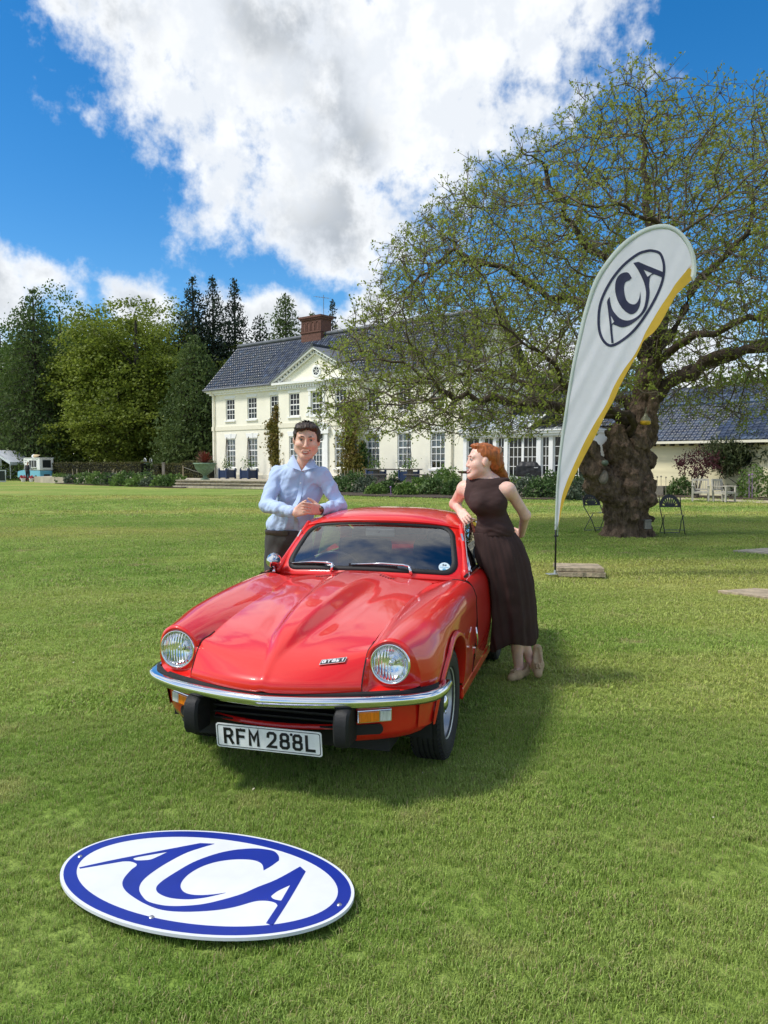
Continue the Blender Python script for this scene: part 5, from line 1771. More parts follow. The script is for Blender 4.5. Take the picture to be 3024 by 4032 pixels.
  def PF(y, z, d):      # plate face -> car coordinates, leaning slightly forward at the top
    return (0.712 + d + (z) * 0.12, y, 0.274 + z)
  def rrect(w, h, r, k=5):
    o = []
    for cx, cy, a0 in ((w - r, h - r, 0), (-w + r, h - r, 90), (-w + r, -h + r, 180), (w - r, -h + r, 270)):
      o += [(cx + r * math.cos(R(a0 + 90 * i / k)), cy + r * math.sin(R(a0 + 90 * i / k))) for i in range(k + 1)]
    return o
  plate = MB().poly([rrect(.26, .0585, .012)], -0.004, 0.0, fn=lambda y, z, d: PF(y, z, d)).build('number_plate', pl_m, car, recalc=True)
  MB().poly([rrect(.2535, .052, .010), rrect(.2505, .049, .009)], 0.0003, 0.0012, fn=lambda y, z, d: PF(y, z, d)).build('plate_border', ink, plate, recalc=True)
  xx = -0.222
  let = []
  for ch in 'RFM 288L':
    if ch == ' ':
      xx += 0.024; continue
    w = 0.050 if ch != 'M' else 0.054
    lm = MB()
    stroke_glyph(lm, ch, xx, -0.0395, w, 0.079, 0.0135, lambda y, z, d: PF(y, z, d + 0.0004), dz=0.0014)
    lm.build('letter', ink, plate)
    xx += w + 0.0125
  for y in (-0.135, 0.115):
    MB().lathe([(0, .004), (.005, .003), (.007, 0)], 12, Matrix.Translation(PF(y, 0.035, 0.001)) @ Matrix.Rotation(math.pi / 2, 4, 'Y')).build('plate_screw', rubber, plate)
  # ---------------- badge on the bonnet
  t0, q0 = 0.052, 0.67
  p0 = bonnet_pt(t0, q0); du = bonnet_pt(t0, q0 + 0.05) - bonnet_pt(t0, q0 - 0.05); dv = bonnet_pt(t0 + 0.01, q0) - bonnet_pt(t0 - 0.01, q0)
  du /= np.linalg.norm(du); dv -= du * (du @ dv); dv /= np.linalg.norm(dv); nn = np.cross(du, dv)
  if nn[2] < 0: nn = -nn
  BF = lambda a, b, d: tuple(p0 + du * a + dv * b + nn * (d + 0.004))
  para = lambda w, h, s: [(-w + s * -h, -h), (w + s * -h, -h), (w + s * h, h), (-w + s * h, h)]
  bd = MB().poly([para(.058, .0140, .55)], 0, 0.004, fn=BF).build('badge', chrome, car, recalc=True)
  MB().poly([para(.0545, .0112, .55)], 0.004, 0.005, fn=BF).build('badge_field', ink, bd, recalc=True)
  wht = pm('badge_white', (0.82, 0.83, 0.84), 0.3, 0.4, var=0.05)
  for i, ch in enumerate('GT6'):
    g = MB(); stroke_glyph(g, ch, -0.0535 + i * 0.0225, -0.0085, 0.0185, 0.017, 0.0042, lambda a, b, d: BF(a, b, d + 0.005), slant=0.5); g.build('badge_letter', wht, bd)
  g = MB().poly([para(.0155, .0088, .55)], 0.0052, 0.0058, fn=lambda a, b, d: BF(a + 0.0315, b, d)).build('badge_panel', wht, bd, recalc=True)
  for i, ch in enumerate('MK'):
    g = MB(); stroke_glyph(g, ch, 0.0225 + i * 0.0105, 0.0015, 0.009, 0.0060, 0.0018, lambda a, b, d: BF(a, b, d + 0.006), slant=0.5); g.build('badge_letter', ink, bd)
  g = MB(); stroke_glyph(g, '3', 0.0245, -0.0075, 0.013, 0.0070, 0.002, lambda a, b, d: BF(a, b, d + 0.006), slant=0.5); g.build('badge_letter', ink, bd)

  # ---------------- scuttle, windscreen, pillars
  def WS(u, v, out=0.0):
    a = np.array([-0.842 - 0.070 * u * u, 0.600 * u, 0.842 - 0.020 * u * u])
    b = np.array([-1.152 - 0.072 * u * u, 0.512 * u, 1.132 - 0.036 * u * u])
    p = a + (b - a) * v
    bow = 0.018 * 4 * v * (1 - v) + out
    return p + np.array([0.68, 0.10 * u, 0.73]) * bow
  sc = MB()
  rows = []
  for k in np.linspace(0, 1, 5):
    rr = []
    for u in np.linspace(-1, 1, 41):
      a = bonnet_pt(1.0, min(1, max(-1, u * 1.30)))
      if abs(u) > 1 / 1.30:
        sec = wing_section(-0.715)
        f = (abs(u) - 1 / 1.3) / (1 - 1 / 1.3)
        yy = 0.452 + (0.665 - 0.452) * f
        a = np.array([-0.755 + 0.04, math.copysign(yy, u), np.interp(yy, sec[:14, 1], sec[:14, 2])])
      a[2] -= 0.0
      b = WS(u * 1.07, -0.10)
      b[2] -= 0.004
      p = a + (b - a) * k
      rr.append(p)
    rows.append(rr)
  sc.grid(rows)
  sc.build('scuttle', red, car, smooth=True, recalc=True)
  # vents
  for yc in (-0.235, 0.185):
    for k in range(6):
      t, y = 0.955, yc + (k - 2.5) * 0.017
      p = bonnet_pt(t, y / 0.46)
      MB().box((p[0] - 0.004, p[1], p[2] + 0.0005), (0.022, 0.008, 0.003)).build('vent_slot', softblack, car)
  def rr_uv(U, v0, v1, ru, rv, k=7):
    o = []
    for cu, cv, a0 in ((U - ru, v1 - rv, 0), (-U + ru, v1 - rv, 90), (-U + ru, v0 + rv, 180), (U - ru, v0 + rv, 270)):
      o += [(cu + ru * math.cos(R(a0 + 90 * i / k)), cv + rv * math.sin(R(a0 + 90 * i / k))) for i in range(k + 1)]
    # densify
    d = []
    m = len(o)
    for i in range(m):
      a, b = np.array(o[i]), np.array(o[(i + 1) % m])
      kk = max(1, int(np.linalg.norm((b - a) * (1, 0.6)) / 0.08))
      for j in range(kk):
        d.append(tuple(a + (b - a) * j / kk))
    return d
  inner = rr_uv(0.935, 0.065, 0.955, 0.11, 0.19)
  outer = rr_uv(0.995, -0.005, 1.035, 0.14, 0.24)
  cen = np.array((0, 0.5))
  # glass patch as shrinking rings
  gl = MB()
  rings = [[WS(cen[0] + (a - cen[0]) * k, cen[1] + (b - cen[1]) * k) for a, b in inner] for k in np.linspace(1.0, 0.03, 12)]
  gl.grid([list(x) + [x[0]] for x in rings])
  gl.add(rings[-1], [tuple(range(len(inner)))])
  ws = gl.build('windscreen', glass, car, smooth=True, recalc=True)
  # tax disc
  wn = np.array([0.68, 0.05, 0.73]); wn /= np.linalg.norm(wn)
  dc = WS(0.845, 0.125, 0.0035)
  e1 = WS(0.86, 0.125) - WS(0.82, 0.125); e1 /= np.linalg.norm(e1); e2 = WS(0.83, 0.16) - WS(0.83, 0.10); e2 -= e1 * (e1 @ e2); e2 /= np.linalg.norm(e2); e3 = np.cross(e1, e2)
  if e3[0] < 0: e3 = -e3
  DF = lambda a, b, d: tuple(dc + e1 * a + e2 * b + e3 * d)
  dsk = MB().poly([[(0.036 * math.cos(a), 0.036 * math.sin(a)) for a in np.linspace(0, 2 * math.pi, 28, endpoint=False)]], -0.0005, 0.0005, fn=DF).build('tax_disc', pm('disc_paper', (0.52, 0.66, 0.72), 0.5, var=0.2, vscale=120), ws, recalc=True)
  for i, ch in enumerate('04'):
    g = MB(); stroke_glyph(g, ch, -0.012 + i * 0.014, 0.009, 0.011, 0.014, 0.003, lambda a, b, d: DF(a, b, d + 0.0006)); g.build('disc_numeral', ink, dsk)
  MB().poly([[(-.028, -.003), (.028, -.003), (.028, .001), (-.028, .001)]], 0.0006, 0.0010, fn=DF).build('disc_line', pm('disc_blue', (0.10, 0.30, 0.45), 0.5, var=0.1), dsk, recalc=True)
  MB().poly([[(0.012 * math.cos(a), -0.018 + 0.010 * math.sin(a)) for a in np.linspace(0, 2 * math.pi, 16, endpoint=False)]], 0.0006, 0.0010, fn=DF).build('disc_emblem', MATS['disc_blue'], dsk, recalc=True)
  # rubber seal
  sr = []
  for (a, b), (c, d) in zip(inner, [inner_to for inner_to in [(0, 0)] * len(inner)]):
    pass
  m_ = len(inner)
  def ringpts(U, v0, v1, ru, rv, out):
    pts = np.array(rr_uv(U, v0, v1, ru, rv))
    seg = np.concatenate([[0], np.cumsum(np.linalg.norm(np.diff(np.vstack([pts, pts[:1]]), axis=0) * (1, .7), axis=1))])
    pc = np.vstack([pts, pts[:1]])
    tt = np.linspace(0, seg[-1], 121)
    return [tuple(WS(np.interp(t, seg, pc[:, 0]), np.interp(t, seg, pc[:, 1]), out)) for t in tt]
  seal = [ringpts(0.93, 0.07, 0.95, 0.11, 0.19, 0.0), ringpts(0.94, 0.058, 0.962, 0.115, 0.20, 0.009), ringpts(0.965, 0.025, 0.995, 0.125, 0.215, 0.011), ringpts(0.99, -0.01, 1.02, 0.14, 0.235, 0.008), ringpts(0.995, -0.015, 1.03, 0.14, 0.24, -0.004)]
  MB().grid(seal).build('windscreen_seal', rubber, ws, smooth=True, recalc=True)
  # red frame around the screen
  def rect_ring(U, v0, v1, out):
    pts = ringpts(0.99, -0.01, 1.02, 0.14, 0.235, 0)
    base = np.array(rr_uv(0.99, -0.01, 1.02, 0.14, 0.235))
    big = np.array(rr_uv(U, v0, v1, 0.03, 0.05))
    def res(ptsx):
      seg = np.concatenate([[0], np.cumsum(np.linalg.norm(np.diff(np.vstack([ptsx, ptsx[:1]]), axis=0) * (1, .7), axis=1))])
      pc = np.vstack([ptsx, ptsx[:1]]); tt = np.linspace(0, seg[-1], 121)
      return [tuple(WS(np.interp(t, seg, pc[:, 0]), np.interp(t, seg, pc[:, 1]), out)) for t in tt]
    return res(big)
  fr = [ringpts(0.985, -0.015, 1.02, 0.14, 0.235, 0.002), rect_ring(1.045, -0.075, 1.085, 0.004), rect_ring(1.075, -0.10, 1.12, -0.012), rect_ring(1.075, -0.10, 1.12, -0.05)]
  MB().grid(fr).build('windscreen_frame', red, car, smooth=True, recalc=True, auto=60)
  # wipers
  for (pv, tip) in (((0.50, 0.0), (-0.20, 0.075)), ((-0.385, 0.0), (-0.93, 0.085))):
    a = WS(pv[0], -0.055, 0.012); b = WS(pv[0] * 0.96, 0.03, 0.045)
    md = WS(pv[0] + (tip[0] - pv[0]) * 0.45, 0.085, 0.03); tp = WS(tip[0] + 0.03, tip[1] - 0.01, 0.022)
    wp = MB().tube([a, b], [0.011, 0.009], 10).tube([b, WS(pv[0] + (tip[0] - pv[0]) * 0.12, 0.055, 0.042), md, tp], [0.008, 0.0065, 0.0055, 0.004], 8).build('wiper', chrome, car, smooth=True)
    bl0 = WS(pv[0] + (tip[0] - pv[0]) * 0.22, 0.10 if tip[0] < -0.5 else 0.055, 0.014); bl1 = WS(tip[0], tip[1], 0.012)
    MB().bar(bl0, bl1, 0.007, 0.016).build('wiper_blade', rubber, wp)
  # ---------------- roof
  RX = [-1.135, -1.155, -1.22, -1.32, -1.45, -1.6, -1.75, -1.88, -1.98]
  zC = cspline([-1.98, -1.75, -1.5, -1.3, -1.22, -1.155, -1.135], [1.165, 1.207, 1.216, 1.203, 1.190, 1.172, 1.160], np.array(RX))
  yE = cspline([-1.98, -1.5, -1.135], [0.560, 0.572, 0.548], np.array(RX))
  zE = cspline([-1.98, -1.6, -1.3, -1.135], [1.105, 1.135, 1.125, 1.108], np.array(RX))
  rows = []
  for x, zc1, ye, ze in zip(RX, zC, yE, zE):
    r = []
    fade = max(0, 1 - (-1.135 - x) / 0.5)
    for q in np.linspace(-1, 1, 41):
      a = abs(q)
      r.append((x - 0.105 * fade * a ** 2.0, q * ye, zc1 - (zc1 - ze) * a ** 2.7))
    r = [(r[0][0], r[0][1] - 0.012, r[0][2] - 0.012), (r[0][0], r[0][1] - 0.016, r[0][2] - 0.003)] + r + [(r[-1][0], r[-1][1] + 0.016, r[-1][2] - 0.003), (r[-1][0], r[-1][1] + 0.012, r[-1][2] - 0.012)]
    rows.append(r)
  front = rows[0]
  rows.insert(0, [(p[0] + 0.010, p[1], p[2] - 0.012) for p in front])
  rows.insert(0, [(p[0] - 0.004, p[1], p[2] - 0.030) for p in front])
  MB().grid(rows).build('roof', red, car, smooth=True, recalc=True, auto=60)
  # headlining
  MB().grid([[(p[0], p[1] * 0.97, p[2] - 0.03) for p in r[2:-2]] for r in rows[2:]]).build('headlining', trim, car, smooth=True)
  # fastback + tail
  FX = [-1.98, -2.2, -2.45, -2.65, -2.82, -2.96]
  fz = [1.165, 1.095, 0.990, 0.905, 0.845, 0.800]
  fy = [0.560, 0.553, 0.54, 0.53, 0.53, 0.53]
  fe = [1.105, 1.035, 0.930, 0.85, 0.82, 0.775]
  def fb(x, q):
    a = abs(q)
    z, y, e = (np.interp(-x, [-k for k in FX], t) for t in (fz, fy, fe))
    return (x, q * y, z - (z - e) * a ** 2.7)
  side = MB()
  for sg in (-1, 1):
    side.grid([[fb(x, sg * q) for q in np.linspace(0.86, 1, 4)] for x in np.linspace(-1.98, -2.62, 9)])
  side.grid([[fb(x, q) for q in np.linspace(-1, 1, 21)] for x in np.linspace(-2.62, -2.96, 6)])
  side.grid([[fb(x, q) for q in np.linspace(-0.86, 0.86, 15)] for x in (-1.98, -2.04)])
  side.build('tailgate', red, car, smooth=True, recalc=True)
  MB().grid([[fb(x, q) for q in np.linspace(-0.86, 0.86, 15)] for x in np.linspace(-2.04, -2.62, 8)]).build('rear_window', glass, car, smooth=True)
  # ---------------- doors, rear quarters
  def flank(x):
    # waist to sill
    k = np.interp(-x, [0.7, 1.6, 2.2, 2.97], [0, 0, 1, 1])
    P = [(.652, .826), (.690, .815), (.729, .752), (.744, .60), (.742, .45), (.716, .26)]
    Q = [(.600, .835), (.660, .820), (.712, .760), (.738, .62), (.735, .47), (.690, .28)]
    P = [(a[0] + (b[0] - a[0]) * k, a[1] + (b[1] - a[1]) * k) for a, b in zip(P, Q)]
    if x < -2.6:
      f = ((-x - 2.6) / 0.37) ** 2
      P = [(y - 0.10 * f, z) for y, z in P]
    return catmull(P, 5)
  for sg in (1, -1):
    dx = np.linspace(-0.722, -1.62, 12)
    d = MB().grid([[(x - (0.02 if j < 3 else 0), sg * p[0], p[1]) for j, p in enumerate(flank(x))] for x in dx]).build('door', red, car, smooth=True, recalc=True)
    MB().tube([(x, sg * 0.650, 0.833) for x in (-0.80, -1.2, -1.62)], 0.008, 6).build('waist_strip', rubber, d)
    MB().bar((-1.50, sg * 0.752, 0.735), (-1.40, sg * 0.752, 0.735), 0.014, 0.02).build('door_handle', chrome, d)
    q = MB()
    for xs in (np.linspace(-1.628, -1.79, 5), np.linspace(-2.43, -2.96, 10)):
      q.grid([[(x, sg * p[0], p[1]) for p in flank(x)] for x in xs])
    arch = []
    for a in np.linspace(0.0, math.pi, 24):
      x = -2.108 + 0.32 * math.cos(a); za = 0.29 + 0.32 * math.sin(a)
      fl = flank(x); zz = np.linspace(fl[0][1], max(za, 0.26), 14)
      arch.append([(x, sg * np.interp(-z, -fl[:, 1], fl[:, 0]), z) for z in zz])
    q.grid(arch)
    q.build('rear_quarter', red, car, smooth=True, recalc=True)
    # side glass, B and C pillars, quarter light bar
    top = lambda x: np.interp(-x, [1.19, 1.5, 1.98, 2.4, 2.62], [1.105, 1.125, 1.095, 0.945, 0.86])
    ty = lambda x: np.interp(-x, [1.19, 1.5, 1.98, 2.4, 2.62], [0.546, 0.568, 0.556, 0.545, 0.535])
    def GP(x, k):
      zt, yt = top(x), ty(x)
      xb = x if x < -1.24 else x
      return (xb, sg * (0.648 + (yt - 0.648) * k), 0.83 + (zt - 0.83) * k)
    g = MB()
    b0, b1 = (-0.87, sg * 0.645, 0.832), (-1.245, sg * 0.548, 1.104)
    g.add([b0, (-1.55, sg * 0.648, 0.832), (-1.52, sg * 0.566, 1.12), b1], [(0, 1, 2, 3)])
    g.build('door_glass', glass, d)
    MB().bar((-1.02, sg * 0.651, 0.832), (-1.16, sg * 0.566, 1.065), 0.014, 0.012).build('quarter_light_bar', chrome, d)
    MB().bar((-0.93, sg * 0.660, 0.850), (-0.95, sg * 0.660, 0.876), 0.012, 0.02).build('quarter_light_catch', chrome, d)
    pil = MB()
    a_, b_ = Vector((-0.905, sg * 0.640, 0.818)), Vector((-1.262, sg * 0.548, 1.112))
    pil.tube([a_ + (b_ - a_) * k for k in np.linspace(-0.04, 1.0, 8)], [0.024, 0.022, 0.02, 0.019, 0.018, 0.018, 0.019, 0.02], 10)
    pil.build('windscreen_pillar', red, car, smooth=True)
    MB().tube([a_ + (b_ - a_) * k + Vector((-0.012, sg * 0.018, 0.004)) for k in np.linspace(0.0, 1.0, 5)], 0.006, 6).build('pillar_trim', chrome, car, smooth=True)
    bp2 = MB()
    bp2.add([GP(-1.55, 0), GP(-1.70, 0), GP(-1.66, 1), GP(-1.52, 1)], [(0, 1, 2, 3)])
    bp2.add([GP(-2.25, 0), GP(-2.62, 0), GP(-2.45, 1), GP(-1.98, 1)], [(0, 1, 2, 3)])
    bp2.build('pillar_panel', red, car)
    MB().add([GP(-1.70, 0), GP(-2.25, 0), GP(-1.98, 1), GP(-1.66, 1)], [(0, 1, 2, 3)]).build('quarter_glass', glass, car)
    # bonnet catch
    MB().tube([(-0.60, sg * 0.752, .565), (-0.615, sg * 0.757, .50), (-0.635, sg * 0.754, .455), (-0.655, sg * 0.752, .445)], [0.005, 0.007, 0.007, 0.004], 8).tube([(-0.603, sg * 0.755, .525), (-0.628, sg * 0.755, .525)], 0.006, 8).build('bonnet_catch', chrome, car, smooth=True)
    MB().bar((-0.56, sg * 0.748, .452), (-0.575, sg * 0.748, .415), 0.018, 0.012).build('catch_plate', chrome, car)
    # sill
    MB().bar((-0.35, sg * 0.695, 0.235), (-1.80, sg * 0.695, 0.235), 0.05, 0.07).build('sill', red, car, bevel=0.012)
    MB().add([(-0.345, sg * 0.716, .285), (-0.36, sg * 0.716, .20), (-0.36, sg * 0.50, .20), (-0.345, sg * 0.50, .285)], [(0, 1, 2, 3)]).build('sill_end', red, car)
  tl = MB()
  fl = flank(-2.955)
  tl.grid([[(-2.955 - 0.02 * math.sin(math.pi * k), q * p[0], p[1]) for q in np.linspace(-1, 1, 9)] for k, p in zip(np.linspace(0, 1, len(fl)), fl)])
  tl.build('tail_panel', red, car, smooth=True)
  # waist shelf behind the screen / cabin floor / underside
  ub = MB()
  ub.bb((-2.9, -0.60, 0.17), (-0.36, 0.60, 0.24))
  ub.bb((-0.36, -0.52, 0.20), (0.52, 0.52, 0.46))
  ub.bb((-0.75, -0.70, 0.22), (-0.40, 0.70, 0.72))
  ub.build('underbody', softblack, car)
  cab = MB()
  cab.bb((-1.10, -0.62, 0.50), (-0.88, 0.62, 0.785))
  cab.build('dashboard', trim, car, bevel=0.03)
  MB().bb((-2.9, -0.62, 0.24), (-0.9, 0.62, 0.30)).bb((-2.9, -0.58, 0.30), (-2.05, 0.58, 0.74)).build('cabin_floor', trim, car)
  for sg in (-1, 1):
    st = MB()
    st.box((-1.50, sg * 0.30, 0.40), (0.46, 0.44, 0.20))
    st.box((-1.78, sg * 0.30, 0.70), (0.12, 0.42, 0.52), M=Matrix.Rotation(-0.22, 3, 'Y'))
    st.box((-1.86, sg * 0.30, 0.98), (0.08, 0.24, 0.12), M=Matrix.Rotation(-0.22, 3, 'Y'))
    st.build('seat', trim, car, bevel=0.05)
  stc = Matrix.Translation((-1.20, -0.31, 0.755)) @ Matrix.Rotation(R(-64), 4, 'Y')
  pts = [stc @ Vector((0.185 * math.cos(a), 0.185 * math.sin(a), 0)) for a in np.linspace(0, 2 * math.pi, 40, endpoint=False)]
  stw = MB().tube(pts, 0.011, 8, closed=True).build('steering_wheel', pm('wheel_leather', (0.06, 0.045, 0.035), 0.35, var=0.2), car, smooth=True)
  MB().bar(stc @ Vector((-.17, 0, 0)), stc @ Vector((0, 0, -.01)), .03, .004).bar(stc @ Vector((0, .17, 0)), stc @ Vector((0, 0, -.01)), .03, .004).bar(stc @ Vector((0, -.17, 0)), stc @ Vector((0, 0, -.01)), .03, .004).build('spoke', silver, stw)
  mir = MB().box((-1.165, 0.005, 1.062), (0.016, 0.205, 0.056)).build('interior_mirror', silver, car, bevel=0.012)
  MB().cyl((-1.16, 0.0, 1.06), (-1.18, 0.0, 1.13), 0.006, 0.006, 8).build('mirror_stem', chrome, mir)
  # wing mirror, far side
  mm = Matrix.Translation((-0.86, -0.650, 0.886)) @ Matrix.Rotation(R(12), 4, 'Z') @ Matrix.Rotation(R(90), 4, 'Y')
  wm = MB().lathe([(0.0, 0.105), (0.010, 0.103), (0.012, 0.094), (0.030, 0.072), (0.045, 0.035), (0.050, 0.0), (0.049, -0.02), (0.044, -0.026), (0, -0.024)], 28, mm).build('wing_mirror', chrome, car, smooth=True, auto=50)
  MB().tube([(-0.855, -0.650, 0.85), (-0.845, -0.648, 0.822), (-0.84, -0.646, 0.805)], [0.012, 0.015, 0.024], 10).build('mirror_foot', chrome, wm, smooth=True)
  # ---------------- wheels
  def wheel(x, sg):
    wy = 0.632 * sg
    wM = Matrix.Translation((x, wy, 0.287)) @ Matrix.Rotation(-sg * math.pi / 2, 4, 'X')
    w = bpy.data.objects.new('wheel', None); COL.objects.link(w); w.parent = car
    w.matrix_local = wM
    w.empty_display_size = 0.1
    ty = MB()
    prof = [(0.172, -0.070), (0.190, -0.080), (0.235, -0.086), (0.268, -0.080), (0.281, -0.066), (0.284, -0.062)]
    for k in range(5):
      a = -0.058 + k * 0.026
      prof += [(0.287, a), (0.287, a + 0.018), (0.2805, a + 0.0185), (0.2805, a + 0.0255)]
    prof = prof[:-2] + [(0.284, 0.062), (0.281, 0.066), (0.268, 0.080), (0.250, 0.085), (0.247, 0.083), (0.235, 0.086), (0.205, 0.083), (0.190, 0.078), (0.180, 0.066), (0.172, 0.062)]
    ty.lathe(prof, 72)
    ty.build('tyre', tyre_m, w, smooth=True, auto=30)
    bl = MB()
    for k in range(60):
      a = 2 * math.pi * k / 60
      for sd in (-1, 1):
        m3 = Matrix.Rotation(a, 4, 'Z') @ Matrix.Translation((0.279, 0, sd * 0.071)) @ Matrix.Rotation(sd * -0.6, 4, 'Y')
        bl.box((0, 0, 0), (0.006, 0.015, 0.016), M=m3.to_3x3())
        for i in range(8):
          v = bl.v[-8 + i]
          bl.v[-8 + i] = tuple(Vector(v) + m3.translation)
    bl.build('tread_block', tyre_m, w)
    rim = MB().lathe([(0.176, 0.066), (0.183, 0.070), (0.186, 0.066), (0.184, 0.060), (0.172, 0.055), (0.166, 0.030), (0.160, 0.012), (0.150, 0.004), (0.135, 0.004), (0.128, 0.010), (0.118, 0.024), (0.100, 0.030), (0.085, 0.028), (0.078, 0.020), (0.060, 0.020), (0.0, 0.020)], 56).build('rim', silver, w, smooth=True, auto=50)
    for k in range(10):
      a = 2 * math.pi * k / 10
      m3 = Matrix.Rotation(a, 4, 'Z') @ Matrix.Translation((0.136, 0, 0.0055))
      sl2 = MB().lathe([(0.0, 0.0015), (0.012, 0.0015), (0.012, -0.002)], 12, m3).build('slot', softblack, rim)
    hub = MB().lathe([(0.064, 0.019), (0.064, 0.030), (0.058, 0.038), (0.048, 0.040), (0.044, 0.050), (0.034, 0.060), (0.018, 0.066), (0, 0.067)], 32).build('hub_cap', chrome, w, smooth=True, auto=40)
    for k in range(4):
      a = 2 * math.pi * (k + 0.4) / 4
      MB().lathe([(0.011, 0.02), (0.011, 0.042), (0.007, 0.046), (0, 0.046)], 6, Matrix.Translation((0.081 * math.cos(a), 0.081 * math.sin(a), 0.003))).build('wheel_nut', chrome, rim)
    MB().cyl((0.150, -0.07, 0.010), (0.135, -0.062, 0.048), 0.005, 0.005, 8).build('valve', rubber, w)
    MB().lathe([(0.0, -0.05), (0.17, -0.05)], 32).build('brake_disc', softblack, w)
    return w
  for x in (0.0, -2.108):
    for sg in (1, -1):
      wheel(x, sg)
  # inner arches
  for x in (0.0, -2.108):
    for sg in (1, -1):
      ia = MB()
      ia.grid([[(x + 0.36 * math.cos(a), sg * 0.69, 0.29 + 0.36 * math.sin(a)), (x + 0.36 * math.cos(a), sg * 0.46, 0.29 + 0.36 * math.sin(a))] for a in np.linspace(-0.2, math.pi + 0.2, 16)])
      ia.add([(x + 0.36 * math.cos(a), sg * 0.46, 0.29 + 0.36 * math.sin(a)) for a in np.linspace(-0.2, math.pi + 0.2, 16)], [tuple(range(16))])
      ia.build('inner_arch', softblack, car)
  return car
CAR = build_car()
# ================================================================== people
def rotm(fwd, up=(0, 0, 1)):
  """columns: x (figure's side, image right when facing the camera), y forward, z up"""
  f = np.asarray(fwd, float); f /= np.linalg.norm(f)
  u = np.asarray(up, float); u = u - f * (u @ f); u /= np.linalg.norm(u)
  x = np.cross(f, u)
  return np.stack([x, f, u], 1)

def Rm3(Rm, v): return Rm @ np.array(v, float)

def add_head(g, c, Rm, s=1.0, male=True):
  wx = 1.10 if male else 1.0
  L = lambda x, y, z: np.asarray(c) + Rm @ (np.array((x * wx, y, z)) * s)
  e = lambda p, r, k=0.02, mode='add': g.ell(L(*p), (r[0] * s * wx, r[1] * s, r[2] * s), Rm, k * s, mode)
  e((0, -.014, .040), (.077, .096, .083))
  e((0, .020, -.030), (.070 if male else .064, .068, .088), .03)
  jw = .050 if male else .042
  for q in (-1, 1):
    g.cap(L(q * jw, .012, -.060), L(q * .018, .070, -.108), .026 * s, .018 * s, .03 * s)
    e((q * .038, .060 if male else .050, -.026), (.027, .026, .022), .02 if male else .035)
    e((q * .079, -.008, -.004), (.010, .021, .032), .006)
  e((0, .074, -.108), (.022, .018, .017), .02)
  bw = .080 if male else .075
  g.cap(L(-.042, bw, .030), L(.042, bw, .030), .012 * s, .012 * s, .018 * s)
  nl = .112 if male else .103
  g.cap(L(0, .088, .016), L(0, nl, -.034), .008 * s, (.0125 if male else .010) * s, .010 * s)
  for q in (-1, 1):
    e((q * .012, nl - .010, -.037), (.009, .010, .008), .006)
    e((q * .032, .100, .010), (.016, .013, .010), .012, 'cut')
  g.cap(L(-.020, .090, -.071), L(.020, .090, -.071), .009 * s, .009 * s, .012 * s)
  # open smile
  e((0, .102, -.0725), (.027, .016, .0085), .004, 'cut')
  return L

def face_parts(L, Rm, par, s, org, lipc, browc, look=0.0):
  white = pm('eye_white', (0.62, 0.60, 0.58), 0.25, var=0.05)
  iris = pm('eye_dark', (0.03, 0.025, 0.02), 0.15, var=0.1)
  teeth = pm('teeth', (0.80, 0.77, 0.70), 0.3, var=0.05, vscale=40)
  for q in (-1, 1):
    c = L(q * .032, .0805, .0095)
    M = Matrix.Translation(Vector(c) - Vector(org)) @ Matrix(Rm.tolist()).to_4x4() @ Matrix.Scale(.62, 4, (0, 0, 1))
    ey = MB().lathe([(0, .0115), (.006, .0100), (.010, .0065), (.0115, 0), (.010, -.0065), (0, -.0115)], 14, M @ Matrix.Scale(s, 4)).build('eye', white, par, smooth=True)
    c2 = L(q * .032 + look, .0895, .0095)
    M2 = Matrix.Translation(Vector(c2) - Vector(org)) @ Matrix(Rm.tolist()).to_4x4() @ Matrix.Rotation(-math.pi / 2, 4, 'X')
    MB().lathe([(0, .0030), (.0035, .0026), (.0056, .0012), (.0060, 0)], 12, M2 @ Matrix.Scale(s, 4)).build('iris', iris, ey, smooth=True)
    br = pm('brow_' + par.name, browc, 0.9, var=0.2)
    pts = [np.array(L(q * a, b, z)) - org for a, b, z in ((.014, .0935, .0315), (.027, .0925, .0345), (.040, .086, .0335), (.050, .076, .028))]
    MB().tube(pts, [.0024 * s, .0034 * s, .0028 * s, .0012 * s], 6).build('eyebrow', br, par, smooth=True)
    lid = [np.array(L(q * a, b, z)) - org for a, b, z in ((.020, .0875, .0120), (.027, .0915, .0150), (.036, .0905, .0148), (.044, .082, .0105))]
    MB().tube(lid, [.0010 * s, .0018 * s, .0018 * s, .0010 * s], 6).build('eyelash', iris, par, smooth=True)
  lp = pm('lips_' + par.name, lipc, 0.4, var=0.1)
  up = [np.array(L(a, b, z)) - org for a, b, z in ((-.031, .079, -.060), (-.016, .0945, -.0655), (0, .0985, -.0670), (.016, .0945, -.0655), (.031, .079, -.060))]
  lo = [np.array(L(a, b, z)) - org for a, b, z in ((-.031, .079, -.0605), (-.017, .0925, -.0800), (0, .0955, -.0855), (.017, .0925, -.0800), (.031, .079, -.0605))]
  MB().tube(up, [.0012 * s, .0026 * s, .0026 * s, .0026 * s, .0012 * s], 8).tube(lo, [.0012 * s, .0036 * s, .0044 * s, .0036 * s, .0012 * s], 8).build('lips', lp, par, smooth=True)
  tt = [[np.array(L(a * .025, .0955 - abs(a) ** 2 * .013, z + abs(a) * .004)) - org for z in (-.067, -.0775)] for a in np.linspace(-1, 1, 9)]
  MB().grid(tt).build('teeth', teeth, par, smooth=True)

def skin_mat(name, col):
  m = pm(name, col, 0.45, 0, 0.4, var=0.12, vscale=16, bump=0.08, bscale=120, bdist=0.002, sss=0.25)
  return m

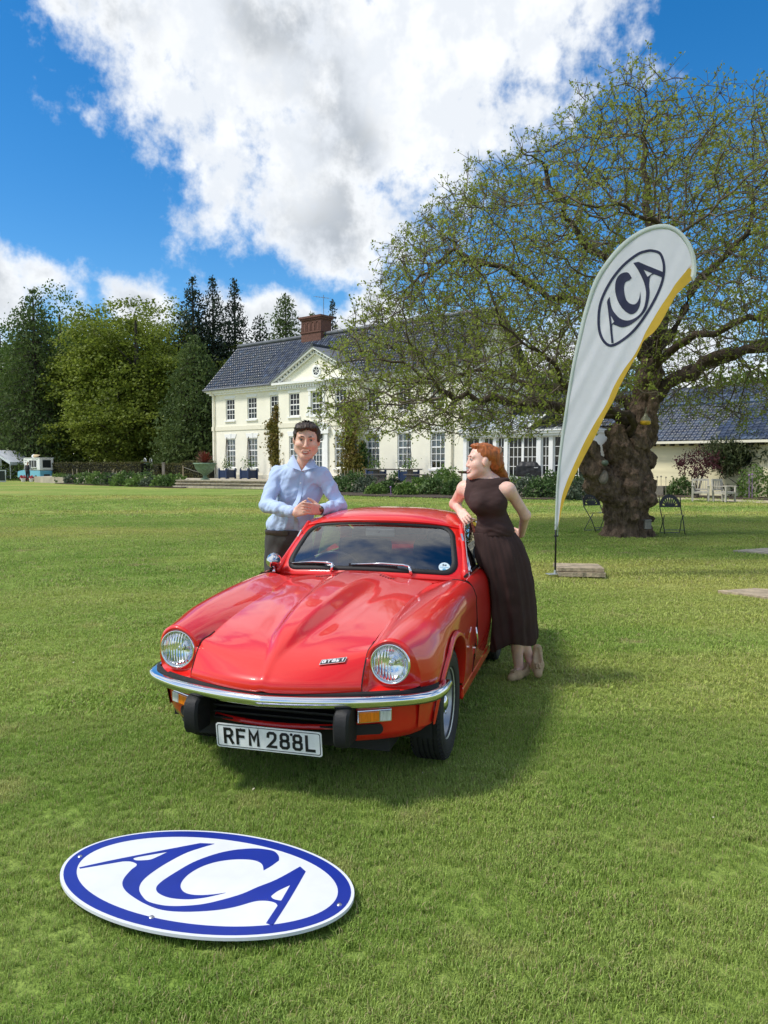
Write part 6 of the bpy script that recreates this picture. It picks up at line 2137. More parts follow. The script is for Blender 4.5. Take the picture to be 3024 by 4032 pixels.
def fold(V, Nn, amp, freq, dirv, seed, stretch=0.25):
  """elongated cloth wrinkles displaced along the normal"""
  d = np.asarray(dirv, float); d /= np.linalg.norm(d)
  a = (V @ d)[:, None] * d
  q = (V - a) * freq + a * freq * stretch + seed
  n = pnoise(q) + 0.5 * pnoise(q * 2.1 + 5)
  r = 1 - np.abs(n) * 1.6
  return V + Nn * (amp * (np.clip(r, -1, 1) - .55))[:, None]

def hand(g, wrist, knuck, across, normal, curl, s=1.0, splay=0.0, thumb=1, lens=(.072, .080, .075, .058), k=0.004, tdir=None):
  """palm + five separate fingers; across = index->little direction; curl list of bend per finger"""
  w, kn = np.asarray(wrist, float), np.asarray(knuck, float)
  d = kn - w; L = np.linalg.norm(d); d /= L
  ac = np.asarray(across, float); ac -= d * (ac @ d); ac /= np.linalg.norm(ac)
  nm = np.cross(d, ac)
  if nm @ np.asarray(normal, float) < 0: nm = -nm            # back of the hand faces 'normal'
  for i in range(4):
    o = (i - 1.5) * 0.0195 * s
    g.cap(w + ac * o * 0.7, kn + ac * o, .0145 * s, .0115 * s, .012)
  tips = []
  for i in range(4):
    o = (i - 1.5) * 0.0205 * s
    p = kn + ac * o
    dd = d + ac * splay * (i - 1.5)
    ang = 0
    seg = [lens[i] * f * s for f in (.45, .31, .24)]
    r0 = .0095 * s
    for j, ls in enumerate(seg):
      ang += curl[i] * (0.55 if j == 0 else 0.9)
      v = dd * math.cos(ang) - nm * math.sin(ang)
      q = p + v / np.linalg.norm(v) * ls
      g.cap(p, q, r0 * (1 - .10 * j), r0 * (.90 - .10 * j), k)
      p = q
    tips.append(p)
  tb = w + d * L * 0.25 - ac * .028 * s * thumb
  td = tdir if tdir is not None else (d * .75 - ac * .6 * thumb - nm * .25)
  td = np.asarray(td, float); td /= np.linalg.norm(td)
  t1 = tb + td * .036 * s
  t2 = t1 + (td * .9 + d * .45) / np.linalg.norm(td * .9 + d * .45) * .030 * s
  t3 = t2 + (td * .7 + d * .7) / np.linalg.norm(td * .7 + d * .7) * .024 * s
  g.cap(tb, t1, .014 * s, .0115 * s, .010).cap(t1, t2, .011 * s, .010 * s, k).cap(t2, t3, .010 * s, .008 * s, k)
  return tips

def build_man():
  A = lambda u, v, D: at(u, v, D)
  foot = np.array((-0.76, 6.07, 0.0))
  man = thing('person', 'man in a pale blue shirt and dark trousers leaning on the red car roof', 'person', tuple(foot))
  org = foot
  neck = A(1195, 1842, 5.88); hc = A(1207, 1735, 5.80)
  SL, SR = A(1094, 1864, 5.93), A(1268, 1870, 5.83)
  EL, ER = A(1046, 1990, 5.80), A(1340, 1992, 5.80)
  WL, WR = A(1162, 2019, 5.54), A(1258, 2009, 5.58)
  C = A(1183, 1915, 5.93); B = A(1160, 2010, 6.0); PV = A(1136, 2105, 6.05)
  hipL, hipR = A(1092, 2140, 6.06), A(1180, 2145, 6.06)
  knL, knR = np.array((-0.86, 5.98, .52)), np.array((-0.66, 6.03, .52))
  anL, anR = np.array((-0.87, 6.10, .10)), np.array((-0.645, 6.12, .10))
  Rh = rotm((0.06, -1, -0.10), (0.07, 0, 1))
  lo = np.array((-1.12, 5.35, -0.03)); hi = np.array((-0.22, 6.35, 1.92))
  # ---- body: one continuous surface from head to feet
  g = SG(lo, hi, 0.0062)
  g.ell(C, (.145, .085, .18), None, .03).ell(B, (.130, .085, .15), None, .04).ell(PV, (.140, .085, .11), None, .04)
  g.cap(SL, SR, .042, .042, .03).cap(neck - (0, 0, .06), hc + Rm3(Rh, (0, -.02, -.07)), .066, .055, .02)
  g.chain([SL, EL, WL], [.036, .031, .025], .015).chain([SR, ER, WR], [.036, .031, .025], .015)
  g.chain([hipL, knL, anL], [.080, .055, .040], .02).chain([hipR, knR, anR], [.080, .055, .040], .02)
  for an in (anL, anR): g.cap(an + (0, .03, -.06), an + (-.02, -.15, -.065), .034, .030, .02)
  Lh = add_head(g, hc, Rh, 1.06, True)
  Z = lambda x, y, D: A(950 + x / 2.95, 1600 + y / 2.95, D)
  # clasped hands
  hand(g, WL, Z(745, 1195, 5.52), (0.1, -.25, -1), (-.2, -1, .5), (1.0, 1.05, 1.1, 1.1), 1.02, thumb=1, tdir=(.75, -.3, .75))
  hand(g, WR, Z(812, 1190, 5.505), (-.25, -.15, -1), (.2, -1, .35), (.36, .40, .45, .55), 1.05, thumb=1, tdir=(-.85, -.1, .8))
  V, F = g.mesh()
  skin = skin_mat('skin_man', (0.68, 0.41, 0.31))
  V = smooth_mesh(V, F, 1, 0.4)
  npmesh('body', V, F, skin, man, True, org)
  face_parts(Lh, Rh, man, 1.06, org, (0.38, 0.13, 0.11), (0.035, 0.022, 0.015))
  # ---- shirt
  g = SG(lo, hi, 0.0085)
  g.ell(C, (.182, .118, .205), None, .03).ell(B + (0, 0, .01), (.162, .120, .17), None, .06).ell(PV + (0, 0, .075), (.172, .118, .11), None, .06)
  g.cap(SL + (.03, 0, -.008), SR - (.03, 0, .008), .058, .058, .05).cap(neck - (.05, 0, .05), neck + (.05, 0, -.05), .075, .075, .04)
  g.chain([SL, SL * .5 + EL * .5, EL, EL * .5 + WL * .5, WL + (EL - WL) * .10], [.060, .053, .049, .048, .040], .02).chain([SR, SR * .5 + ER * .5, ER, ER * .5 + WR * .5, WR + (ER - WR) * .10], [.060, .053, .049, .048, .040], .02)
  g.cap(neck + (0, .01, -.02), hc + Rm3(Rh, (0, -.02, -.12)), .074, .080, .015)            # collar stand
  g.op(lambda P: (P - (neck + np.array((.004, -.035, .045)))) @ np.array((0, .45, -.9)), neck - .2, neck + (.2, .2, .25), .01, 'cut')
  g.cap(neck - (0, 0, .02), hc, .064, .07, .004, 'cut')
  # V opening at the throat
  v0, vl, vr = Z(702, 762, 5.74), Z(596, 500, 5.8), Z(822, 560, 5.8)
  def vee(P):
    x, z = P[..., 0], P[..., 2]
    def half(p, q):
      d = np.array((q[0] - p[0], q[2] - p[2])); d /= np.linalg.norm(d)
      return (x - p[0]) * d[1] - (z - p[2]) * d[0]
    return np.maximum.reduce([-half(v0, vl), half(v0, vr), P[..., 1] - (neck[1] + .0)]) if half(v0, vl).mean() > -9 else 0
  g.op(vee, neck - (.16, .22, .10), neck + (.16, .03, .2), .006, 'cut')
  zc = PV[2] + .028
  g.op(lambda P: P[..., 2] - zc, (lo[0], lo[1], lo[2]), (hi[0], hi[1], zc + .05), .008, 'cut')
  V, F = g.mesh(); V = smooth_mesh(V, F, 2, .5); N = vnormals(V, F)
  V = fold(V, N, .013, 9, (.55, 0, 1), 3.1, .16)
  N = vnormals(V, F)
  V = fold(V, N, .0055, 20, (.8, .1, .5), 9.7, .2)
  sh = pm('shirt_blue', (0.42, 0.53, 0.76), 0.8, var=0.05, vscale=5, sheen=0.2)
  shirt = npmesh('shirt', V, F, sh, man, True, org)
  # collar points, placket, buttons, cuffs
  for (pa, pb, pc, pd) in ((Z(606, 556, 5.86), Z(700, 750, 5.735), Z(527, 688, 5.755), Z(566, 606, 5.84)), (Z(812, 596, 5.82), Z(706, 748, 5.735), Z(853, 716, 5.745), Z(842, 640, 5.80))):
    rows = []
    for t in np.linspace(0, 1, 6):
      top = pa * (1 - t) + pb * t; bot = pd * (1 - t) + pc * t
      rows.append([top + (bot - top) * k + np.array((0, -.012 * math.sin(math.pi * min(k * 1.2, 1)) - .006, 0)) for k in np.linspace(0, 1, 5)])
    mb = MB().grid([[p - org for p in r] for r in rows]).grid([[p - org + np.array((0, .005, -.001)) for p in r] for r in rows], flip=True)
    mb.build('collar', sh, shirt, smooth=True)
  # placket strip down the front
  zs = np.linspace(v0[2] - .01, PV[2] + .06, 16); strip = []
  for k, zz in enumerate(zs):
    xl = v0[0] + (Z(640, 1180, 5.85)[0] - v0[0]) * k / 12
    near = V[(np.abs(V[:, 0] - xl) < .02) & (np.abs(V[:, 2] - zz) < .012) & (V[:, 1] < C[1])]
    if len(near): strip.append((xl, near[:, 1].min(), zz))
  if len(strip) > 3:
    sp = np.array(strip); sp[1:-1, 1] = (sp[:-2, 1] + sp[1:-1, 1] * 2 + sp[2:, 1]) / 4
    MB().grid([[(p[0] + o_, p[1] - .003 + abs(o_) * .08, p[2]) - org for o_ in (-.016, -.008, 0, .008, .016)] for p in sp]).build('placket', sh, shirt, smooth=True)
  pts = [Z(700, 755, 5.735), Z(690, 860, 5.775), Z(675, 1000, 5.825), Z(655, 1130, 5.86)]
  for p in (Z(690, 890, 5.79), Z(668, 1020, 5.84)):
    MB().lathe([(0, .003), (.005, .002), (.006, 0)], 10, Matrix.Translation(Vector(p - org) - Vector((0, .012, 0))) @ Matrix.Rotation(math.pi / 2, 4, 'X')).build('button', pm('button', (.7, .74, .8), .3, var=.05), shirt)
  for W_, E_ in ((WL, EL), (WR, ER)):
    d = (E_ - W_) / np.linalg.norm(E_ - W_)
    MB().tube([W_ + d * k - org for k in (.018, .024, .075, .085)], [.036, .043, .045, .041], 18, cap=False).build('cuff', sh, shirt, smooth=True)
  # ---- trousers, belt, shoes
  g = SG(lo, hi, 0.010)
  g.ell(PV - (0, 0, .02), (.178, .122, .125), None, .04).chain([hipL, knL, anL - (0, 0, .03)], [.102, .082, .066], .03).chain([hipR, knR, anR - (0, 0, .03)], [.102, .082, .066], .03)
  g.ell(PV + (0, 0, .03), (.176, .118, .07), None, .03)
  g.op(lambda P: (zc + .012) - P[..., 2], (lo[0], lo[1], zc - .05), hi, .006, 'cut')
  V, F = g.mesh(); V = smooth_mesh(V, F, 2, .5); N = vnormals(V, F)
  V = fold(V, N, .006, 10, (.3, 0, 1), 7.3, .3)
  tr = pm('trousers_charcoal', (0.052, 0.049, 0.045), 0.85, var=0.22, vscale=9, bump=0.15, bscale=260, bdist=0.002)
  npmesh('trousers', V, F, tr, man, True, org)
  ring = [(PV[0] + .182 * math.cos(a) - org[0], PV[1] + .125 * math.sin(a) - org[1]) for a in np.linspace(0, 2 * math.pi, 40)]
  belt = MB().grid([[(x * 1.0, y, zc - org[2] - .026), (x + .004 * math.copysign(1, x), y * 1.0, zc - org[2] - .020), (x + .004 * math.copysign(1, x), y, zc - org[2] + .008), (x, y, zc - org[2] + .014)] for x, y in ring]).build('belt', pm('belt_leather', (0.030, 0.012, 0.009), 0.4, var=0.2, vscale=20), man, smooth=True)
  MB().box((PV[0] - org[0] - .008, PV[1] - org[1] - .131, zc - .006), (.045, .008, .038)).build('buckle', pm('buckle_brass', (.05, .04, .03), .4, .6, var=.1), belt, bevel=.004)
  for an in (anL, anR):
    g = SG(an - (.1, .3, .12), an + (.1, .12, .06), 0.007)
    g.cap(an + (0, .04, -.055), an + (-.02, -.16, -.062), .040, .036, .02).op(lambda P: P[..., 2] - .004, an - (.1, .3, .12), an + (.1, .12, -.05), .004, 'cut')
    V, F = g.mesh()
    npmesh('shoe', V, F, pm('shoe_leather', (.03, .018, .012), .4, var=.2), man, True, org)
  # ---- watch
  d = (ER - WR) / np.linalg.norm(ER - WR)
  wm = MB().tube([WR + d * k - org for k in (-.004, .0, .022, .026)], [.030, .034, .034, .030], 18, cap=False).build('watch', pm('watch_strap', (.02, .02, .02), .4, var=.2), man, smooth=True)
  fc = WR + d * .011 + np.array((.008, -.034, .006)) - org
  MB().lathe([(.016, -.002), (.017, .003), (.013, .005), (0, .005)], 18, Matrix.Translation(fc) @ Matrix.Rotation(math.pi / 2 + .2, 4, 'X')).build('watch_face', pm('watch_steel', (.16, .14, .11), .3, .6, var=.1), wm, smooth=True)
  # ---- hair: short, swept, tousled
  g = SG(hc - .2, hc + .2, 0.0055)
  L = Lh
  e = lambda p, r, k=.02, mode='add': g.ell(L(*p), (r[0] * 1.15, r[1] * 1.06, r[2] * 1.06), Rh, k, mode)
  e((0, -.026, .056), (.087, .098, .076)); e((.004, .026, .096), (.074, .066, .028), .03); e((.020, .062, .086), (.050, .034, .020), .02)
  for q in (-1, 1): e((q * .070, .000, .032), (.016, .040, .042), .015)
  e((-.006, .100, .026), (.060, .060, .064), .012, 'cut')
  e((0, .055, -.03), (.072, .08, .10), .01, 'cut')
  for q in (-1, 1): e((q * .056, .085, .052), (.026, .034, .026), .012, 'cut')
  g.op(lambda P: ((P - L(0, -.05, -.05)) @ Rh) @ np.array((0, .25, .97)), hc - .2, hc + .2, .01, 'cut')
  V, F = g.mesh(); N = vnormals(V, F)
  q = (V - hc) @ Rh
  V = V + N * (.007 * fbm(np.stack([q[:, 0] * 60, q[:, 1] * 16, q[:, 2] * 26], 1), 3))[:, None]
  npmesh('hair', V, F, pm('hair_brown', (0.030, 0.017, 0.010), 0.5, 0, 0.4, var=0.6, vscale=60, bump=0.6, bscale=140, bdist=0.004, stretch=(1, .35, .6)), man, False, org)
  tf = MB()
  r = random.Random(5)
  for k in range(420):
    a = r.uniform(0, 2 * math.pi); el = r.uniform(0.15, 1.45)
    p0 = np.array((math.cos(a) * math.cos(el) * .078, math.sin(a) * math.cos(el) * .092 - .014, .055 + math.sin(el) * .078))
    if p0[1] > .03 and p0[2] < .095: continue
    d = np.array((r.uniform(-.3, .8), .5 + r.uniform(-.3, .5), r.uniform(0, .7))) * .024
    w = np.array((r.uniform(-1, 1), r.uniform(-1, 1), r.uniform(-1, 1))) * .0022
    P = [L(*(p0 + w)) - org, L(*(p0 - w)) - org, L(*(p0 + d * .6 + np.array((0, 0, .004)))) - org, L(*(p0 + d)) - org]
    tf.add(P, [(0, 1, 2), (0, 2, 3), (1, 3, 2)])
  tf.build('hair_tufts', MATS['hair_brown'], man)
  return man



def car_side(P):
  """lateral distance from the car's centre line, towards the near flank"""
  return (P[:, 0] + 0.34) * math.cos(.268) - (P[:, 1] - 4.124) * math.sin(.268)
LFT = np.array((math.cos(.268), -math.sin(.268), 0))

def build_woman():
  Z = lambda x, y, D: at(1700 + x / 2.106, 1680 + y / 2.106, D)
  foot = np.array((1.02, 5.39, 0.0))
  wo = thing('person', 'red-haired woman in a dark brown sleeveless dress resting against the car door', 'person', tuple(foot))
  org = foot
  hc = Z(408, 290, 5.20)
  neck = Z(470, 440, 5.22)
  SL, SR = Z(272, 505, 5.30), Z(635, 512, 5.14)
  EL, WL = Z(192, 640, 5.56), Z(240, 705, 5.34)
  ER, WR = Z(775, 735, 5.26), Z(745, 885, 5.42)
  CH, UB, WA, HI = Z(455, 560, 5.21), Z(462, 650, 5.20), Z(515, 830, 5.20), Z(585, 1010, 5.22)
  Rh = rotm((-1, -.20, .06), (-.02, .0, 1))
  Rb = rotm((-.30, -1, 0))
  lo = np.array((0.36, 4.85, -0.02)); hi = np.array((1.36, 5.80, 1.74))
  g = SG(lo, hi, 0.0062)
  g.ell(CH, (.140, .088, .15), Rb, .03).ell(WA, (.115, .085, .13), Rb, .05).ell(HI - (.045, 0, 0), (.100, .085, .11), Rb, .04)
  g.cap(SL + (SR - SL) * .08, SR + (SL - SR) * .08, .038, .038, .04).cap(neck - (0, 0, .03), hc + Rm3(Rh, (0, -.025, -.07)), .052, .047, .03)
  g.chain([SL, EL, WL], [.046, .037, .026], .025).chain([SR, ER, WR], [.041, .035, .025], .025)
  g.cap(SL - (0, 0, .02), CH, .045, .085, .04).cap(SR - (0, 0, .02), CH, .042, .085, .04)
  # hand over the roof edge
  hand(g, WL, Z(272, 745, 5.265), (.55, -.35, .25), (-.1, -.75, .75), (.34, .30, .28, .32), .92, splay=.05, thumb=-1, tdir=(-.2, -.5, -.6), lens=(.070, .078, .072, .058))
  hand(g, WR, WR + (-.06, .055, -.02), (0, 0, -1), (0, 1, 0), (.1, .1, .1, .1), .85)
  # legs: weight on the left foot, right foot crossed on its toe
  hL, hR = Z(555, 1090, 5.22), Z(620, 1090, 5.24)
  kL, kR = Z(640, 1450, 5.26), Z(690, 1450, 5.30)
  aL, aR = Z(722, 1990, 5.46), Z(800, 1885, 5.50)
  g.chain([hL, kL, Z(690, 1700, 5.38), aL], [.066, .054, .048, .034], .03).chain([hR, kR, Z(735, 1720, 5.42), aR], [.066, .054, .048, .034], .03)
  tL, tR = np.array((0.885, 5.335, .025)), np.array((1.088, 5.345, .025))
  g.cap(aL + (.01, .03, -.035), tL + (.03, .02, .02), .030, .020, .02).cap(aR + (.005, .03, -.03), tR + (0, .03, .02), .030, .020, .02)
  Lh = add_head(g, hc, Rh, .94, False)
  V, F = g.mesh(); V = smooth_mesh(V, F, 1, .4)
  skin = skin_mat('skin_woman', (0.74, 0.48, 0.39))
  npmesh('body', V, F, skin, wo, True, org)
  face_parts(Lh, Rh, wo, .94, org, (0.45, 0.15, 0.14), (0.30, 0.12, 0.05))
  # ---- bodice
  dress = pm('dress_brown', (0.050, 0.028, 0.026), 0.85, 0, 0.25, var=0.15, vscale=7, bump=0.12, bscale=200, bdist=0.002)
  g = SG(lo, hi, 0.008)
  g.ell(CH + (0, 0, .0), (.153, .104, .15), Rb, .03).ell(WA, (.116, .094, .14), Rb, .06)
  for x in (395, 530): g.ell(Z(x, 640, 5.13), (.068, .060, .070), Rb, .05)
  g.cap(Z(340, 455, 5.27), Z(590, 450, 5.18), .047, .047, .03)
  g.ell(Z(530, 880, 5.21), (.122, .098, .07), Rb, .05)
  g.cap(neck - (0, 0, .10), neck + (0, 0, .2), .070, .085, .012, 'cut')
  g.op(lambda P: Z(470, 424, 5.2)[2] - P[..., 2], (lo[0], lo[1], Z(470, 424, 5.2)[2] - .05), hi, .008, 'cut')
  for S_, E_ in ((SL, EL), (SR, ER)):
    g.cap(S_ + (S_ - CH) * .10 + (0, 0, -.01), E_, .064, .05, .012, 'cut')
  zw = Z(540, 905, 5.2)[2]
  g.op(lambda P: P[..., 2] - zw, lo, (hi[0], hi[1], zw + .04), .006, 'cut')
  V, F = g.mesh(); V = smooth_mesh(V, F, 2, .5); N = vnormals(V, F)
  wz = np.clip(1 - np.abs(V[:, 2] - Z(0, 830, 5.2)[2]) / .10, 0.25, 1)
  V = V + N * (.0065 * wz * (1 - np.abs(pnoise(np.stack([V[:, 0] * 5, V[:, 1] * 5, V[:, 2] * 42 + V[:, 0] * 14], 1))) * 2))[:, None]
  V = fold(V, vnormals(V, F), .003, 18, (1, 0, .3), 2.2, .25)
  npmesh('bodice', V, F, dress, wo, True, org)
  # ---- gathered skirt: stacked rings with deep folds
  lv = [(878, 348, 692, 5.21), (905, 350, 704, 5.21), (960, 351, 748, 5.21), (1040, 356, 786, 5.21), (1150, 372, 816, 5.22), (1280, 398, 838, 5.23), (1420, 430, 853, 5.25), (1560, 450, 864, 5.27), (1680, 462, 870, 5.29), (1765, 480, 873, 5.30), (1812, 492, 868, 5.31)]
  rows = []
  n = 120
  for i, (y, xl, xr, D) in enumerate(lv):
    a, b = Z(xl, y, D), Z(xr, y, D)
    c = (a + b) / 2; rx = (b[0] - a[0]) / 2 * (.97 if i < 2 else .93 if i < 6 else .95); ry = min(rx * .72, .135 + .010 * i)
    f = i / (len(lv) - 1)
    rr = []
    for k in range(n):
      th = 2 * math.pi * k / n
      w = 1 + (.012 + .075 * f) * math.sin(8 * th + 1.3 * math.sin(2 * th) + .9 * f) + (.008 + .03 * f) * math.sin(15 * th + 2 - f) + .028 * (1 - f) * math.sin(29 * th)
      z = c[2] + .02 * f * math.sin(3 * th + .8) + (-.035 * f * math.cos(th - 2.6))
      rr.append((c[0] + rx * w * math.cos(th), c[1] + ry * w * math.sin(th), z))
    rows.append(rr)
  G = np.array(rows)
  # smooth vertical interpolation
  tt = np.linspace(0, len(lv) - 1, 60)
  G = np.stack([cspline(np.arange(len(lv)), G[:, k, :], tt) for k in range(n)], 1)
  V = G.reshape(-1, 3)
  y_c = car_side(V)
  lim = np.interp(V[:, 2], [0, .26, .45, .60, .75, .82, .84, 1.12], [.60, .735, .757, .757, .748, .700, .665, .575])
  push = np.clip(lim - y_c, 0, None)
  V = V + LFT * push[:, None]
  V = V + np.stack([.006 * pnoise(V * 9), .006 * pnoise(V * 9 + 7), V[:, 0] * 0], 1)
  m = len(tt)
  F = np.array([[i * n + k, (i + 1) * n + k, (i + 1) * n + (k + 1) % n, i * n + (k + 1) % n] for i in range(m - 1) for k in range(n)])
  sk = npmesh('skirt', V, F[:, ::-1], dress, wo, True, org)
  md = sk.modifiers.new('cloth', 'SOLIDIFY'); md.thickness = .003
  # ---- loafers
  suede = pm('suede_taupe', (0.40, 0.29, 0.17), 0.9, var=0.15, vscale=30, bump=0.25, bscale=220, bdist=0.002)
  def shoe(heel, toe, flat):
    hl, to = np.asarray(heel, float), np.asarray(toe, float)
    mid = (hl * .45 + to * .55)
    lo2, hi2 = np.minimum(hl, to) - .09, np.maximum(hl, to) + .12
    g = SG(lo2, hi2, .0055)
    d = (to - hl); d /= np.linalg.norm(d)
    g.chain([hl + (0, 0, .012), mid + (0, 0, .010), to - d * .02], [.034, .042, .030], .02)
    g.cap(hl + (0, 0, .012), hl + (0, 0, .045), .033, .032, .015)
    up = np.array((0, 0, 1)) - d * d[2]; up /= np.linalg.norm(up)
    g.ell(hl * .66 + to * .34 + up * .062, (.075, .030, .040), rotm(np.cross((0, 0, 1), d), up) if True else None, .006, 'cut')
    if flat: g.op(lambda P: P[..., 2] - .004, lo2, (hi2[0], hi2[1], .04), .003, 'cut')
    V, F = g.mesh()
    o = npmesh('loafer', V, F, suede, wo, True, org)
    ts = MB()
    tp = hl * .36 + to * .64 + up * .046
    sd = np.cross(d, up)
    ts.tube([tp - sd * .03 - up * .01 - org, tp - org, tp + sd * .03 - up * .01 - org], [.005, .007, .005], 6)
    for q in (-1, 1):
      ts.tube([tp + sd * .006 * q - org, tp + sd * .010 * q + d * .018 + up * .002 - org, tp + sd * .012 * q + d * .040 - up * .004 - org], [.003, .005, .007], 6)
    ts.build('tassel', suede, o, smooth=True)
  shoe((1.015, 5.455, .030), (0.885, 5.325, .026), True)
  shoe((1.112, 5.50, .150), (1.085, 5.335, .040), False)
  # ---- hair
  hm = pm('hair_red', (0.36, 0.105, 0.025), 0.45, 0, 0.4, var=0.45, vscale=50, bump=0.5, bscale=160, bdist=0.003, stretch=(1, 1, .25))
  s = .94
  g = SG(hc - .22, hc + (.24, .24, .2), .0058)
  e = lambda p, r, k=.02, mode='add': g.ell(Lh(*p), tuple(v * s for v in r), Rh, k, mode)
  e((0, -.026, .052), (.083, .098, .080)); e((0, -.10, .04), (.06, .05, .06), .03); e((0, .012, .108), (.06, .075, .022), .02)
  g.op(lambda P: -(((P - Lh(0, .058, .072)) @ Rh) @ np.array((0, .86, -.50))), hc - .22, hc + .24, .012, 'cut')
  for q in (-1, 1): e((q * .09, -.004, -.012), (.04, .030, .040), .012, 'cut')
  e((0, .06, -.05), (.09, .085, .11), .012, 'cut')
  V1 = [Lh(0, -.10, .06), Lh(0, -.125, -.01), Z(545, 335, 5.27), Z(578, 395, 5.30), Z(628, 450, 5.31)]
  for off, rr in (((0, 0, 0), (.040, .034, .030, .026, .010)), ((-.02, .04, .01), (.040, .034, .030, .024, .008)), ((-.035, -.025, 0), (.040, .038, .034, .025, .010)), ((.01, -.03, .0), (.035, .032, .03, .022, .006))):
    P = [p + np.array(off) * (.4 + .6 * i / 4) for i, p in enumerate(V1)]
    for i in range(4): g.cap(P[i], P[i + 1], rr[i], rr[i + 1], .02)
  V, F = g.mesh(); N = vnormals(V, F)
  q = (V - hc) @ Rh
  V = V + N * (.005 * fbm(np.stack([q[:, 0] * 60, q[:, 1] * 50, q[:, 2] * 8 + q[:, 1] * 4], 1), 2))[:, None]
  npmesh('hair', V, F, hm, wo, True, org)
  cl = MB()
  c0 = Lh(0, -.125, .085)
  for a in np.linspace(-1.1, 1.1, 6):
    cl.tube([c0 + Rm3(Rh, (math.sin(a) * .035, -.012, math.cos(a) * .03)) - org, c0 + Rm3(Rh, (math.sin(a) * .055, .0, math.cos(a) * .012 - .02)) - org, c0 + Rm3(Rh, (math.sin(a) * .045, .02, -.055)) - org], [.007, .006, .003], 6)
  cl.build('hair_clip', pm('tortoiseshell', (.16, .10, .05), .25, 0, .5, .3, var=.7, vscale=60), wo, smooth=True)
  MB().lathe([(0, .004), (.004, .002), (.004, 0)], 8, Matrix.Translation(Vector(Lh(-.088, -.004, -.034) - org))).build('earring', pm('gold', (.7, .5, .2), .25, 1.0), wo)
  return wo
MAN = build_man()
WOMAN = build_woman()
# ================================================================== the old gnarled tree
def tube_np(P, Rr, n):
  """fast tubes for many polylines: P list of (k,3), Rr list of (k,) -> V,F"""
  VV, FF = [], []
  o = 0
  for p, r in zip(P, Rr):
    k = len(p)
    d = np.gradient(p, axis=0); d /= (np.linalg.norm(d, axis=1)[:, None] + 1e-9)
    a = np.where(np.abs(d[:, 2:3]) < 0.9, np.array([[0, 0, 1.0]]), np.array([[1.0, 0, 0]]))
    x = np.cross(d, a); x /= np.linalg.norm(x, axis=1)[:, None]
    y = np.cross(d, x)
    th = np.arange(n) * 2 * math.pi / n
    ring = p[:, None, :] + (x[:, None, :] * np.cos(th)[None, :, None] + y[:, None, :] * np.sin(th)[None, :, None]) * r[:, None, None]
    VV.append(ring.reshape(-1, 3))
    i = np.arange(k - 1)[:, None] * n; j = np.arange(n)[None, :]; j2 = (j + 1) % n
    FF.append(np.stack([i + j, i + j2, i + n + j2, i + n + j], -1).reshape(-1, 4) + o)
    o += k * n
  return np.concatenate(VV), np.concatenate(FF)

def leaf_quads(C, size, r, flat=0.0, droop=0.0, aspect=0.6):
  """random quads at centres C (n,3)"""
  n = len(C)
  nrm = r.normal(size=(n, 3)); nrm[:, 2] = nrm[:, 2] * (1 - flat) + flat * (1.2 + np.abs(nrm[:, 2]))
  nrm /= np.linalg.norm(nrm, axis=1)[:, None]
  t = r.normal(size=(n, 3)); t[:, 2] -= droop
  t -= nrm * (t * nrm).sum(1)[:, None]; t /= np.linalg.norm(t, axis=1)[:, None]
  b = np.cross(nrm, t)
  s = size * r.uniform(0.6, 1.35, size=(n, 1))
  V = np.stack([C - t * s * .5, C + b * s * aspect * .5 + nrm * s * .08, C + t * s * .5, C - b * s * aspect * .5 + nrm * s * .08], 1).reshape(-1, 3)
  F = np.arange(4 * n).reshape(n, 4)
  return V, F

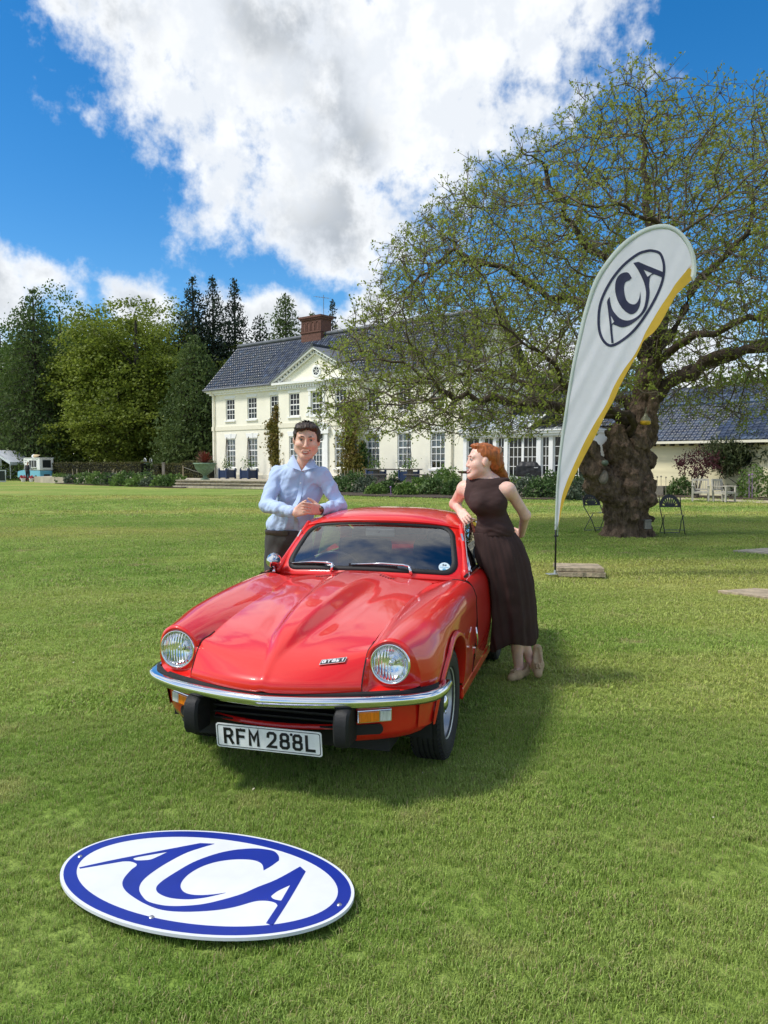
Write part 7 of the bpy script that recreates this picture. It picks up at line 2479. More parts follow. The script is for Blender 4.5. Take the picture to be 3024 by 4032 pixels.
def build_old_tree():
  base = np.array((5.08, 16.42, 0.0))
  tr = thing('gnarled_tree', 'huge gnarled old tree with burred trunk and fresh spring leaves', 'tree', tuple(base))
  r = np.random.default_rng(42)
  Z = lambda x, y, D=16.42: at(2150 + x / 1.898, 1500 + y / 1.898, D)
  # ---- trunk by signed distance: buttressed foot, burrs, forks
  g = SG((3.4, 15.2, -.1), (6.9, 17.7, 5.2), .028)
  main = [Z(600, 1200), Z(610, 1080), Z(605, 950), Z(590, 800), Z(610, 650), Z(640, 500), Z(680, 380), Z(720, 250), Z(750, 130), Z(765, 0), Z(775, -120)]
  rad = [.52, .42, .44, .50, .40, .34, .34, .28, .27, .25, .24]
  g.chain(main, rad, .12)
  for a in np.linspace(0, 2 * math.pi, 9, endpoint=False):
    c = main[1]
    g.cap(c + (.25 * math.cos(a), .25 * math.sin(a), .05), (c[0] + .62 * math.cos(a), c[1] + .5 * math.sin(a), -.06), .16, .07, .12)
  fork = [Z(520, 830, 16.2), Z(420, 760, 16.1), Z(350, 650, 16.05), Z(315, 560, 16.0), Z(320, 480, 15.95)]
  g.chain(fork, [.34, .30, .22, .17, .13], .10)
  up2 = [Z(600, 620, 16.2), Z(540, 500, 16.1), Z(520, 400, 16.1), Z(530, 350, 16.1)]
  g.chain(up2, [.26, .22, .17, .12], .08)
  for k in range(40):
    i = r.integers(1, 7); f = r.uniform()
    c = main[i] * (1 - f) + main[i + 1] * f; rr = rad[i] * (1 - f) + rad[i + 1] * f
    a = r.uniform(math.pi * .95, math.pi * 2.05); s = r.uniform(.07, .20) * (1.0 if c[2] < 2.1 else .55)
    g.ell(c + (rr * math.cos(a) * .95, rr * math.sin(a) * .9, 0), (s, s, s * r.uniform(.7, 1.1)), None, .05)
  for (x, y, s) in ((560, 680, .20), (640, 720, .21), (600, 780, .18), (690, 760, .17), (560, 880, .22), (640, 900, .20), (730, 870, .20), (600, 980, .20), (480, 790, .20), (740, 920, .14), (520, 560, .14), (490, 480, .12), (700, 450, .13), (400, 700, .16), (350, 620, .12)):
    g.ell(Z(x, y, 16.08), (s, s, s * .8), None, .10)
  V, F = g.mesh(); N = vnormals(V, F)
  big = fbm(V * 2.6, 3) * .085
  knob = (1 - np.abs(fbm(V * np.array((5, 5, 3.2)), 3)) * 1.3) * .05
  groove = -np.abs(pnoise(np.stack([V[:, 0] * 10, V[:, 1] * 10, V[:, 2] * 1.6], 1))) * .075
  w = np.clip((V[:, 2] - .55) / .4, 0, 1) * np.clip((2.4 - V[:, 2]) / .5, 0, 1)
  V = V + N * (big + knob * w + groove * (1 - w * .35) + .022 * fbm(V * 17, 2))[:, None]
  bark = pm('bark_old', (0.12, 0.080, 0.055), 0.95, 0, 0.2, var=0.6, vscale=9, bump=1.0, bscale=26, bdist=0.06, col2=(0.22, 0.155, 0.11), stretch=(1, 1, .5))
  npmesh('trunk', V, F, bark, tr, True, base)
  scar = pm('bark_scar', (0.17, 0.145, 0.12), 0.9, var=0.35, vscale=9, bump=0.5, bscale=18)
  sc = Z(425, 715, 15.72)
  MB().lathe([(0, .02), (.06, .015), (.095, .0), (.10, -.08)], 18, Matrix.Translation(Vector(sc - base)) @ Matrix.Rotation(R(-25), 4, 'Z') @ Matrix.Rotation(R(78), 4, 'X') @ Matrix.Scale(1.5, 4, (0, 1, 0))).build('pruning_scar', scar, tr, smooth=True)
  # ---- limbs: hand-set leaders, then space colonisation
  top = main[-1]
  leaders = [
    ([main[6], (4.75, 16.1, 2.62), (3.9, 15.8, 2.70), (3.0, 15.6, 2.72), (2.2, 15.5, 2.80), (1.3, 15.4, 2.95)], .19),
    ([main[7], (5.0, 16.9, 3.0), (4.0, 17.4, 3.2), (2.6, 17.7, 3.5)], .15),
    ([main[8], (6.5, 16.3, 3.55), (7.3, 16.2, 3.85), (8.3, 16.0, 3.95), (9.4, 15.8, 4.2)], .19),
    ([main[8], (6.6, 17.0, 3.5), (7.8, 17.8, 3.9), (9.0, 18.4, 4.4)], .14),
    ([main[9], (5.4, 15.6, 4.2), (5.2, 14.6, 4.6), (5.0, 13.6, 5.2)], .13),
    ([main[9], (6.0, 15.5, 4.0), (6.8, 14.6, 4.2), (7.6, 13.8, 4.4)], .12),
    ([top, (5.85, 16.5, 5.2), (5.6, 16.5, 6.2), (5.5, 16.5, 7.4), (5.4, 16.5, 8.6)], .16),
    ([top, (5.3, 16.2, 5.0), (4.4, 16.0, 5.7), (3.7, 15.9, 6.6), (3.2, 15.8, 7.4)], .14),
    ([top, (4.9, 16.8, 4.8), (3.6, 16.9, 5.2), (2.4, 16.8, 5.8), (1.4, 16.7, 6.2)], .13),
    ([top, (6.6, 16.6, 5.2), (7.4, 16.6, 6.2), (8.0, 16.6, 7.4)], .13),
    ([top, (6.2, 17.2, 5.4), (6.4, 18.2, 6.4), (6.6, 18.8, 7.4)], .11),
    ([main[5], (4.9, 15.6, 2.5), (4.2, 14.9, 2.75), (3.4, 14.3, 3.0)], .10),
  ]
  nodes, par = [], []
  def addn(p, q):
    nodes.append(np.asarray(p, float)); par.append(q); return len(nodes) - 1
  for pts, _ in leaders:
    pts = catmull(np.array([np.asarray(p, float) for p in pts]), 4)
    pr = -1
    for i, p in enumerate(pts):
      j = 0 if i == 0 else .10
      pr = addn(p + r.normal(size=3) * j * .6, pr)
  nlead = len(nodes)
  # crown envelope measured from the silhouette
  ox = [-1.6, -1.2, -.7, .4, 1.9, 2.7, 3.7, 4.65, 5.2, 6.4, 7.1, 7.8, 9.0, 10.2, 11.4, 12.4]
  oz = [3.2, 4.1, 5.1, 6.9, 8.3, 8.5, 9.1, 10.1, 10.4, 9.9, 9.7, 9.7, 9.0, 7.9, 6.2, 3.5]
  att = []
  while len(att) < 10500:
    p = np.array((r.uniform(-1.6, 12.2), 16.4 + r.uniform(-5.3, 5.3), r.uniform(2.15, 10.4)))
    e = ((p[0] - 5.3) / 7.0) ** 2 + ((p[1] - 16.4) / 5.4) ** 2
    if e > 1: continue
    kk = p[1] / 16.4
    zt = CAM_H + (np.interp(p[0] / kk, ox, oz) - .25 - CAM_H) * kk * (.93 + .07 * math.sin(p[0] * 2.3 + p[1]))
    zt = min(zt, 3.2 + 7.0 * math.sqrt(max(0, 1 - ((p[1] - 16.4) / 5.6) ** 2)))
    if p[0] / kk < -1.45: continue
    zb = 2.15 + .75 * max(0, 1 - abs(p[0] - 5.4) / 2.2) + .3 * (p[0] > 6)
    if p[1] < 14.0 and p[0] > 4.0: zb = max(zb, 3.6)
    if not (zb < p[2] < zt): continue
    core = math.sqrt(e + ((p[2] - 4.6) / 5.6) ** 2)
    if r.uniform() > .25 + .75 * core and not (p[0] < 4.6 and p[2] < 5.6): continue
    if p[0] > 8.5 and r.uniform() < .4: continue
    att.append(p)
  att = np.array(att)
  nd = np.array(nodes)
  dist = np.full(len(att), 1e9); near = np.zeros(len(att), int)
  def upd(ids):
    nonlocal dist, near
    D = np.linalg.norm(att[:, None, :] - np.array([nodes[i] for i in ids])[None], axis=2)
    k = D.argmin(1); m = D[np.arange(len(att)), k]
    b = m < dist
    dist = np.where(b, m, dist); near = np.where(b, np.array(ids)[k], near)
  upd(list(range(nlead)))
  step = .24
  for it in range(70):
    ok = dist < 3.0
    if not ok.any(): break
    ids = np.unique(near[ok])
    new = []
    for i in ids:
      m = ok & (near == i)
      v = att[m] - nodes[i]
      v = (v / np.linalg.norm(v, axis=1)[:, None]).mean(0) + r.normal(size=3) * .17
      v /= np.linalg.norm(v) + 1e-9
      new.append(addn(nodes[i] + v * step, int(i)))
    upd(new)
    keep = dist > .25
    att, dist, near = att[keep], dist[keep], near[keep]
    if len(att) == 0 or len(nodes) > 16000: break
  P = np.array(nodes); par = np.array(par)
  n = len(P)
  ch = [[] for _ in range(n)]
  for i in range(n):
    if par[i] >= 0: ch[par[i]].append(i)
  R_ = np.zeros(n)
  for i in range(n - 1, -1, -1):
    pass
  order = np.argsort([-1 if p < 0 else 0 for p in par], kind='stable')
  # children always come after parents in index order
  for i in range(n - 1, -1, -1):
    R_[i] = .0062 if not ch[i] else sum(R_[c] ** 2.35 for c in ch[i]) ** (1 / 2.35)
  o = 0
  for pts, rr in leaders:
    k = (len(pts) - 1) * 4 + 1
    f = np.linspace(1, .35, k) * rr
    R_[o:o + k] = np.maximum(np.minimum(R_[o:o + k] * .9, f), f * .85)
    o += k
  R_ = np.minimum(R_, .24)
  # polylines between forks
  lines, rads = [], []
  done = np.zeros(n, bool)
  starts = [(i, None) for i in range(n) if par[i] < 0]
  while starts:
    i, pre = starts.pop()
    ln = [pre, i] if pre is not None else [i]
    while True:
      c = ch[i]
      if not c: break
      c = sorted(c, key=lambda k: -R_[k])
      for k in c[1:]: starts.append((k, i))
      i = c[0]; ln.append(i)
    if len(ln) > 1:
      q = P[ln].copy(); rr = R_[ln].copy()
      if pre is not None: rr[0] = min(rr[0], rr[1] * 1.4)
      lines.append(q); rads.append(rr)
  thick = [k for k in range(len(lines)) if rads[k].max() > .045]
  thin = [k for k in range(len(lines)) if rads[k].max() <= .045]
  limb = pm('bark_limb', (0.070, 0.052, 0.038), 0.95, 0, 0.2, var=0.4, vscale=12, bump=0.7, bscale=30, bdist=0.03)
  for k in thick:
    V, F = tube_np([lines[k]], [rads[k]], 9)
    V = V + .02 * np.stack([pnoise(V * 5 + s) for s in (0, 9, 18)], 1)
    npmesh('limb', V, F, limb, tr, True, base)
  twig_m = pm('bark_twig', (0.12, 0.098, 0.074), 0.9, 0, 0.2, var=0.35, vscale=3)
  # twigs and leaf clusters off every thin node
  tl, trd, cen = [], [], []
  cand = [i for i in range(n) if R_[i] < .016 and i >= nlead]
  r.shuffle(cand)
  for i in cand:
    for _ in range(3 if not ch[i] else 2):
      d = r.normal(size=3) + np.array((0, 0, .45)); d += (P[i] - P[par[i]]) / step * .9
      d /= np.linalg.norm(d)
      L = r.uniform(.10, .34)
      bend = r.normal(size=3) * .4
      p1 = P[i] + d * L * .5 + bend * L * .12; p2 = P[i] + d * L + bend * L * .3
      tl.append(np.array([P[i], p1, p2])); trd.append(np.array([.0058, .0046, .003]))
      if r.uniform() < .80: cen.append(p2)
      if r.uniform() < .35: cen.append(p1)
  V1, F1 = tube_np([lines[k] for k in thin], [np.maximum(rads[k], .0055) for k in thin], 4)
  V2, F2 = tube_np(tl, trd, 3)
  o = npmesh('twigs', np.concatenate([V1, V2]), np.concatenate([F1, F2 + len(V1)]), twig_m, tr, False, base); o['kind'] = 'stuff'
  cen = np.array(cen)
  K = 5
  C = np.repeat(cen, K, 0) + r.normal(size=(len(cen) * K, 3)) * .032
  V, F = leaf_quads(C, .056, r, .2, .0, .62)
  lm = leafmat('leaf_spring', (0.15, 0.185, 0.028), (0.24, 0.285, 0.046), (0.36, 0.41, 0.09), .5, .5)
  o = npmesh('leaves', V, F, lm, tr, False, base); o['kind'] = 'stuff'
  print('old tree nodes', n, 'twigs', len(tl), 'leaves', len(C))
  # ---- things hanging on it
  jar = thing('wasp_trap', 'yellow glass wasp trap hanging from a branch before the trunk', 'wasp trap', tuple(Z(743, 330, 15.6)))
  amber = pm('trap_amber', (0.62, 0.36, 0.03), 0.15, 0, 0.5, 0.4, var=0.25, vscale=9)
  gl = pm('trap_glass', (0.22, 0.21, 0.12), 0.15, 0, 0.5, 0.4, var=0.2, vscale=9)
  MB().lathe([(0, .0), (.07, .0), (.105, .03), (.100, .085)], 20).build('liquid', amber, jar, smooth=True)
  MB().lathe([(.100, .085), (.085, .13), (.05, .175), (.032, .20), (.032, .23), (0, .23)], 20).build('glass_top', gl, jar, smooth=True)
  MB().cyl((0, 0, .23), (0.01, 0, .36), .006, .006, 6).build('hanger', gl, jar)
  bx = Z(758, 1075, 15.92)
  b = MB().box((0, 0, 0), (.13, .10, .17)).box((0, -.0, .095), (.15, .12, .025)).build('socket_box', pm('weathered_grey', (.20, .19, .17), .85, var=.2, vscale=20), None, bevel=.006)
  b.location = bx
  tag(b, 'small grey box fixed low on the right of the old tree trunk', 'box')
  fb = Z(440, 612, 15.75)
  f = MB().lathe([(0, -.06), (.05, -.05), (.075, 0), (.05, .05), (0, .06)], 16).build('bird_feeder', pm('feeder_green', (.10, .13, .10), .6, var=.2, vscale=30), None, smooth=True)
  f.location = fb
  tag(f, 'small round green feeder in the fork of the old tree', 'feeder')
build_old_tree()
# ================================================================== woodland, hedges, shrubs
def crown_clumps(r, c, rad, n, shape='round', inner=.35):
  """clump centres inside an envelope"""
  out = []
  while len(out) < n:
    p = r.uniform(-1, 1, size=3)
    q = np.linalg.norm(p)
    if q > 1 or q < inner * r.uniform(): continue
    out.append(p)
  p = np.array(out)
  return c + p * rad

def leafy_tree(name, label, x, y, h, hw, mat, n_clump, per, leaf, seed, base_h=.12, group=None, sparse=1.0, lean=0.0, flat=.35, droop=.3, top=1.0, cl=1.0):
  r = np.random.default_rng(seed)
  t = thing(name, label, 'tree', (x, y, 0), 0, group)
  zc = h * (.5 + base_h / 2); rz = h * (.5 - base_h / 2)
  # lumpy envelope: several lobes
  lobes = [(np.array((0, 0, zc)), np.array((hw * .72, hw * .72, rz * .96)))]
  for k in range(15):
    a = r.uniform(0, 2 * math.pi); e = r.uniform(-.8, .8)
    c = np.array((math.cos(a) * hw * .58, math.sin(a) * hw * .58, zc + e * rz * .72))
    s = r.uniform(.30, .46)
    lobes.append((c, np.array((hw * s, hw * s, min(rz * .42, hw * s * .9)))))
  C = []
  for k in range(n_clump):
    c, s = lobes[r.integers(len(lobes))] if r.uniform() < .8 else lobes[0]
    d = r.normal(size=3); d /= np.linalg.norm(d)
    C.append(c + d * s * r.uniform(.72, 1.05))
  C = np.array(C)
  C = C[C[:, 2] > h * base_h * .5]
  sz = hw * .16 * cl
  Q = np.repeat(C, per, 0) + r.normal(size=(len(C) * per, 3)) * np.array((sz, sz, sz * .42))
  Q[:, 2] -= np.linalg.norm(Q[:, :2] - np.repeat(C, per, 0)[:, :2], axis=1) * .25
  V, F = leaf_quads(Q, leaf, r, flat, droop, .7)
  V[:, 2] = np.maximum(V[:, 2], .05)
  npmesh('crown', V, F, mat, t)
  bark = pm('bark_wood', (0.055, 0.045, 0.036), .95, var=.4, vscale=3, bump=.6, bscale=8, bdist=.05)
  P = [np.array([[0, 0, -.2], [.1, .05, h * .25], [0, .1, h * .55], [.05, 0, h * .85]])]; Rr = [np.array([hw * .085, hw * .07, hw * .045, hw * .015])]
  for k in range(14):
    a = r.uniform(0, 2 * math.pi); z0 = h * r.uniform(.12, .60); L = hw * r.uniform(.4, .75)
    P.append(np.array([[0, 0, z0], [math.cos(a) * L * .5, math.sin(a) * L * .5, z0 + L * .35], [math.cos(a) * L, math.sin(a) * L, z0 + L * .55]])); Rr.append(np.array([hw * .03, hw * .018, hw * .006]))
  V, F = tube_np(P, Rr, 6)
  npmesh('trunk', V, F, bark, t, True)
  return t

def conifer(name, label, x, y, h, hw, mat, seed, layers=26, per=26, leaf=.42, group=None, base=.03, power=.85, dens=1.0, droop=.35):
  r = np.random.default_rng(seed)
  t = thing(name, label, 'tree', (x, y, 0), 0, group)
  Q = []
  P = [np.array([[0, 0, -.2], [0, 0, h * .5], [0, 0, h]])]; Rr = [np.array([hw * .09, hw * .055, .02])]
  for i in range(layers):
    f = (i + r.uniform(0, .6)) / layers
    z = h * (base + (1 - base) * f)
    L0 = hw * (1 - f) ** power + .30 * (1 - f) + .10
    nb = max(5, int((7 + 9 * (1 - f)) * dens))
    for k in range(nb):
      a = 2 * math.pi * (k + r.uniform(-.35, .35)) / nb + i * 1.7
      L = L0 * r.uniform(.62, 1.12)
      m = max(4, int(per * L / hw))
      s = r.uniform(.12, 1.0, size=m) ** .7
      z1 = z - droop * L * s ** 1.4 + .10 * L * np.clip(s - .8, 0, 1)
      sp = .10 * L + .16
      pts = np.stack([math.cos(a) * L * s + r.normal(size=m) * sp * .6, math.sin(a) * L * s + r.normal(size=m) * sp * .6, z1 + r.normal(size=m) * .16], 1)
      Q.append(pts)
      if L > hw * .35:
        P.append(np.array([[0, 0, z], [math.cos(a) * L * .6, math.sin(a) * L * .6, z - droop * L * .4]])); Rr.append(np.array([.05, .02]))
  Q = np.concatenate(Q); Q[:, 2] = np.maximum(Q[:, 2], .05)
  V, F = leaf_quads(Q, leaf, r, .25, .9, .45)
  npmesh('crown', V, F, mat, t)
  V, F = tube_np([q for q in P], Rr, 5) if False else (None, None)
  VV, FF, o = [], [], 0
  for q, s in zip(P, Rr):
    v, f = tube_np([q], [s], 5); VV.append(v); FF.append(f + o); o += len(v)
  npmesh('trunk', np.concatenate(VV), np.concatenate(FF), MATS.get('bark_wood') or pm('bark_wood', (0.055, 0.045, 0.036), .95, var=.4, vscale=3), t, True)
  return t

LD = leafmat('leaf_conifer', (0.016, 0.030, 0.012), (0.035, 0.062, 0.020), (0.070, 0.110, 0.040), .28, .25)
LS = leafmat('leaf_spruce', (0.011, 0.020, 0.012), (0.024, 0.042, 0.022), (0.048, 0.074, 0.040), .35, .15)
LO = leafmat('leaf_oak', (0.050, 0.100, 0.016), (0.095, 0.165, 0.032), (0.155, 0.235, 0.058), .3, .45)
LB = leafmat('leaf_beech', (0.105, 0.145, 0.020), (0.175, 0.225, 0.032), (0.260, 0.315, 0.055), .25, .5)
LY = leafmat('leaf_light', (0.075, 0.110, 0.016), (0.130, 0.175, 0.028), (0.190, 0.230, 0.045), .3, .45)
LT = leafmat('leaf_thuja', (0.040, 0.070, 0.018), (0.078, 0.120, 0.032), (0.130, 0.180, 0.052), .3, .35)

def ux(u, D): return (u - 1512) / 3028.6 * D
def vz(v, D): return CAM_H + (1828.3 - v) * D / 3028.6 * 1.004
G = 'trees of the wood beside the house'
leafy_tree('broadleaf_tree', 'thin pale-leaved tree at the far left with sky showing through', ux(15, 88), 88, vz(1195, 88), 4.8, LO, 330, 20, .26, 1, group=G, cl=.8)
conifer('cedar_tree', 'broad dark cedar at the left reaching down to the white marquee', ux(150, 80), 80, vz(1150, 80), 7.4, LT, 2, 42, 64, .36, G, .02, .62, 1.3, .45)
leafy_tree('oak_tree', 'dark green oak crown rising behind the left cedar', ux(250, 90), 90, vz(1140, 90), 7.4, LO, 420, 44, .32, 3, group=G, cl=.7)
leafy_tree('beech_tree', 'large olive-yellow beech filling the wood beside the house', ux(545, 77), 77, vz(1160, 77), 6.4, LB, 700, 60, .30, 4, .0, G, flat=.6, cl=.62)
leafy_tree('beech_tree', 'olive-yellow beech merging with the larger one on its left side', ux(385, 79), 79, vz(1185, 79), 5.4, LB, 520, 56, .30, 24, .0, G, flat=.6, cl=.62)
leafy_tree('beech_tree', 'low drooping beech branches in front above the long hedge', ux(470, 74), 74, vz(1480, 74), 4.6, LB, 300, 50, .28, 25, .1, G, flat=.6, cl=.62)
leafy_tree('beech_tree', 'smaller yellow beech standing behind the dark conifers', ux(670, 86), 86, vz(1175, 86), 6.0, LB, 420, 50, .30, 5, .1, G, flat=.6, cl=.62)
conifer('fir_tree', 'dark fir with a broken outline left of the two slim spruces', ux(770, 82), 82, vz(1105, 82), 6.0, LS, 6, 46, 52, .36, G, .03, .78, 1.3, .30)
conifer('spruce_tree', 'slim dark spruce, middle one of three pointed tops', ux(848, 84), 84, vz(1100, 84), 5.0, LS, 7, 46, 46, .34, G, .05, .80, 1.3, .25)
conifer('spruce_tree', 'slim dark spruce standing clear, right of three pointed tops', ux(932, 86), 86, vz(1108, 86), 4.8, LS, 8, 44, 46, .34, G, .05, .82, 1.3, .25)
conifer('cypress_tree', 'dense dark cypress against the left corner of the house', ux(775, 69), 69, vz(1330, 69), 4.6, LT, 9, 38, 60, .34, G, .02, .50, 1.3, .5)
leafy_tree('lime_tree', 'bright green tree showing above the left end of the roof', ux(965, 84), 84, vz(1340, 84), 3.8, LY, 520, 26, .28, 10, group=G)
leafy_tree('broadleaf_tree', 'bare-twigged tree behind the roof left of the chimney', ux(1065, 88), 88, vz(1225, 88), 3.2, LO, 130, 10, .28, 11, .3, G, cl=.9)
conifer('fir_tree', 'dark fir filling the gap between the right spruce and the pine', ux(1030, 90), 90, vz(1250, 90), 4.2, LS, 51, 32, 44, .36, G, .05, .6, 1.2, .25)
conifer('cypress_tree', 'dark cypress top right behind the brick chimney', ux(1235, 92), 92, vz(1240, 92), 3.2, LT, 52, 30, 40, .36, G, .1, .6, 1.2, .25)
conifer('pine_tree', 'full dark pine behind the roof just left of the chimney', ux(1130, 86), 86, vz(1165, 86), 4.6, LT, 12, 36, 50, .36, G, .1, .6, 1.2, .2)
conifer('spruce_tree', 'small dark spruce tip right of the brick chimney', ux(1312, 90), 90, vz(1190, 90), 2.4, LS, 13, 36, 28, .30, G, .2, .9, 1.0, .25)
conifer('pine_tree', 'dark pine behind the roof seen through the old tree branches', ux(1490, 86), 86, vz(1225, 86), 3.2, LS, 14, 34, 30, .34, G, .2, .7, 1.1, .2)
leafy_tree('broadleaf_tree', 'half-leafed tree beyond the roof between the chimney and the pine', ux(1390, 92), 92, vz(1290, 92), 3.4, LO, 200, 12, .32, 15, .3, G)
leafy_tree('broadleaf_tree', 'yellow-green tree behind the low outbuilding at the right', ux(2740, 58), 58, vz(1500, 58), 4.6, LY, 420, 18, .34, 16, group=G)
leafy_tree('oak_tree', 'green tree at the right edge behind the tiled roof', ux(3010, 60), 60, vz(1440, 60), 5.0, LO, 420, 18, .36, 17, group=G)
leafy_tree('oak_tree', 'green tree beyond the house behind the old tree crown', ux(2250, 84), 84, vz(1400, 84), 6.5, LO, 380, 18, .46, 18, group=G)
leafy_tree('broadleaf_tree', 'leafy tree beyond the roof ridge left of the flag', ux(1880, 86), 86, vz(1380, 86), 5.2, LO, 320, 18, .46, 19, group=G)
k = 0
for u, v, w, m, lab in ((-260, 1250, 7, LO, 'dark tree in the back row beyond the left picture edge'), (60, 1330, 6, LO, 'dark back-row tree behind the marquee'), (330, 1290, 7, LO, 'dark back-row tree behind the yellow beech, left'), (560, 1290, 7, LD, 'dark back-row tree behind the yellow beech, right'), (820, 1330, 6, LD, 'dark back-row tree behind the cypress')):
  leafy_tree('woodland_tree', lab, ux(u, 98), 98, vz(v, 98), w, m, 420, 18, .62, 40 + k, group=G, base_h=.0); k += 1

def shrub(name, label, x, y, z, rx, ry, h, mat, n, leaf, seed, group=None, flat=.3, cat='shrub', spiky=False, par=None):
  r = np.random.default_rng(seed)
  d = r.normal(size=(n, 3)); d /= np.linalg.norm(d, axis=1)[:, None]; d[:, 2] = np.abs(d[:, 2])
  lump = 1 + .34 * pnoise(d * 2.6 + seed) + .16 * pnoise(d * 6 + seed)
  Q = d * np.array((rx, ry, h)) * (lump * r.uniform(.55, 1.03, size=n) ** .5)[:, None]
  V, F = leaf_quads(Q, leaf, r, flat, .2, .75)
  V[:, 2] = np.maximum(V[:, 2], -.02)
  o = npmesh(name, V, F, mat, None)
  o.location = (x, y, z)
  return tag(o, label, cat, group)

def hedge(name, label, p, q, w, h, z, seed, cat='hedge'):
  p, q = np.array(p, float), np.array(q, float)
  L = np.linalg.norm(q - p); a = math.atan2(q[1] - p[1], q[0] - p[0])
  t = thing(name, label, cat, (p[0], p[1], z), a)
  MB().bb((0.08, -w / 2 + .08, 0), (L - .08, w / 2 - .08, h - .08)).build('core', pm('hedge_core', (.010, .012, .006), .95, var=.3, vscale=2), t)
  r = np.random.default_rng(seed)
  n = int((L * h * 2 + L * w) * 95)
  f = r.uniform(size=n); Q = np.zeros((n, 3))
  Q[:, 0] = r.uniform(0, L, n)
  side = f < .62
  Q[side, 1] = -w / 2; Q[side, 2] = r.uniform(0, h, side.sum())
  Q[~side, 1] = r.uniform(-w / 2, w / 2, (~side).sum()); Q[~side, 2] = h
  Q += r.normal(size=(n, 3)) * .035 + (.05 * pnoise(Q * 1.4 + seed))[:, None]
  V, F = leaf_quads(Q, .13, r, .1, .1, .6)
  npmesh('foliage', V, F, leafmat('leaf_hedge', (0.045, 0.048, 0.014), (0.085, 0.085, 0.024), (0.150, 0.140, 0.050), 1.2, .2), t)
  return t
hedge('clipped_hedge', 'long clipped yew hedge behind the van and flower bed', (ux(195, 72), 72), (ux(578, 67), 67), 1.3, vz(1818, 69) - .1, 0, 3)
hedge('clipped_hedge', 'short clipped hedge right of the gap with the pool ladder', (ux(652, 66), 66), (ux(745, 64), 64), 1.2, 1.55, 0, 4)
hedge('clipped_hedge', 'small clipped hedge block nearest the house beside the urn', (ux(733, 60), 60), (ux(845, 58.5), 58.5), 1.0, 1.35, .4, 5)
hedge('clipped_hedge', 'narrow hedge end left of the wooden gate post', (ux(620, 66), 66), (ux(645, 65.8), 65.8), 1.2, 1.5, 0, 6)

# ---- flower beds
soil = pm('bed_soil', (0.050, 0.034, 0.022), .95, var=.35, vscale=5, bump=.7, bscale=20, bdist=.03)
struct(MB().poly([[(-26.2, 61.2), (-22, 57.0), (-14.6, 50.6), (-12.9, 49.3), (-12.6, 50.4), (-13.6, 51.0), (-18.6, 55.4), (-25.6, 61.8)]], .003, .05).build('flower_bed', soil, None, recalc=True), 'soil of the flower bed at the left of the terrace', 'flower bed')
struct(MB().poly([[(-4.2, 42.6), (-2.7, 37.9), (2.1, 34.5), (7.0, 33.0), (9.6, 33.9), (9.8, 36.9), (6.6, 38.1), (2.0, 40.1), (-2.4, 43.5), (-4.6, 45.4)]], .003, .05).build('flower_bed', soil, None, recalc=True), 'soil of the flower bed below the terrace at the right', 'flower bed')
struct(MB().poly([[(9.8, 35.4), (13.4, 35.1), (16.4, 32.0), (22.6, 26.7), (24.5, 30), (17, 37), (13.6, 38.6)]], .003, .05).build('flower_bed', soil, None, recalc=True), 'soil of the border before the outbuilding', 'flower bed')
GL = leafmat('leaf_bed_light', (0.070, 0.140, 0.026), (0.125, 0.210, 0.042), (0.200, 0.290, 0.080), 1.5, .35)
GM = leafmat('leaf_bed_mid', (0.040, 0.085, 0.022), (0.075, 0.135, 0.036), (0.125, 0.190, 0.065), 1.5, .3)
GG = leafmat('leaf_bed_grey', (0.050, 0.075, 0.045), (0.090, 0.120, 0.075), (0.150, 0.180, 0.120), 1.5, .25)
GR = leafmat('leaf_purple', (0.030, 0.008, 0.012), (0.065, 0.016, 0.022), (0.110, 0.035, 0.040), 2.0, .3)
GB = leafmat('leaf_bamboo', (0.030, 0.048, 0.018), (0.065, 0.088, 0.032), (0.120, 0.130, 0.060), 1.0, .3)
GV = leafmat('leaf_vine', (0.110, 0.105, 0.018), (0.180, 0.160, 0.032), (0.230, 0.150, 0.055), 1.3, .35)
rs = random.Random(3)
left = [(228, 1903), (252, 1905), (280, 1908), (312, 1908), (345, 1911), (372, 1912), (405, 1914), (440, 1914), (470, 1917), (505, 1917), (538, 1919), (570, 1918), (600, 1920), (632, 1921), (662, 1922), (690, 1922)]
for i, (u, v) in enumerate(left):
  p = gnd(u, v - 3)
  m = [GL, GM, GG, GL, GM][i % 5]
  kind = ['light green leafy clump', 'mid green bushy clump', 'grey-green low clump', 'pale leafy clump', 'dark green rounded clump'][i % 5]
  where = ['next to the van', 'second from the van', 'third from the van', 'fourth from the van', 'fifth from the van', 'sixth from the van', 'seventh from the van', 'eighth from the van', 'ninth from the van', 'seventh from the stone wall', 'sixth from the stone wall', 'fifth from the stone wall', 'fourth from the stone wall', 'third from the stone wall', 'second from the stone wall', 'against the stone wall'][i]
  shrub('border_plant', kind + ' in the left flower bed, ' + where, p[0], p[1] + .3, .04, rs.uniform(.7, 1.0), rs.uniform(.5, .7), rs.uniform(.6, 1.0), m, 560, .15, 100 + i, 'plants in the left flower bed')
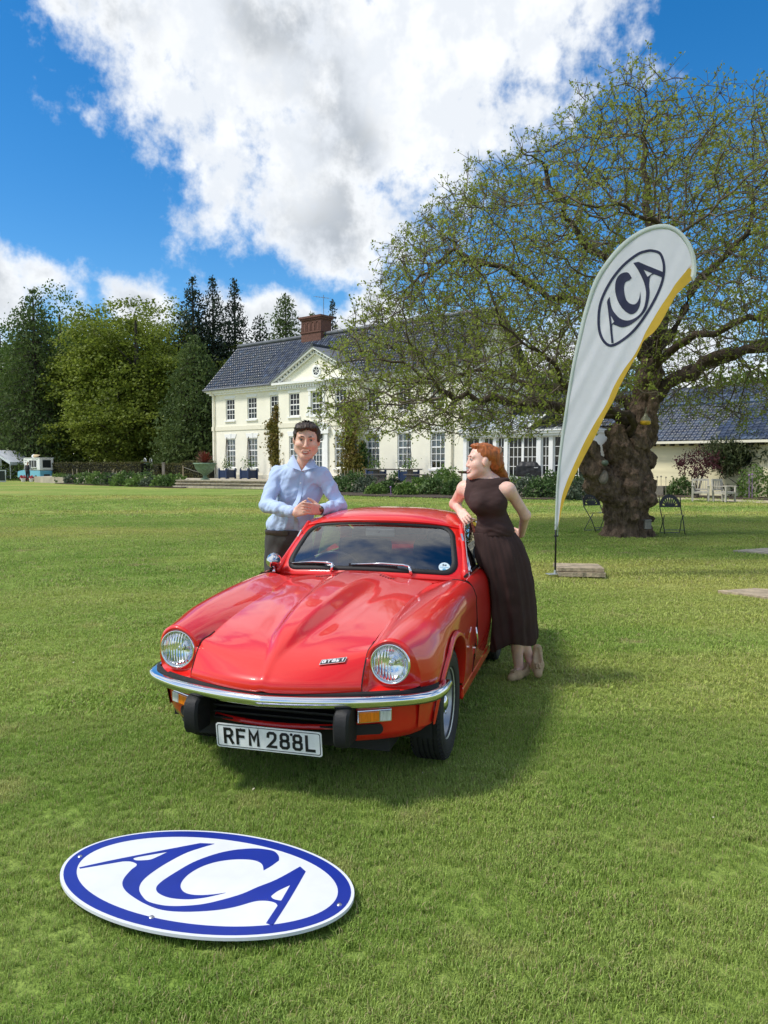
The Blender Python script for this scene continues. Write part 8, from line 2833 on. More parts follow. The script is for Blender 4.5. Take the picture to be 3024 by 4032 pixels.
right = [(1318, 1940, .9, .75, GM, 'dark feathery shrub behind the man at the left end of the bed'), (1385, 1942, .8, .85, GM, 'dark green rounded shrub below the climber-clad wall'), (1440, 1944, .7, .75, GG, 'grey-green shrub right of the rounded dark one'), (1478, 1950, .5, .45, GL, 'low pale plant at the front of the bed left of the tables'),
     (1530, 1946, .55, .55, GM, 'small dark plant below the left stone table'), (1572, 1930, .7, .95, GM, 'tall dark plant growing before the stone tables'), (1600, 1953, .55, .5, GL, 'bright low plant below the right stone bench'), (1660, 1950, .75, .75, GL, 'broad bright leafy plant in the middle of the bed'), (1712, 1952, .7, .75, GM, 'leafy dark plant right of the broad bright one'),
     (1755, 1948, .9, 1.25, GL, 'tallest bright green plant left of the woman'), (1795, 1955, .6, .6, GM, 'low dark plant beside the woman\'s shoulder'), (1990, 1958, .6, .6, GM, 'low dark plant just right of the woman\'s neck'), (2080, 1962, .85, .85, GG, 'grey-green lavender mound below the covered barbecue'), (2140, 1964, .8, .8, GM, 'dark lavender mound left of the flag pole'), (2178, 1955, .6, 1.0, GM, 'upright rosemary bush behind the flag pole'), (2270, 1960, .8, .95, GM, 'dark bush right of the flag pole'), (2330, 1962, .8, .85, GG, 'grey bush seen beside the old tree trunk'), (2250, 1975, .5, .45, GG, 'low dry tuft at the bed edge right of the flag')]
for i, (u, v, w, h, m, lab) in enumerate(right):
  p = gnd(u, v)
  shrub('border_plant', lab, p[0], p[1] + .6, .04, w * 1.05, w * .8, h * 1.15, m, 950, .12, 140 + i, 'plants in the bed below the terrace')
xtra = [(1352, 1932, .7, .8, GG, 'grey shrub behind the left end of the right bed'), (1412, 1930, .7, .9, GM, 'dark shrub below the ivy column'), (1495, 1932, .6, .7, GL, 'pale shrub before the left stone bench'), (1548, 1935, .6, .6, GG, 'grey mound before the long stone table'), (1628, 1934, .6, .7, GM, 'dark mound before the right stone bench'), (1690, 1935, .7, .8, GL, 'bright shrub behind the broad leafy plant'), (1735, 1932, .6, 1.0, GM, 'upright dark shrub left of the tallest bright plant'), (1780, 1935, .6, .9, GL, 'pale shrub behind the woman\'s elbow'), (2030, 1942, .7, .8, GL, 'pale shrub right of the woman\'s hair'), (2110, 1944, .7, .7, GM, 'dark shrub below the barbecue cover'), (2205, 1948, .6, .9, GM, 'dark shrub at the left of the flag cloth'), (2300, 1950, .7, .8, GL, 'pale shrub left of the old trunk')]
for i, (u, v, w, h, m, lab) in enumerate(xtra):
  p = gnd(u, v)
  shrub('border_plant', lab, p[0], p[1] + .5, .04, w * 1.1, w * .8, h * 1.1, m, 800, .12, 240 + i, 'plants in the bed below the terrace')
far = [(2550, 1945, .8, .9, GL, 'leafy clump just right of the old trunk'), (2610, 1950, .6, 1.2, GM, 'tall foxglove-like clump right of the trunk'), (2655, 1948, .7, 1.4, GL, 'tall bright clump below the round window'), (2700, 1955, .7, .8, GM, 'dark clump left of the grey garden chairs'), (2795, 1950, .6, .6, GM, 'low clump behind the left garden chair'), (2880, 1950, .9, 1.1, GL, 'pale broad-leaved plant behind the right garden chair'), (2945, 1958, .8, 1.1, GM, 'dark clump at the right with mauve flower heads'), (3000, 1965, .9, 1.2, GL, 'leafy clump at the right picture edge')]
for i, (u, v, w, h, m, lab) in enumerate(far):
  p = gnd(u, v)
  shrub('border_plant', lab, p[0], p[1] + .6, .04, w * 1.0, w * .7, h * 1.1, m, 850, .12, 170 + i, 'plants in the outbuilding border')
# purple acer
p = at(2748, 1900, 34.5)
t = thing('purple_maple', 'dark purple-leaved small tree before the round window wall', 'tree', (p[0], p[1], 0))
r = np.random.default_rng(5)
Q = crown_clumps(r, np.array((0, 0, 1.55)), np.array((.95, .8, .62)), 110)
Q = np.repeat(Q, 14, 0) + r.normal(size=(110 * 14, 3)) * .12
V, F = leaf_quads(Q, .09, r, .3, .2, .7); npmesh('crown', V, F, GR, t)
mb = MB()
for k in range(7): mb.tube([(0.02 * k - .06, 0, 0), (rs.uniform(-.3, .3), rs.uniform(-.2, .2), .9), (rs.uniform(-.8, .8), rs.uniform(-.5, .5), 1.6)], [.035, .022, .008], 6)
mb.build('trunk', MATS['bark_wood'], t)
# large wall shrub (bamboo-like) at the right
p = at(2960, 1850, 35.5)
t = thing('wall_shrub', 'big drooping long-leaved shrub trained on the outbuilding wall', 'shrub', (p[0], p[1], 0))
Q = np.concatenate([crown_clumps(r, np.array((x, y, z)), np.array((s, .5, s * .75)), 75) for x, y, z, s in ((-1.5, .1, 2.1, .8), (-.7, 0, 2.0, 1.0), (.3, 0, 2.2, 1.1), (1.3, -.2, 2.0, 1.1), (-1.2, .1, 1.5, .6), (2.2, -.4, 1.9, 1.0))])
Q = np.repeat(Q, 9, 0) + r.normal(size=(len(Q) * 9, 3)) * .14
V, F = leaf_quads(Q, .26, r, .1, 1.6, .26); npmesh('foliage', V, F, GB, t)
mb = MB()
for k in range(10): mb.tube([(rs.uniform(-1.5, 1.5), .2, 0), (rs.uniform(-1.6, 1.8), .1, 1.2), (rs.uniform(-2, 2.2), 0, 2.2)], [.03, .02, .008], 5)
mb.build('stem', MATS['bark_wood'], t)
# allium heads
for i, (u, v) in enumerate(((2588, 1878), (2603, 1876), (2622, 1880), (2950, 1871), (2962, 1868), (1538, 1918))):
  q = at(u, v, 34.0 if u > 2000 else 37)
  o = MB().lathe([(0, -.045), (.03, -.03), (.045, 0), (.03, .03), (0, .045)], 8).cyl((0, 0, -.045), (.02, .0, -q[2] + .05), .012, .012, 5).build('allium', pm('allium_mauve' if (u > 2900 or u < 2000) else 'allium_dry', (.34, .18, .42) if u > 2900 or u < 2000 else (.24, .22, .17), .8, var=.3, vscale=30), None)
  o.location = q
  tag(o, ['tall dry seed head right of the old trunk, leftmost of three', 'tall dry seed head right of the old trunk, middle of three', 'tall dry seed head right of the old trunk, rightmost of three', 'mauve allium head at the right, left of the pair', 'mauve allium head at the right, right of the pair', 'mauve allium head before the stone tables'][i], 'flower', 'allium heads')

# ---- climbers on the house wall
def climber(label, pts, dens, seed, y, mat):
  b = hw(pts[0][0], y, ZB)
  t = thing('wall_climber', label, 'climber', b, HRZ)
  r = np.random.default_rng(seed)
  Q = []
  for (t0, z0, w0), (t1, z1, w1) in zip(pts, pts[1:]):
    n = int(dens * (z1 - z0) * (w0 + w1) / 2)
    f = r.uniform(size=n)
    w = w0 + (w1 - w0) * f
    Q.append(np.stack([t0 + (t1 - t0) * f + r.normal(size=n) * w * .34 - pts[0][0], -.10 - np.abs(r.normal(size=n)) * .16, z0 + (z1 - z0) * f + r.normal(size=n) * .08 - ZB], 1))
  Q = np.concatenate(Q)
  Q[:, 2] = np.maximum(Q[:, 2], .02)
  V, F = leaf_quads(Q, .20, r, .2, .7, .6)
  npmesh('foliage', V, F, mat, t)
  st = MB()
  for k in range(4): st.tube([(p[0] - pts[0][0] + rs.uniform(-.12, .12), -.06, p[1] - ZB) for p in pts], .03, 5)
  st.build('stem', MATS['bark_wood'], t)
climber('bronze-green climber between the third and fourth windows of the house', [(5.55, .5, .8), (5.6, 1.3, .9), (5.3, 2.0, 1.2), (5.0, 2.9, 1.1), (5.15, 3.6, 1.2), (5.05, 4.4, 1.2), (5.35, 4.9, .7), (5.45, 5.6, .25)], 420, 31, -.05, GV)
climber('thick bronze climber right of the entrance bay', [(12.7, .5, 1.6), (12.6, 1.5, 1.5), (12.5, 2.4, 1.1), (12.4, 3.2, 1.2), (12.6, 4.0, 1.1), (12.7, 4.8, 1.3), (12.5, 5.6, .8)], 420, 32, -.40, GV)
climber('dark ivy column right of the bronze climber', [(13.35, .5, 1.0), (13.3, 1.4, .9), (13.25, 2.3, .8), (13.2, 2.9, .45)], 600, 33, -.05, GM)
# ================================================================== garden furniture and small things
def fan_chair(label, x, y, rz):
  c = thing('folding_chair', label, 'chair', (x, y, 0), rz, 'folding chairs behind the old tree')
  blk = pm('chair_plastic', (0.018, 0.019, 0.020), .4, var=.2, vscale=20)
  stl = pm('chair_frame_grey', (0.16, 0.18, 0.19), .4, .5, var=.2, vscale=12)
  # local: faces +y; seat 0.45, back 0.82
  st = []
  for j in np.linspace(-1, 1, 9):
    st.append([(.20 * i * (1 - .10 * max(0, -j)), .19 * j + .02, .45 - .012 * math.cos(i * 1.5) + .012 * j) for i in np.linspace(-1, 1, 9)])
  MB().grid(st).grid([[(a, b, z - .02) for a, b, z in rw] for rw in st], flip=True).build('seat', blk, c, smooth=True)
  # fan back: solid crest and slats
  bk = MB()
  B = lambda s, z: (s, -.20 - (z - .45) * .28, z)
  crest = [[B(.225 * math.sin(a) * k + 0, .60 + .26 * math.cos(a) * k) for k in (.72, .80, .90, 1.0)] for a in np.linspace(-1.52, 1.52, 24)]
  bk.grid(crest).grid([[(x2, y2 - .018, z2) for x2, y2, z2 in rw] for rw in crest], flip=True)
  bk.build('back_crest', blk, c, smooth=True)
  MB().box(B(0, .60), (.43, .018, .035), M=Matrix.Rotation(.27, 3, 'X')).build('back_base', blk, c)
  for a in np.linspace(-1.12, 1.12, 8):
    MB().bar(B(.04 * math.sin(a) * 2, .61), B(.225 * math.sin(a) * .76, .60 + .26 * math.cos(a) * .76), .028, .012, up=(0, 1, .28)).build('back_slat', blk, c)
  for s in (-1, 1):
    MB().tube([(s * .225, -.29, .80), (s * .222, -.22, .56), (s * .215, .05, .30), (s * .21, .24, .02)], .011, 8).build('front_leg', blk, c, smooth=True)
    MB().tube([(s * .205, .12, .43), (s * .19, -.02, .30), (s * .21, -.22, .02)], .010, 8).build('rear_leg', stl, c, smooth=True)
  MB().tube([(-.21, -.22, .02), (.21, -.22, .02)], .010, 8).build('rear_rail', stl, c)
  MB().tube([(-.213, .17, .11), (.213, .17, .11)], .008, 8).build('front_rail', stl, c)
p = gnd(2348, 2092); fan_chair('black fan-back folding chair half hidden left of the old trunk', p[0], p[1] - .1, math.pi + .35)
p = gnd(2640, 2102); fan_chair('black fan-back folding chair standing right of the old trunk', p[0], p[1] - .1, math.pi - .12)

def teak_chair(label, x, y, rz):
  c = thing('garden_chair', label, 'chair', (x, y, .014), rz, 'weathered garden chairs')
  tk = pm('weathered_teak', (0.42, 0.39, 0.34), .8, var=.2, vscale=9, bump=.3, bscale=40, stretch=(1, 1, .2))
  w, d = .30, .27
  for s in (-1, 1):
    MB().bb((s * w - .03, d - .03, 0), (s * w + .03, d + .03, .62)).build('front_leg', tk, c)
    MB().bar((s * w, -d, 0), (s * w, -d - .10, .92), .06, .055, up=(1, 0, 0)).build('rear_leg', tk, c)
    MB().bb((s * w - .04, -d - .05, .621), (s * w + .04, d + .08, .645)).build('arm_rest', tk, c)
    MB().bb((s * w - .02, -d + .03, .32), (s * w + .02, d - .031, .39)).build('side_rail', tk, c)
  for k in range(5):
    MB().bb((-w + .03, -d + .02 + k * .105, .40), (w - .03, -d + .10 + k * .105, .422)).build('seat_slat', tk, c)
  MB().bb((-w + .03, d - .02, .33), (w - .03, d + .02, .398)).build('front_rail', tk, c)
  B = lambda z: -d - .10 * z / .92
  MB().bb((-w + .03, B(.88) - .02, .84), (w - .03, B(.88) + .02, .92)).build('top_rail', tk, c)
  MB().bb((-w + .03, B(.48) - .02, .46), (w - .03, B(.48) + .02, .51)).build('lower_rail', tk, c)
  for k in range(5):
    x0 = -w + .09 + k * .105
    MB().bar((x0, B(.51), .511), (x0, B(.84), .839), .045, .02, up=(1, 0, 0)).build('back_slat', tk, c)
p = gnd(2760, 1976); teak_chair('weathered grey wooden armchair on the path, left of the pair', p[0] + .05, p[1] + .2, math.pi - .35)
p = gnd(2860, 1978); teak_chair('weathered grey wooden armchair on the path, right of the pair', p[0], p[1] + .2, math.pi + .55)

# ---- planters with cane obelisks against the wall
def planter(label, t, y):
  b = hw(t, y, ZB)
  c = thing('planter', label, 'planter', b, HRZ, 'blue planters along the house wall')
  bl = pm('planter_blue', (0.012, 0.030, 0.085), .5, var=.15, vscale=8)
  MB().bb((-.40, -.40, .06), (.40, .40, .62)).build('box', bl, c)
  for k in range(9):
    x = -.36 + k * .09
    MB().bb((x - .034, -.425, .10), (x + .034, -.4005, .58)).build('slat', bl, c)
  for sx in (-1, 1):
    for sy in (-1, 1):
      MB().bb((sx * .41 - .05, sy * .41 - .05, 0), (sx * .41 + .05, sy * .41 + .05, .70)).lathe([(0, .80), (.035, .78), (.05, .75), (.03, .70)], 10, Matrix.Translation((sx * .41, sy * .41, 0))).build('corner_post', bl, c)
  r = np.random.default_rng(int(t * 10) + 50)
  Q = np.stack([r.normal(size=150) * .26, r.normal(size=150) * .22, .75 + np.abs(r.normal(size=150)) * .38], 1)
  V, F = leaf_quads(Q, .12, r, .3, .2, .6); npmesh('rose_foliage', V, F, GL, c)
  cane = pm('cane_dark', (0.05, 0.035, 0.025), .8, var=.3, vscale=9)
  for k in range(5):
    a = k * 2 * math.pi / 5
    MB().tube([(.26 * math.cos(a), .26 * math.sin(a), .6), (.05 * math.cos(a), .05 * math.sin(a), 2.7), (-.03 * math.cos(a), -.03 * math.sin(a), 3.0)], .014, 5).build('cane', cane, c)
for t, l in ((.75, 'blue slatted planter with cane obelisk, leftmost at the house wall'), (3.15, 'blue slatted planter with cane obelisk, second from the house corner'), (15.0, 'blue planter with tall dark canes behind the left stone table'), (17.55, 'blue planter with tall dark canes behind the right stone bench')):
  planter(l, t, -.95)

# ---- stone tables and benches on the terrace
def stone_table(name, label, u, v, D, w, d, h, rz, cat):
  p = at(u, v, D)
  c = thing(name, label, cat, (p[0], p[1], ZB), rz)
  sm = pm('table_stone', (0.115, 0.105, 0.090), .85, var=.3, vscale=7, bump=.5, bscale=20)
  MB().box((0, 0, h - .035), (w, d, .07)).build('top', sm, c, bevel=.012)
  for s in (-1, 1):
    for k, (ww, hh) in enumerate(((.42, .10), (.34, .10), (.28, .12), (.24, .12))):
      z = k * (h - .07) / 4
      MB().box((s * w * .30, 0, z + (h - .07) / 8), (ww, d * .7, (h - .07) / 4 - .008)).build('pedestal_course', sm, c)
stone_table('stone_table', 'long dark stone table on the terrace before the windows', 1548, 1890, 43.2, 3.2, .85, .80, HRZ * .25, 'table')
stone_table('stone_bench', 'dark stone bench left of the long stone table', 1478, 1897, 42.4, 1.3, .45, .52, HRZ * .25, 'bench')
stone_table('stone_bench', 'dark stone bench right of the long stone table', 1645, 1900, 41.6, 1.5, .45, .52, HRZ * .25, 'bench')
# iron table
p = at(1838, 1890, 40.5)
c = thing('iron_table', 'small rusty iron table beside the woman\'s face', 'table', (p[0], p[1], ZB))
ir = pm('rusted_iron', (0.10, 0.055, 0.035), .8, .2, var=.4, vscale=14)
MB().lathe([(0, .70), (.48, .70), (.50, .68), (.42, .58), (0, .55)], 24).build('fire_bowl_top', ir, c, smooth=True, auto=40)
for a in range(4): MB().tube([(.36 * math.cos(a * 1.57 + .6), .36 * math.sin(a * 1.57 + .6), .62), (.44 * math.cos(a * 1.57 + .6), .44 * math.sin(a * 1.57 + .6), 0)], .02, 6).build('leg', ir, c)
# covered barbecue
p = at(2080, 1895, 39.6)
c = thing('covered_barbecue', 'barbecue under a black cover in front of the conservatory doors', 'barbecue', (p[0], p[1], ZB), -.25)
cv = pm('black_cover', (0.010, 0.010, 0.011), .55, var=.3, vscale=6, bump=.3, bscale=9, bdist=.03)
g = SG((-.8, -.5, .2), (.8, .5, 1.4), .03)
g.op(lambda P: np.maximum.reduce([np.abs(P[..., 0]) - .64 + .12 * np.clip(P[..., 2] - .7, 0, 1), np.abs(P[..., 1]) - .30 + .1 * np.clip(P[..., 2] - .7, 0, 1), .42 - P[..., 2], P[..., 2] - .98]), (-.8, -.5, .2), (.8, .5, 1.4), .02)
g.cap((-.30, 0, .95), (.30, 0, .95), .24, .24, .08)
V, F = g.mesh(); V = smooth_mesh(V, F, 1); V = V + vnormals(V, F) * (.022 * pnoise(V * 5))[:, None]
npmesh('cover', V, F, cv, c, True)
MB().bb((-.34, -.22, 0), (-.30, .22, .5)).bb((.30, -.22, 0), (.34, .22, .5)).bb((-.34, -.22, .12), (.34, .22, .16)).build('trolley', pm('trolley_grey', (.25, .26, .27), .5, .4, var=.1), c)
MB().bb((.30, -.345, .86), (.50, -.33, .90)).build('cover_label', pm('label_grey', (.5, .5, .5), .6, var=.1), c)

# ---- urn with red cordyline
p = at(808, 1893, 50.6)
c = thing('urn', 'green copper urn planted with a spiky red cordyline at the terrace edge', 'urn', (p[0], p[1], ZB + .04))
MB().lathe([(0, 0), (.30, 0), (.30, .06), (.16, .10), (.12, .26), (.20, .36), (.46, .52), (.62, .74), (.70, .98), (.78, 1.04), (.76, 1.10), (.66, 1.06), (0, 1.02)], 28).build('bowl', pm('verdigris', (0.16, 0.24, 0.16), .7, .2, var=.3, vscale=7, bump=.3, bscale=20), c, smooth=True, auto=50)
r = np.random.default_rng(8)
V, F = [], []
for k in range(130):
  a = r.uniform(0, 2 * math.pi); e = r.uniform(.25, 1.45); L = r.uniform(.7, 1.15)
  d = np.array((math.cos(a) * math.cos(e), math.sin(a) * math.cos(e), math.sin(e))); s = np.cross(d, (0, 0, 1)); s /= np.linalg.norm(s)
  b = np.array((0, 0, 1.05)); o = len(V)
  V += [b - s * .02, b + s * .02, b + d * L * .6 + s * .028 + (0, 0, .02), b + d * L * .6 - s * .028 + (0, 0, .02), b + d * L - (0, 0, .10 * L)]
  F += [(o, o + 1, o + 2, o + 3), (o + 3, o + 2, o + 4)]
MB().add(V, F).build('cordyline', pm('cordyline_red', (0.20, 0.045, 0.030), .5, var=.4, vscale=4), c)

# ---- rope barrier
p = gnd(713, 1918)
c = thing('rope_barrier', 'thin wooden post with a pale rope running to the house', 'barrier', (p[0], p[1] + .6, .4))
MB().cyl((0, 0, 0), (0, 0, 1.05), .045, .04, 8).build('post', pm('post_wood', (.35, .27, .17), .85, var=.25, vscale=8), c)
e = np.array(hw(-2.0, -.6, 1.05)) - np.array((p[0], p[1] + .6, .4))
MB().tube([(0, 0, .95), tuple(e * .33 + np.array((0, 0, .5))), tuple(e * .66 + np.array((0, 0, .1))), tuple(e)], .016, 5).build('rope', pm('rope_pale', (.5, .5, .46), .9, var=.1), c)

# ---- things in the gap of the hedge
p = at(581, 1880, 70)
c = thing('pool_ladder', 'chrome pool ladder with two arched rails above the hedge gap', 'ladder', (p[0], p[1], 0))
wh = pm('ladder_white', (.72, .74, .74), .3, .3, var=.05)
for s in (-1, 1):
  MB().tube([(s * .26, 0, .2), (s * .26, 0, 1.7), (s * .26, -.05, 2.0), (s * .26 + .1, -.2, 2.08), (s * .26 + .25, -.35, 2.0), (s * .26 + .32, -.4, 1.5)], .04, 8).build('rail', wh, c, smooth=True)
for z in (1.3, 1.6): MB().box((0.02, 0, z), (.5, .12, .04)).build('rung', pm('rung_green', (.05, .25, .18), .5, var=.1), c)
p = at(615, 1888, 66)
o = MB().box((0, 0, 0), (.42, .03, .22)).build('notice_sign', pm('notice_dark', (.03, .03, .035), .5, var=.1), None); o.location = at(614, 1835, 66); tag(o, 'small dark notice board in the hedge gap', 'sign')
c = thing('iron_gate', 'low dark gate standing in the hedge gap', 'gate', (p[0] - .3, p[1], 0))
for k in range(8): MB().bb((-.4 + k * .115 - .012, -.012, .1), (-.4 + k * .115 + .012, .012, 1.1)).build('bar', pm('gate_black', (.02, .022, .025), .5, .3, var=.2), c)
MB().bb((-.45, -.02, 1.1), (.45, .02, 1.15)).bb((-.45, -.02, .3), (.45, .02, .34)).build('rail', MATS['gate_black'], c)
p = at(645, 1890, 64.5)
o = MB().bb((-.11, -.11, 0), (.11, .11, 1.65)).bb((-.13, -.13, 1.651), (.13, .13, 1.70)).build('gate_post', pm('post_grey', (.22, .20, .16), .9, var=.3, vscale=5), None); o.location = (p[0], p[1], 0); tag(o, 'grey wooden gate post at the end of the short hedge', 'post')
p = at(577, 1884, 63)
c = thing('garden_table', 'spindly green metal table in front of the hedge gap', 'table', (p[0], p[1], .2))
gm = pm('green_metal', (.05, .10, .07), .5, .3, var=.2)
MB().lathe([(0, .66), (.5, .66), (.5, .63), (0, .63)], 20).build('top', gm, c)
for a in range(4): MB().tube([(.4 * math.cos(a * 1.57 + .4), .4 * math.sin(a * 1.57 + .4), .64), (.3 * math.cos(a * 1.57 + .4), .3 * math.sin(a * 1.57 + .4), 0)], .018, 5).build('leg', gm, c)

# ---- bamboo plant stakes
stk = pm('stake_pale', (.42, .36, .25), .9, var=.2, vscale=3)
pos = ['leftmost', 'second', 'third', 'fourth', 'fifth', 'sixth', 'seventh', 'eighth', 'ninth', 'tenth', 'eleventh', 'twelfth', 'thirteenth', 'fourteenth', 'fifteenth', 'sixteenth']
for i, u in enumerate((262, 272, 281, 284, 303, 328, 346, 353, 367, 379, 388, 421, 427, 438, 466, 471)):
  q = gnd(u, 1905)
  o = MB().cyl((0, 0, 0), (rs.uniform(-.12, .12), 0, rs.uniform(.75, 1.15)), .022, .018, 6).build('plant_stake', stk, None)
  o.location = (q[0], q[1] + 1.0, .04)
  tag(o, 'pale cane stake in the left flower bed, ' + pos[i] + ' from the left', 'stake', 'cane stakes in the left bed')
for i, u in enumerate((1352, 1366, 1380, 1392, 1406, 1418, 1436, 1462)):
  q = gnd(u, 1938)
  o = MB().cyl((0, 0, 0), (rs.uniform(-.06, .06), 0, rs.uniform(1.0, 1.3)), .016, .014, 6).build('plant_stake', stk, None)
  o.location = (q[0], q[1] + 1.2, .04)
  tag(o, 'thin cane stake under the thick bronze climber, ' + pos[i] + ' from the left', 'stake', 'cane stakes before the climber')

# ---- ice cream van
def build_van():
  p = gnd(128, 1894)
  v = thing('ice_cream_van', 'small pale blue and white ice cream van with a cone on its roof', 'van', (p[0], p[1] + .8, 0), R(-33))
  blue = pm('van_blue', (0.16, 0.46, 0.62), .3, 0, .5, .5, var=.04)
  wht = pm('van_white', (0.78, 0.78, 0.76), .35, 0, .5, .4, var=.04)
  rub = MATS.get('tyre_rubber'); chro = MATS.get('chrome')
  # local x: rear +, front -; camera sees the -y flank and the rear
  sec = [(-1.95, .42), (-1.93, .80), (-1.80, .90), (-1.10, .98), (-.80, 1.40), (-.45, 1.50), (-.45, .98), (1.55, .98), (1.62, .90), (1.62, .30), (-1.90, .30)]
  bd = MB().poly([sec], -.66, .66, fn=lambda a, b, d: (a, d, b)).build('lower_body', blue, v, recalc=True, bevel=.05)
  MB().bb((-.75, -.70, .981), (1.66, .70, 2.10)).bb((-.95, -.66, 1.55), (-.751, .66, 2.08)).build('upper_body', wht, v, bevel=.06)
  MB().bb((-.80, -.73, 2.08), (1.70, .73, 2.13)).build('roof', wht, v, bevel=.02)
  MB().bb((.05, -.715, 1.28), (1.15, -.702, 1.88)).build('serving_hatch', pm('hatch_dark', (.025, .025, .03), .3, var=.3, vscale=4), v)
  MB().bb((.0, -.80, 1.22), (1.2, -.70, 1.26)).build('hatch_shelf', wht, v)
  for x in (.42, .80): MB().bb((x - .02, -.722, 1.28), (x + .02, -.7155, 1.88)).build('hatch_post', wht, v)
  MB().bb((1.662, -.42, 1.22), (1.672, .42, 1.92)).build('rear_window', pm('van_glass', (.02, .025, .03), .06, 0, .6, .3, var=.1), v)
  MB().bb((1.632, -.30, .45), (1.642, .30, .62)).build('rear_plate', pm('plate_dark', (.03, .03, .03), .5, var=.1), v)
  MB().poly([[(-1.02, 1.02), (-.50, 1.02), (-.50, 1.44), (-.76, 1.40)]], .661, .672, fn=lambda a, b, d: (a, -d, b)).build('door_window', MATS['van_glass'], v, recalc=True)
  for x in (-1.35, .95):
    w = bpy.data.objects.new('wheel', None); COL.objects.link(w); w.parent = v; w.location = (x, 0, .27)
    for sy in (-1, 1):
      M = Matrix.Translation((0, sy * .60, 0)) @ Matrix.Rotation(sy * -math.pi / 2, 4, 'X')
      MB().lathe([(.17, -.07), (.25, -.07), (.27, -.04), (.27, .04), (.25, .075), (.17, .075)], 24, M).build('tyre', rub, w, smooth=True)
      MB().lathe([(.17, .07), (.14, .06), (.07, .08), (0, .085)], 20, M).build('rim', chro, w, smooth=True)
  MB().lathe([(0, .03), (.07, .025), (.085, 0)], 14, Matrix.Translation((-1.94, -.45, .68)) @ Matrix.Rotation(-math.pi / 2, 4, 'Y')).build('headlamp', chro, v, smooth=True)
  MB().bb((-2.02, -.66, .36), (-1.95, .66, .44)).bb((1.64, -.66, .34), (1.70, .66, .42)).build('bumper', chro, v)
  # roof cone lying down
  M = Matrix.Translation((-.45, 0, 2.26)) @ Matrix.Rotation(R(84), 4, 'Y')
  cn = MB().lathe([(0, 1.15), (.09, .75), (.15, .30), (.15, .28)], 16, M).build('roof_cone', pm('cone_biscuit', (.55, .42, .25), .7, var=.2, vscale=20), v, smooth=True)
  MB().lathe([(.16, .28), (.19, .20), (.15, .10), (.16, .04), (.10, -.06), (0, -.16)], 16, M).build('cone_swirl', wht, cn, smooth=True)
  ink = pm('van_print', (.10, .12, .16), .6, var=.2)
  # phone number band and painted script lines, too small to read
  xx = .02
  for ch in '07484 784579':
    if ch != ' ':
      g = MB(); stroke_glyph(g, ch, xx, 1.08, .075, .10, .018, lambda a, b, d: (a, -.704 - d, b)); g.build('numeral', ink, v)
    xx += .10
  for (x0, z0, w) in ((-.68, 1.90, .36), (-.62, 1.72, .22), (.50, 1.95, .40), (1.0, 1.96, .42), (-.70, 1.34, .22)):
    MB().tube([(x0 + w * k / 10, -.704, z0 + .03 * math.sin(k * 2.1)) for k in range(11)], .012, 4).build('script', ink, v)
  for (y0, z0, w) in ((-.45, 1.99, .9), (-.40, 1.06, .8)):
    MB().tube([(1.664, y0 + w * k / 12, z0 + .025 * math.sin(k * 2.4)) for k in range(13)], .012, 4).build('script', ink, v)
  # customer at the hatch
  q = gnd(106, 1896)
  pr = thing('person', 'person in a dark waistcoat and trousers standing at the van hatch', 'person', (q[0], q[1] + .2, 0))
  def piece(fn, name, mat, res=.03):
    g = SG((-.5, -.4, -.03), (.5, .4, 1.85), res); fn(g); V, F = g.mesh(); return npmesh(name, V, F, mat, pr, True)
  piece(lambda g: (g.chain([(-.10, 0, .88), (-.11, .02, .48), (-.13, .04, .08)], [.085, .06, .045], .03), g.chain([(.10, 0, .88), (.11, -.02, .48), (.12, -.04, .08)], [.085, .06, .045], .03), g.ell((0, 0, 1.18), (.17, .11, .30), None, .05), g.cap((-.17, 0, 1.40), (.17, 0, 1.40), .06, .06, .05), g.cap((0, 0, 1.4), (.02, -.02, 1.56), .05, .05, .03), g.ell((.03, -.01, 1.63), (.075, .095, .11), None, .02), g.chain([(.20, 0, 1.38), (.25, .05, 1.12), (.42, .05, 1.05)], [.05, .04, .03], .03), g.chain([(-.20, 0, 1.38), (-.26, .02, 1.12), (-.22, .06, .90)], [.05, .04, .03], .03), g.cap((.42, .05, 1.05), (.49, .05, 1.06), .035, .028, .01), g.cap((-.22, .06, .90), (-.21, .07, .82), .035, .028, .01)), 'body', skin_mat('skin_far', (.5, .3, .22)))
  piece(lambda g: (g.ell((0, 0, 1.16), (.19, .13, .30), None, .05), g.cap((-.15, 0, 1.40), (.15, 0, 1.40), .075, .075, .05)), 'waistcoat', pm('waistcoat_dark', (.02, .02, .025), .8, var=.3, vscale=8))
  piece(lambda g: (g.chain([(.19, 0, 1.40), (.25, .05, 1.12), (.40, .05, 1.06)], [.065, .055, .045], .03), g.chain([(-.19, 0, 1.40), (-.26, .02, 1.12), (-.22, .06, .94)], [.065, .055, .045], .03)), 'shirt_sleeves', pm('sleeve_grey', (.42, .43, .46), .8, var=.1))
  piece(lambda g: (g.ell((0, 0, .92), (.18, .13, .14), None, .04), g.chain([(-.10, 0, .85), (-.11, .02, .48), (-.13, .04, .04)], [.10, .08, .07], .03), g.chain([(.10, 0, .85), (.11, -.02, .48), (.12, -.04, .04)], [.10, .08, .07], .03)), 'trousers', pm('trousers_dark', (.016, .017, .022), .85, var=.2))
  piece(lambda g: (g.ell((.03, .015, 1.66), (.085, .10, .10), None, .02), g.ell((.07, -.09, 1.60), (.08, .08, .09), None, .01, 'cut')), 'hair', pm('hair_dark', (.02, .015, .012), .6, var=.3))
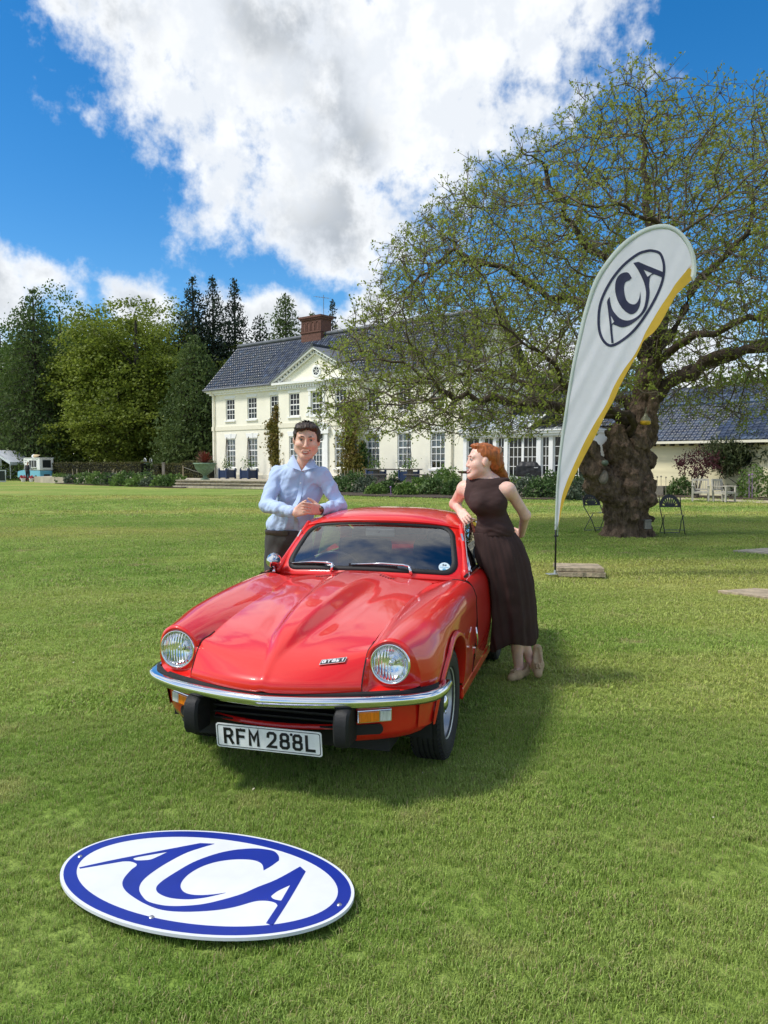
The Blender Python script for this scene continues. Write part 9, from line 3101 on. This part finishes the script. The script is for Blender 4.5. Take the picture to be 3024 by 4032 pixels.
  for i, (u, lab) in enumerate(((92, 'red and white flower tub by the van, left of the customer'), (124, 'red and white flower tub by the van, right of the customer'))):
    q = gnd(u, 1897)
    o = thing('flower_tub', lab, 'flower tub', (q[0], q[1], 0))
    MB().lathe([(0, 0), (.15, 0), (.20, .30), (.18, .32), (0, .30)], 14).build('tub', pm('tub_white', (.7, .68, .66), .6, var=.1), o)
    r = np.random.default_rng(i)
    Q = r.normal(size=(120, 3)) * (.13, .13, .09) + (0, 0, .40)
    V, F = leaf_quads(Q, .10, r, .3, 0, .8); npmesh('flowers', V, F, pm('flower_red', (.45, .03, .04), .7, var=.4, vscale=9), o)
build_van()

# ---- marquee and chalk board at the left edge
def build_marquee():
  p = gnd(20, 1894)
  m = thing('marquee', 'white frame marquee at the left edge beside the ice cream van', 'marquee', (-37.2, 75.5, 0), R(-6))
  can = pm('marquee_white', (.74, .76, .80), .6, var=.05, vscale=2)
  N, L = can.node_tree.nodes, can.node_tree.links
  pol = pm('marquee_pole', (.65, .66, .68), .4, .4, var=.05)
  W, Dp, e, r_ = 1.85, 4.0, 1.75, 2.9
  c = MB()
  for s in (-1, 1):
    c.grid([[(s * W * (1 - f), y, e + (r_ - e) * f + .05 * math.sin(math.pi * f)) for f in np.linspace(0, 1, 7)] for y in (-Dp / 2, 0, Dp / 2)])
    c.grid([[(s * W, y, e), (s * W * 1.01, y, e - .30)] for y in np.linspace(-Dp / 2, Dp / 2, 7)])
  c.grid([[(x, -Dp / 2, e + (r_ - e) * (1 - abs(x) / W) + .02), (x, -Dp / 2 - .01, e + (r_ - e) * (1 - abs(x) / W) - .24)] for x in np.linspace(-W, W, 15)])
  c.build('canopy', can, m, smooth=True)
  MB().grid([[(x, Dp / 2, z) for z in (0, e + (r_ - e) * (1 - abs(x) / W))] for x in np.linspace(-W, W, 9)]).build('back_wall', can, m)
  for x in (-W, -W / 2, 0, W / 2, W):
    MB().cyl((x * .99, -Dp / 2 + .03, 0), (x * .99, -Dp / 2 + .03, e + (r_ - e) * (1 - abs(x) / W) - .02), .035, .035, 8).build('pole', pol, m)
  for s in (-1, 1): MB().cyl((s * W * .99, Dp / 2 - .05, 0), (s * W * .99, Dp / 2 - .05, e), .035, .035, 8).build('pole', pol, m)
  q = gnd(8, 1898)
  a = thing('chalk_board', 'folding chalk board in a pale frame at the left edge', 'board', (q[0], q[1], 0), R(20))
  fr = pm('board_frame', (.55, .60, .62), .6, var=.1); ck = pm('chalkboard', (.03, .04, .045), .8, var=.4, vscale=12)
  for s in (-1, 1):
    M = Matrix.Rotation(s * .22, 3, 'X')
    MB().box((0, s * -.11, .52), (.62, .03, 1.04), M=M).build('frame', fr, a)
    if s > 0: MB().box((0, -.135, .54), (.52, .012, .86), M=M).build('panel', ck, a)
build_marquee()
# dry leaves and daisies scattered on the near lawn
r = np.random.default_rng(77)
n = 150
Q = np.stack([r.uniform(-3.5, 6, n), r.uniform(2.2, 13, n), np.full(n, .030)], 1)
V, F = leaf_quads(Q, .014, r, .9, 0, .6)
o = npmesh('fallen_petals', V, F, pm('petal_pale', (.42, .40, .30), .8, var=.3, vscale=3), None)
tag(o, 'scattered pale petals and dry leaf bits on the lawn', 'petals', kind='stuff')
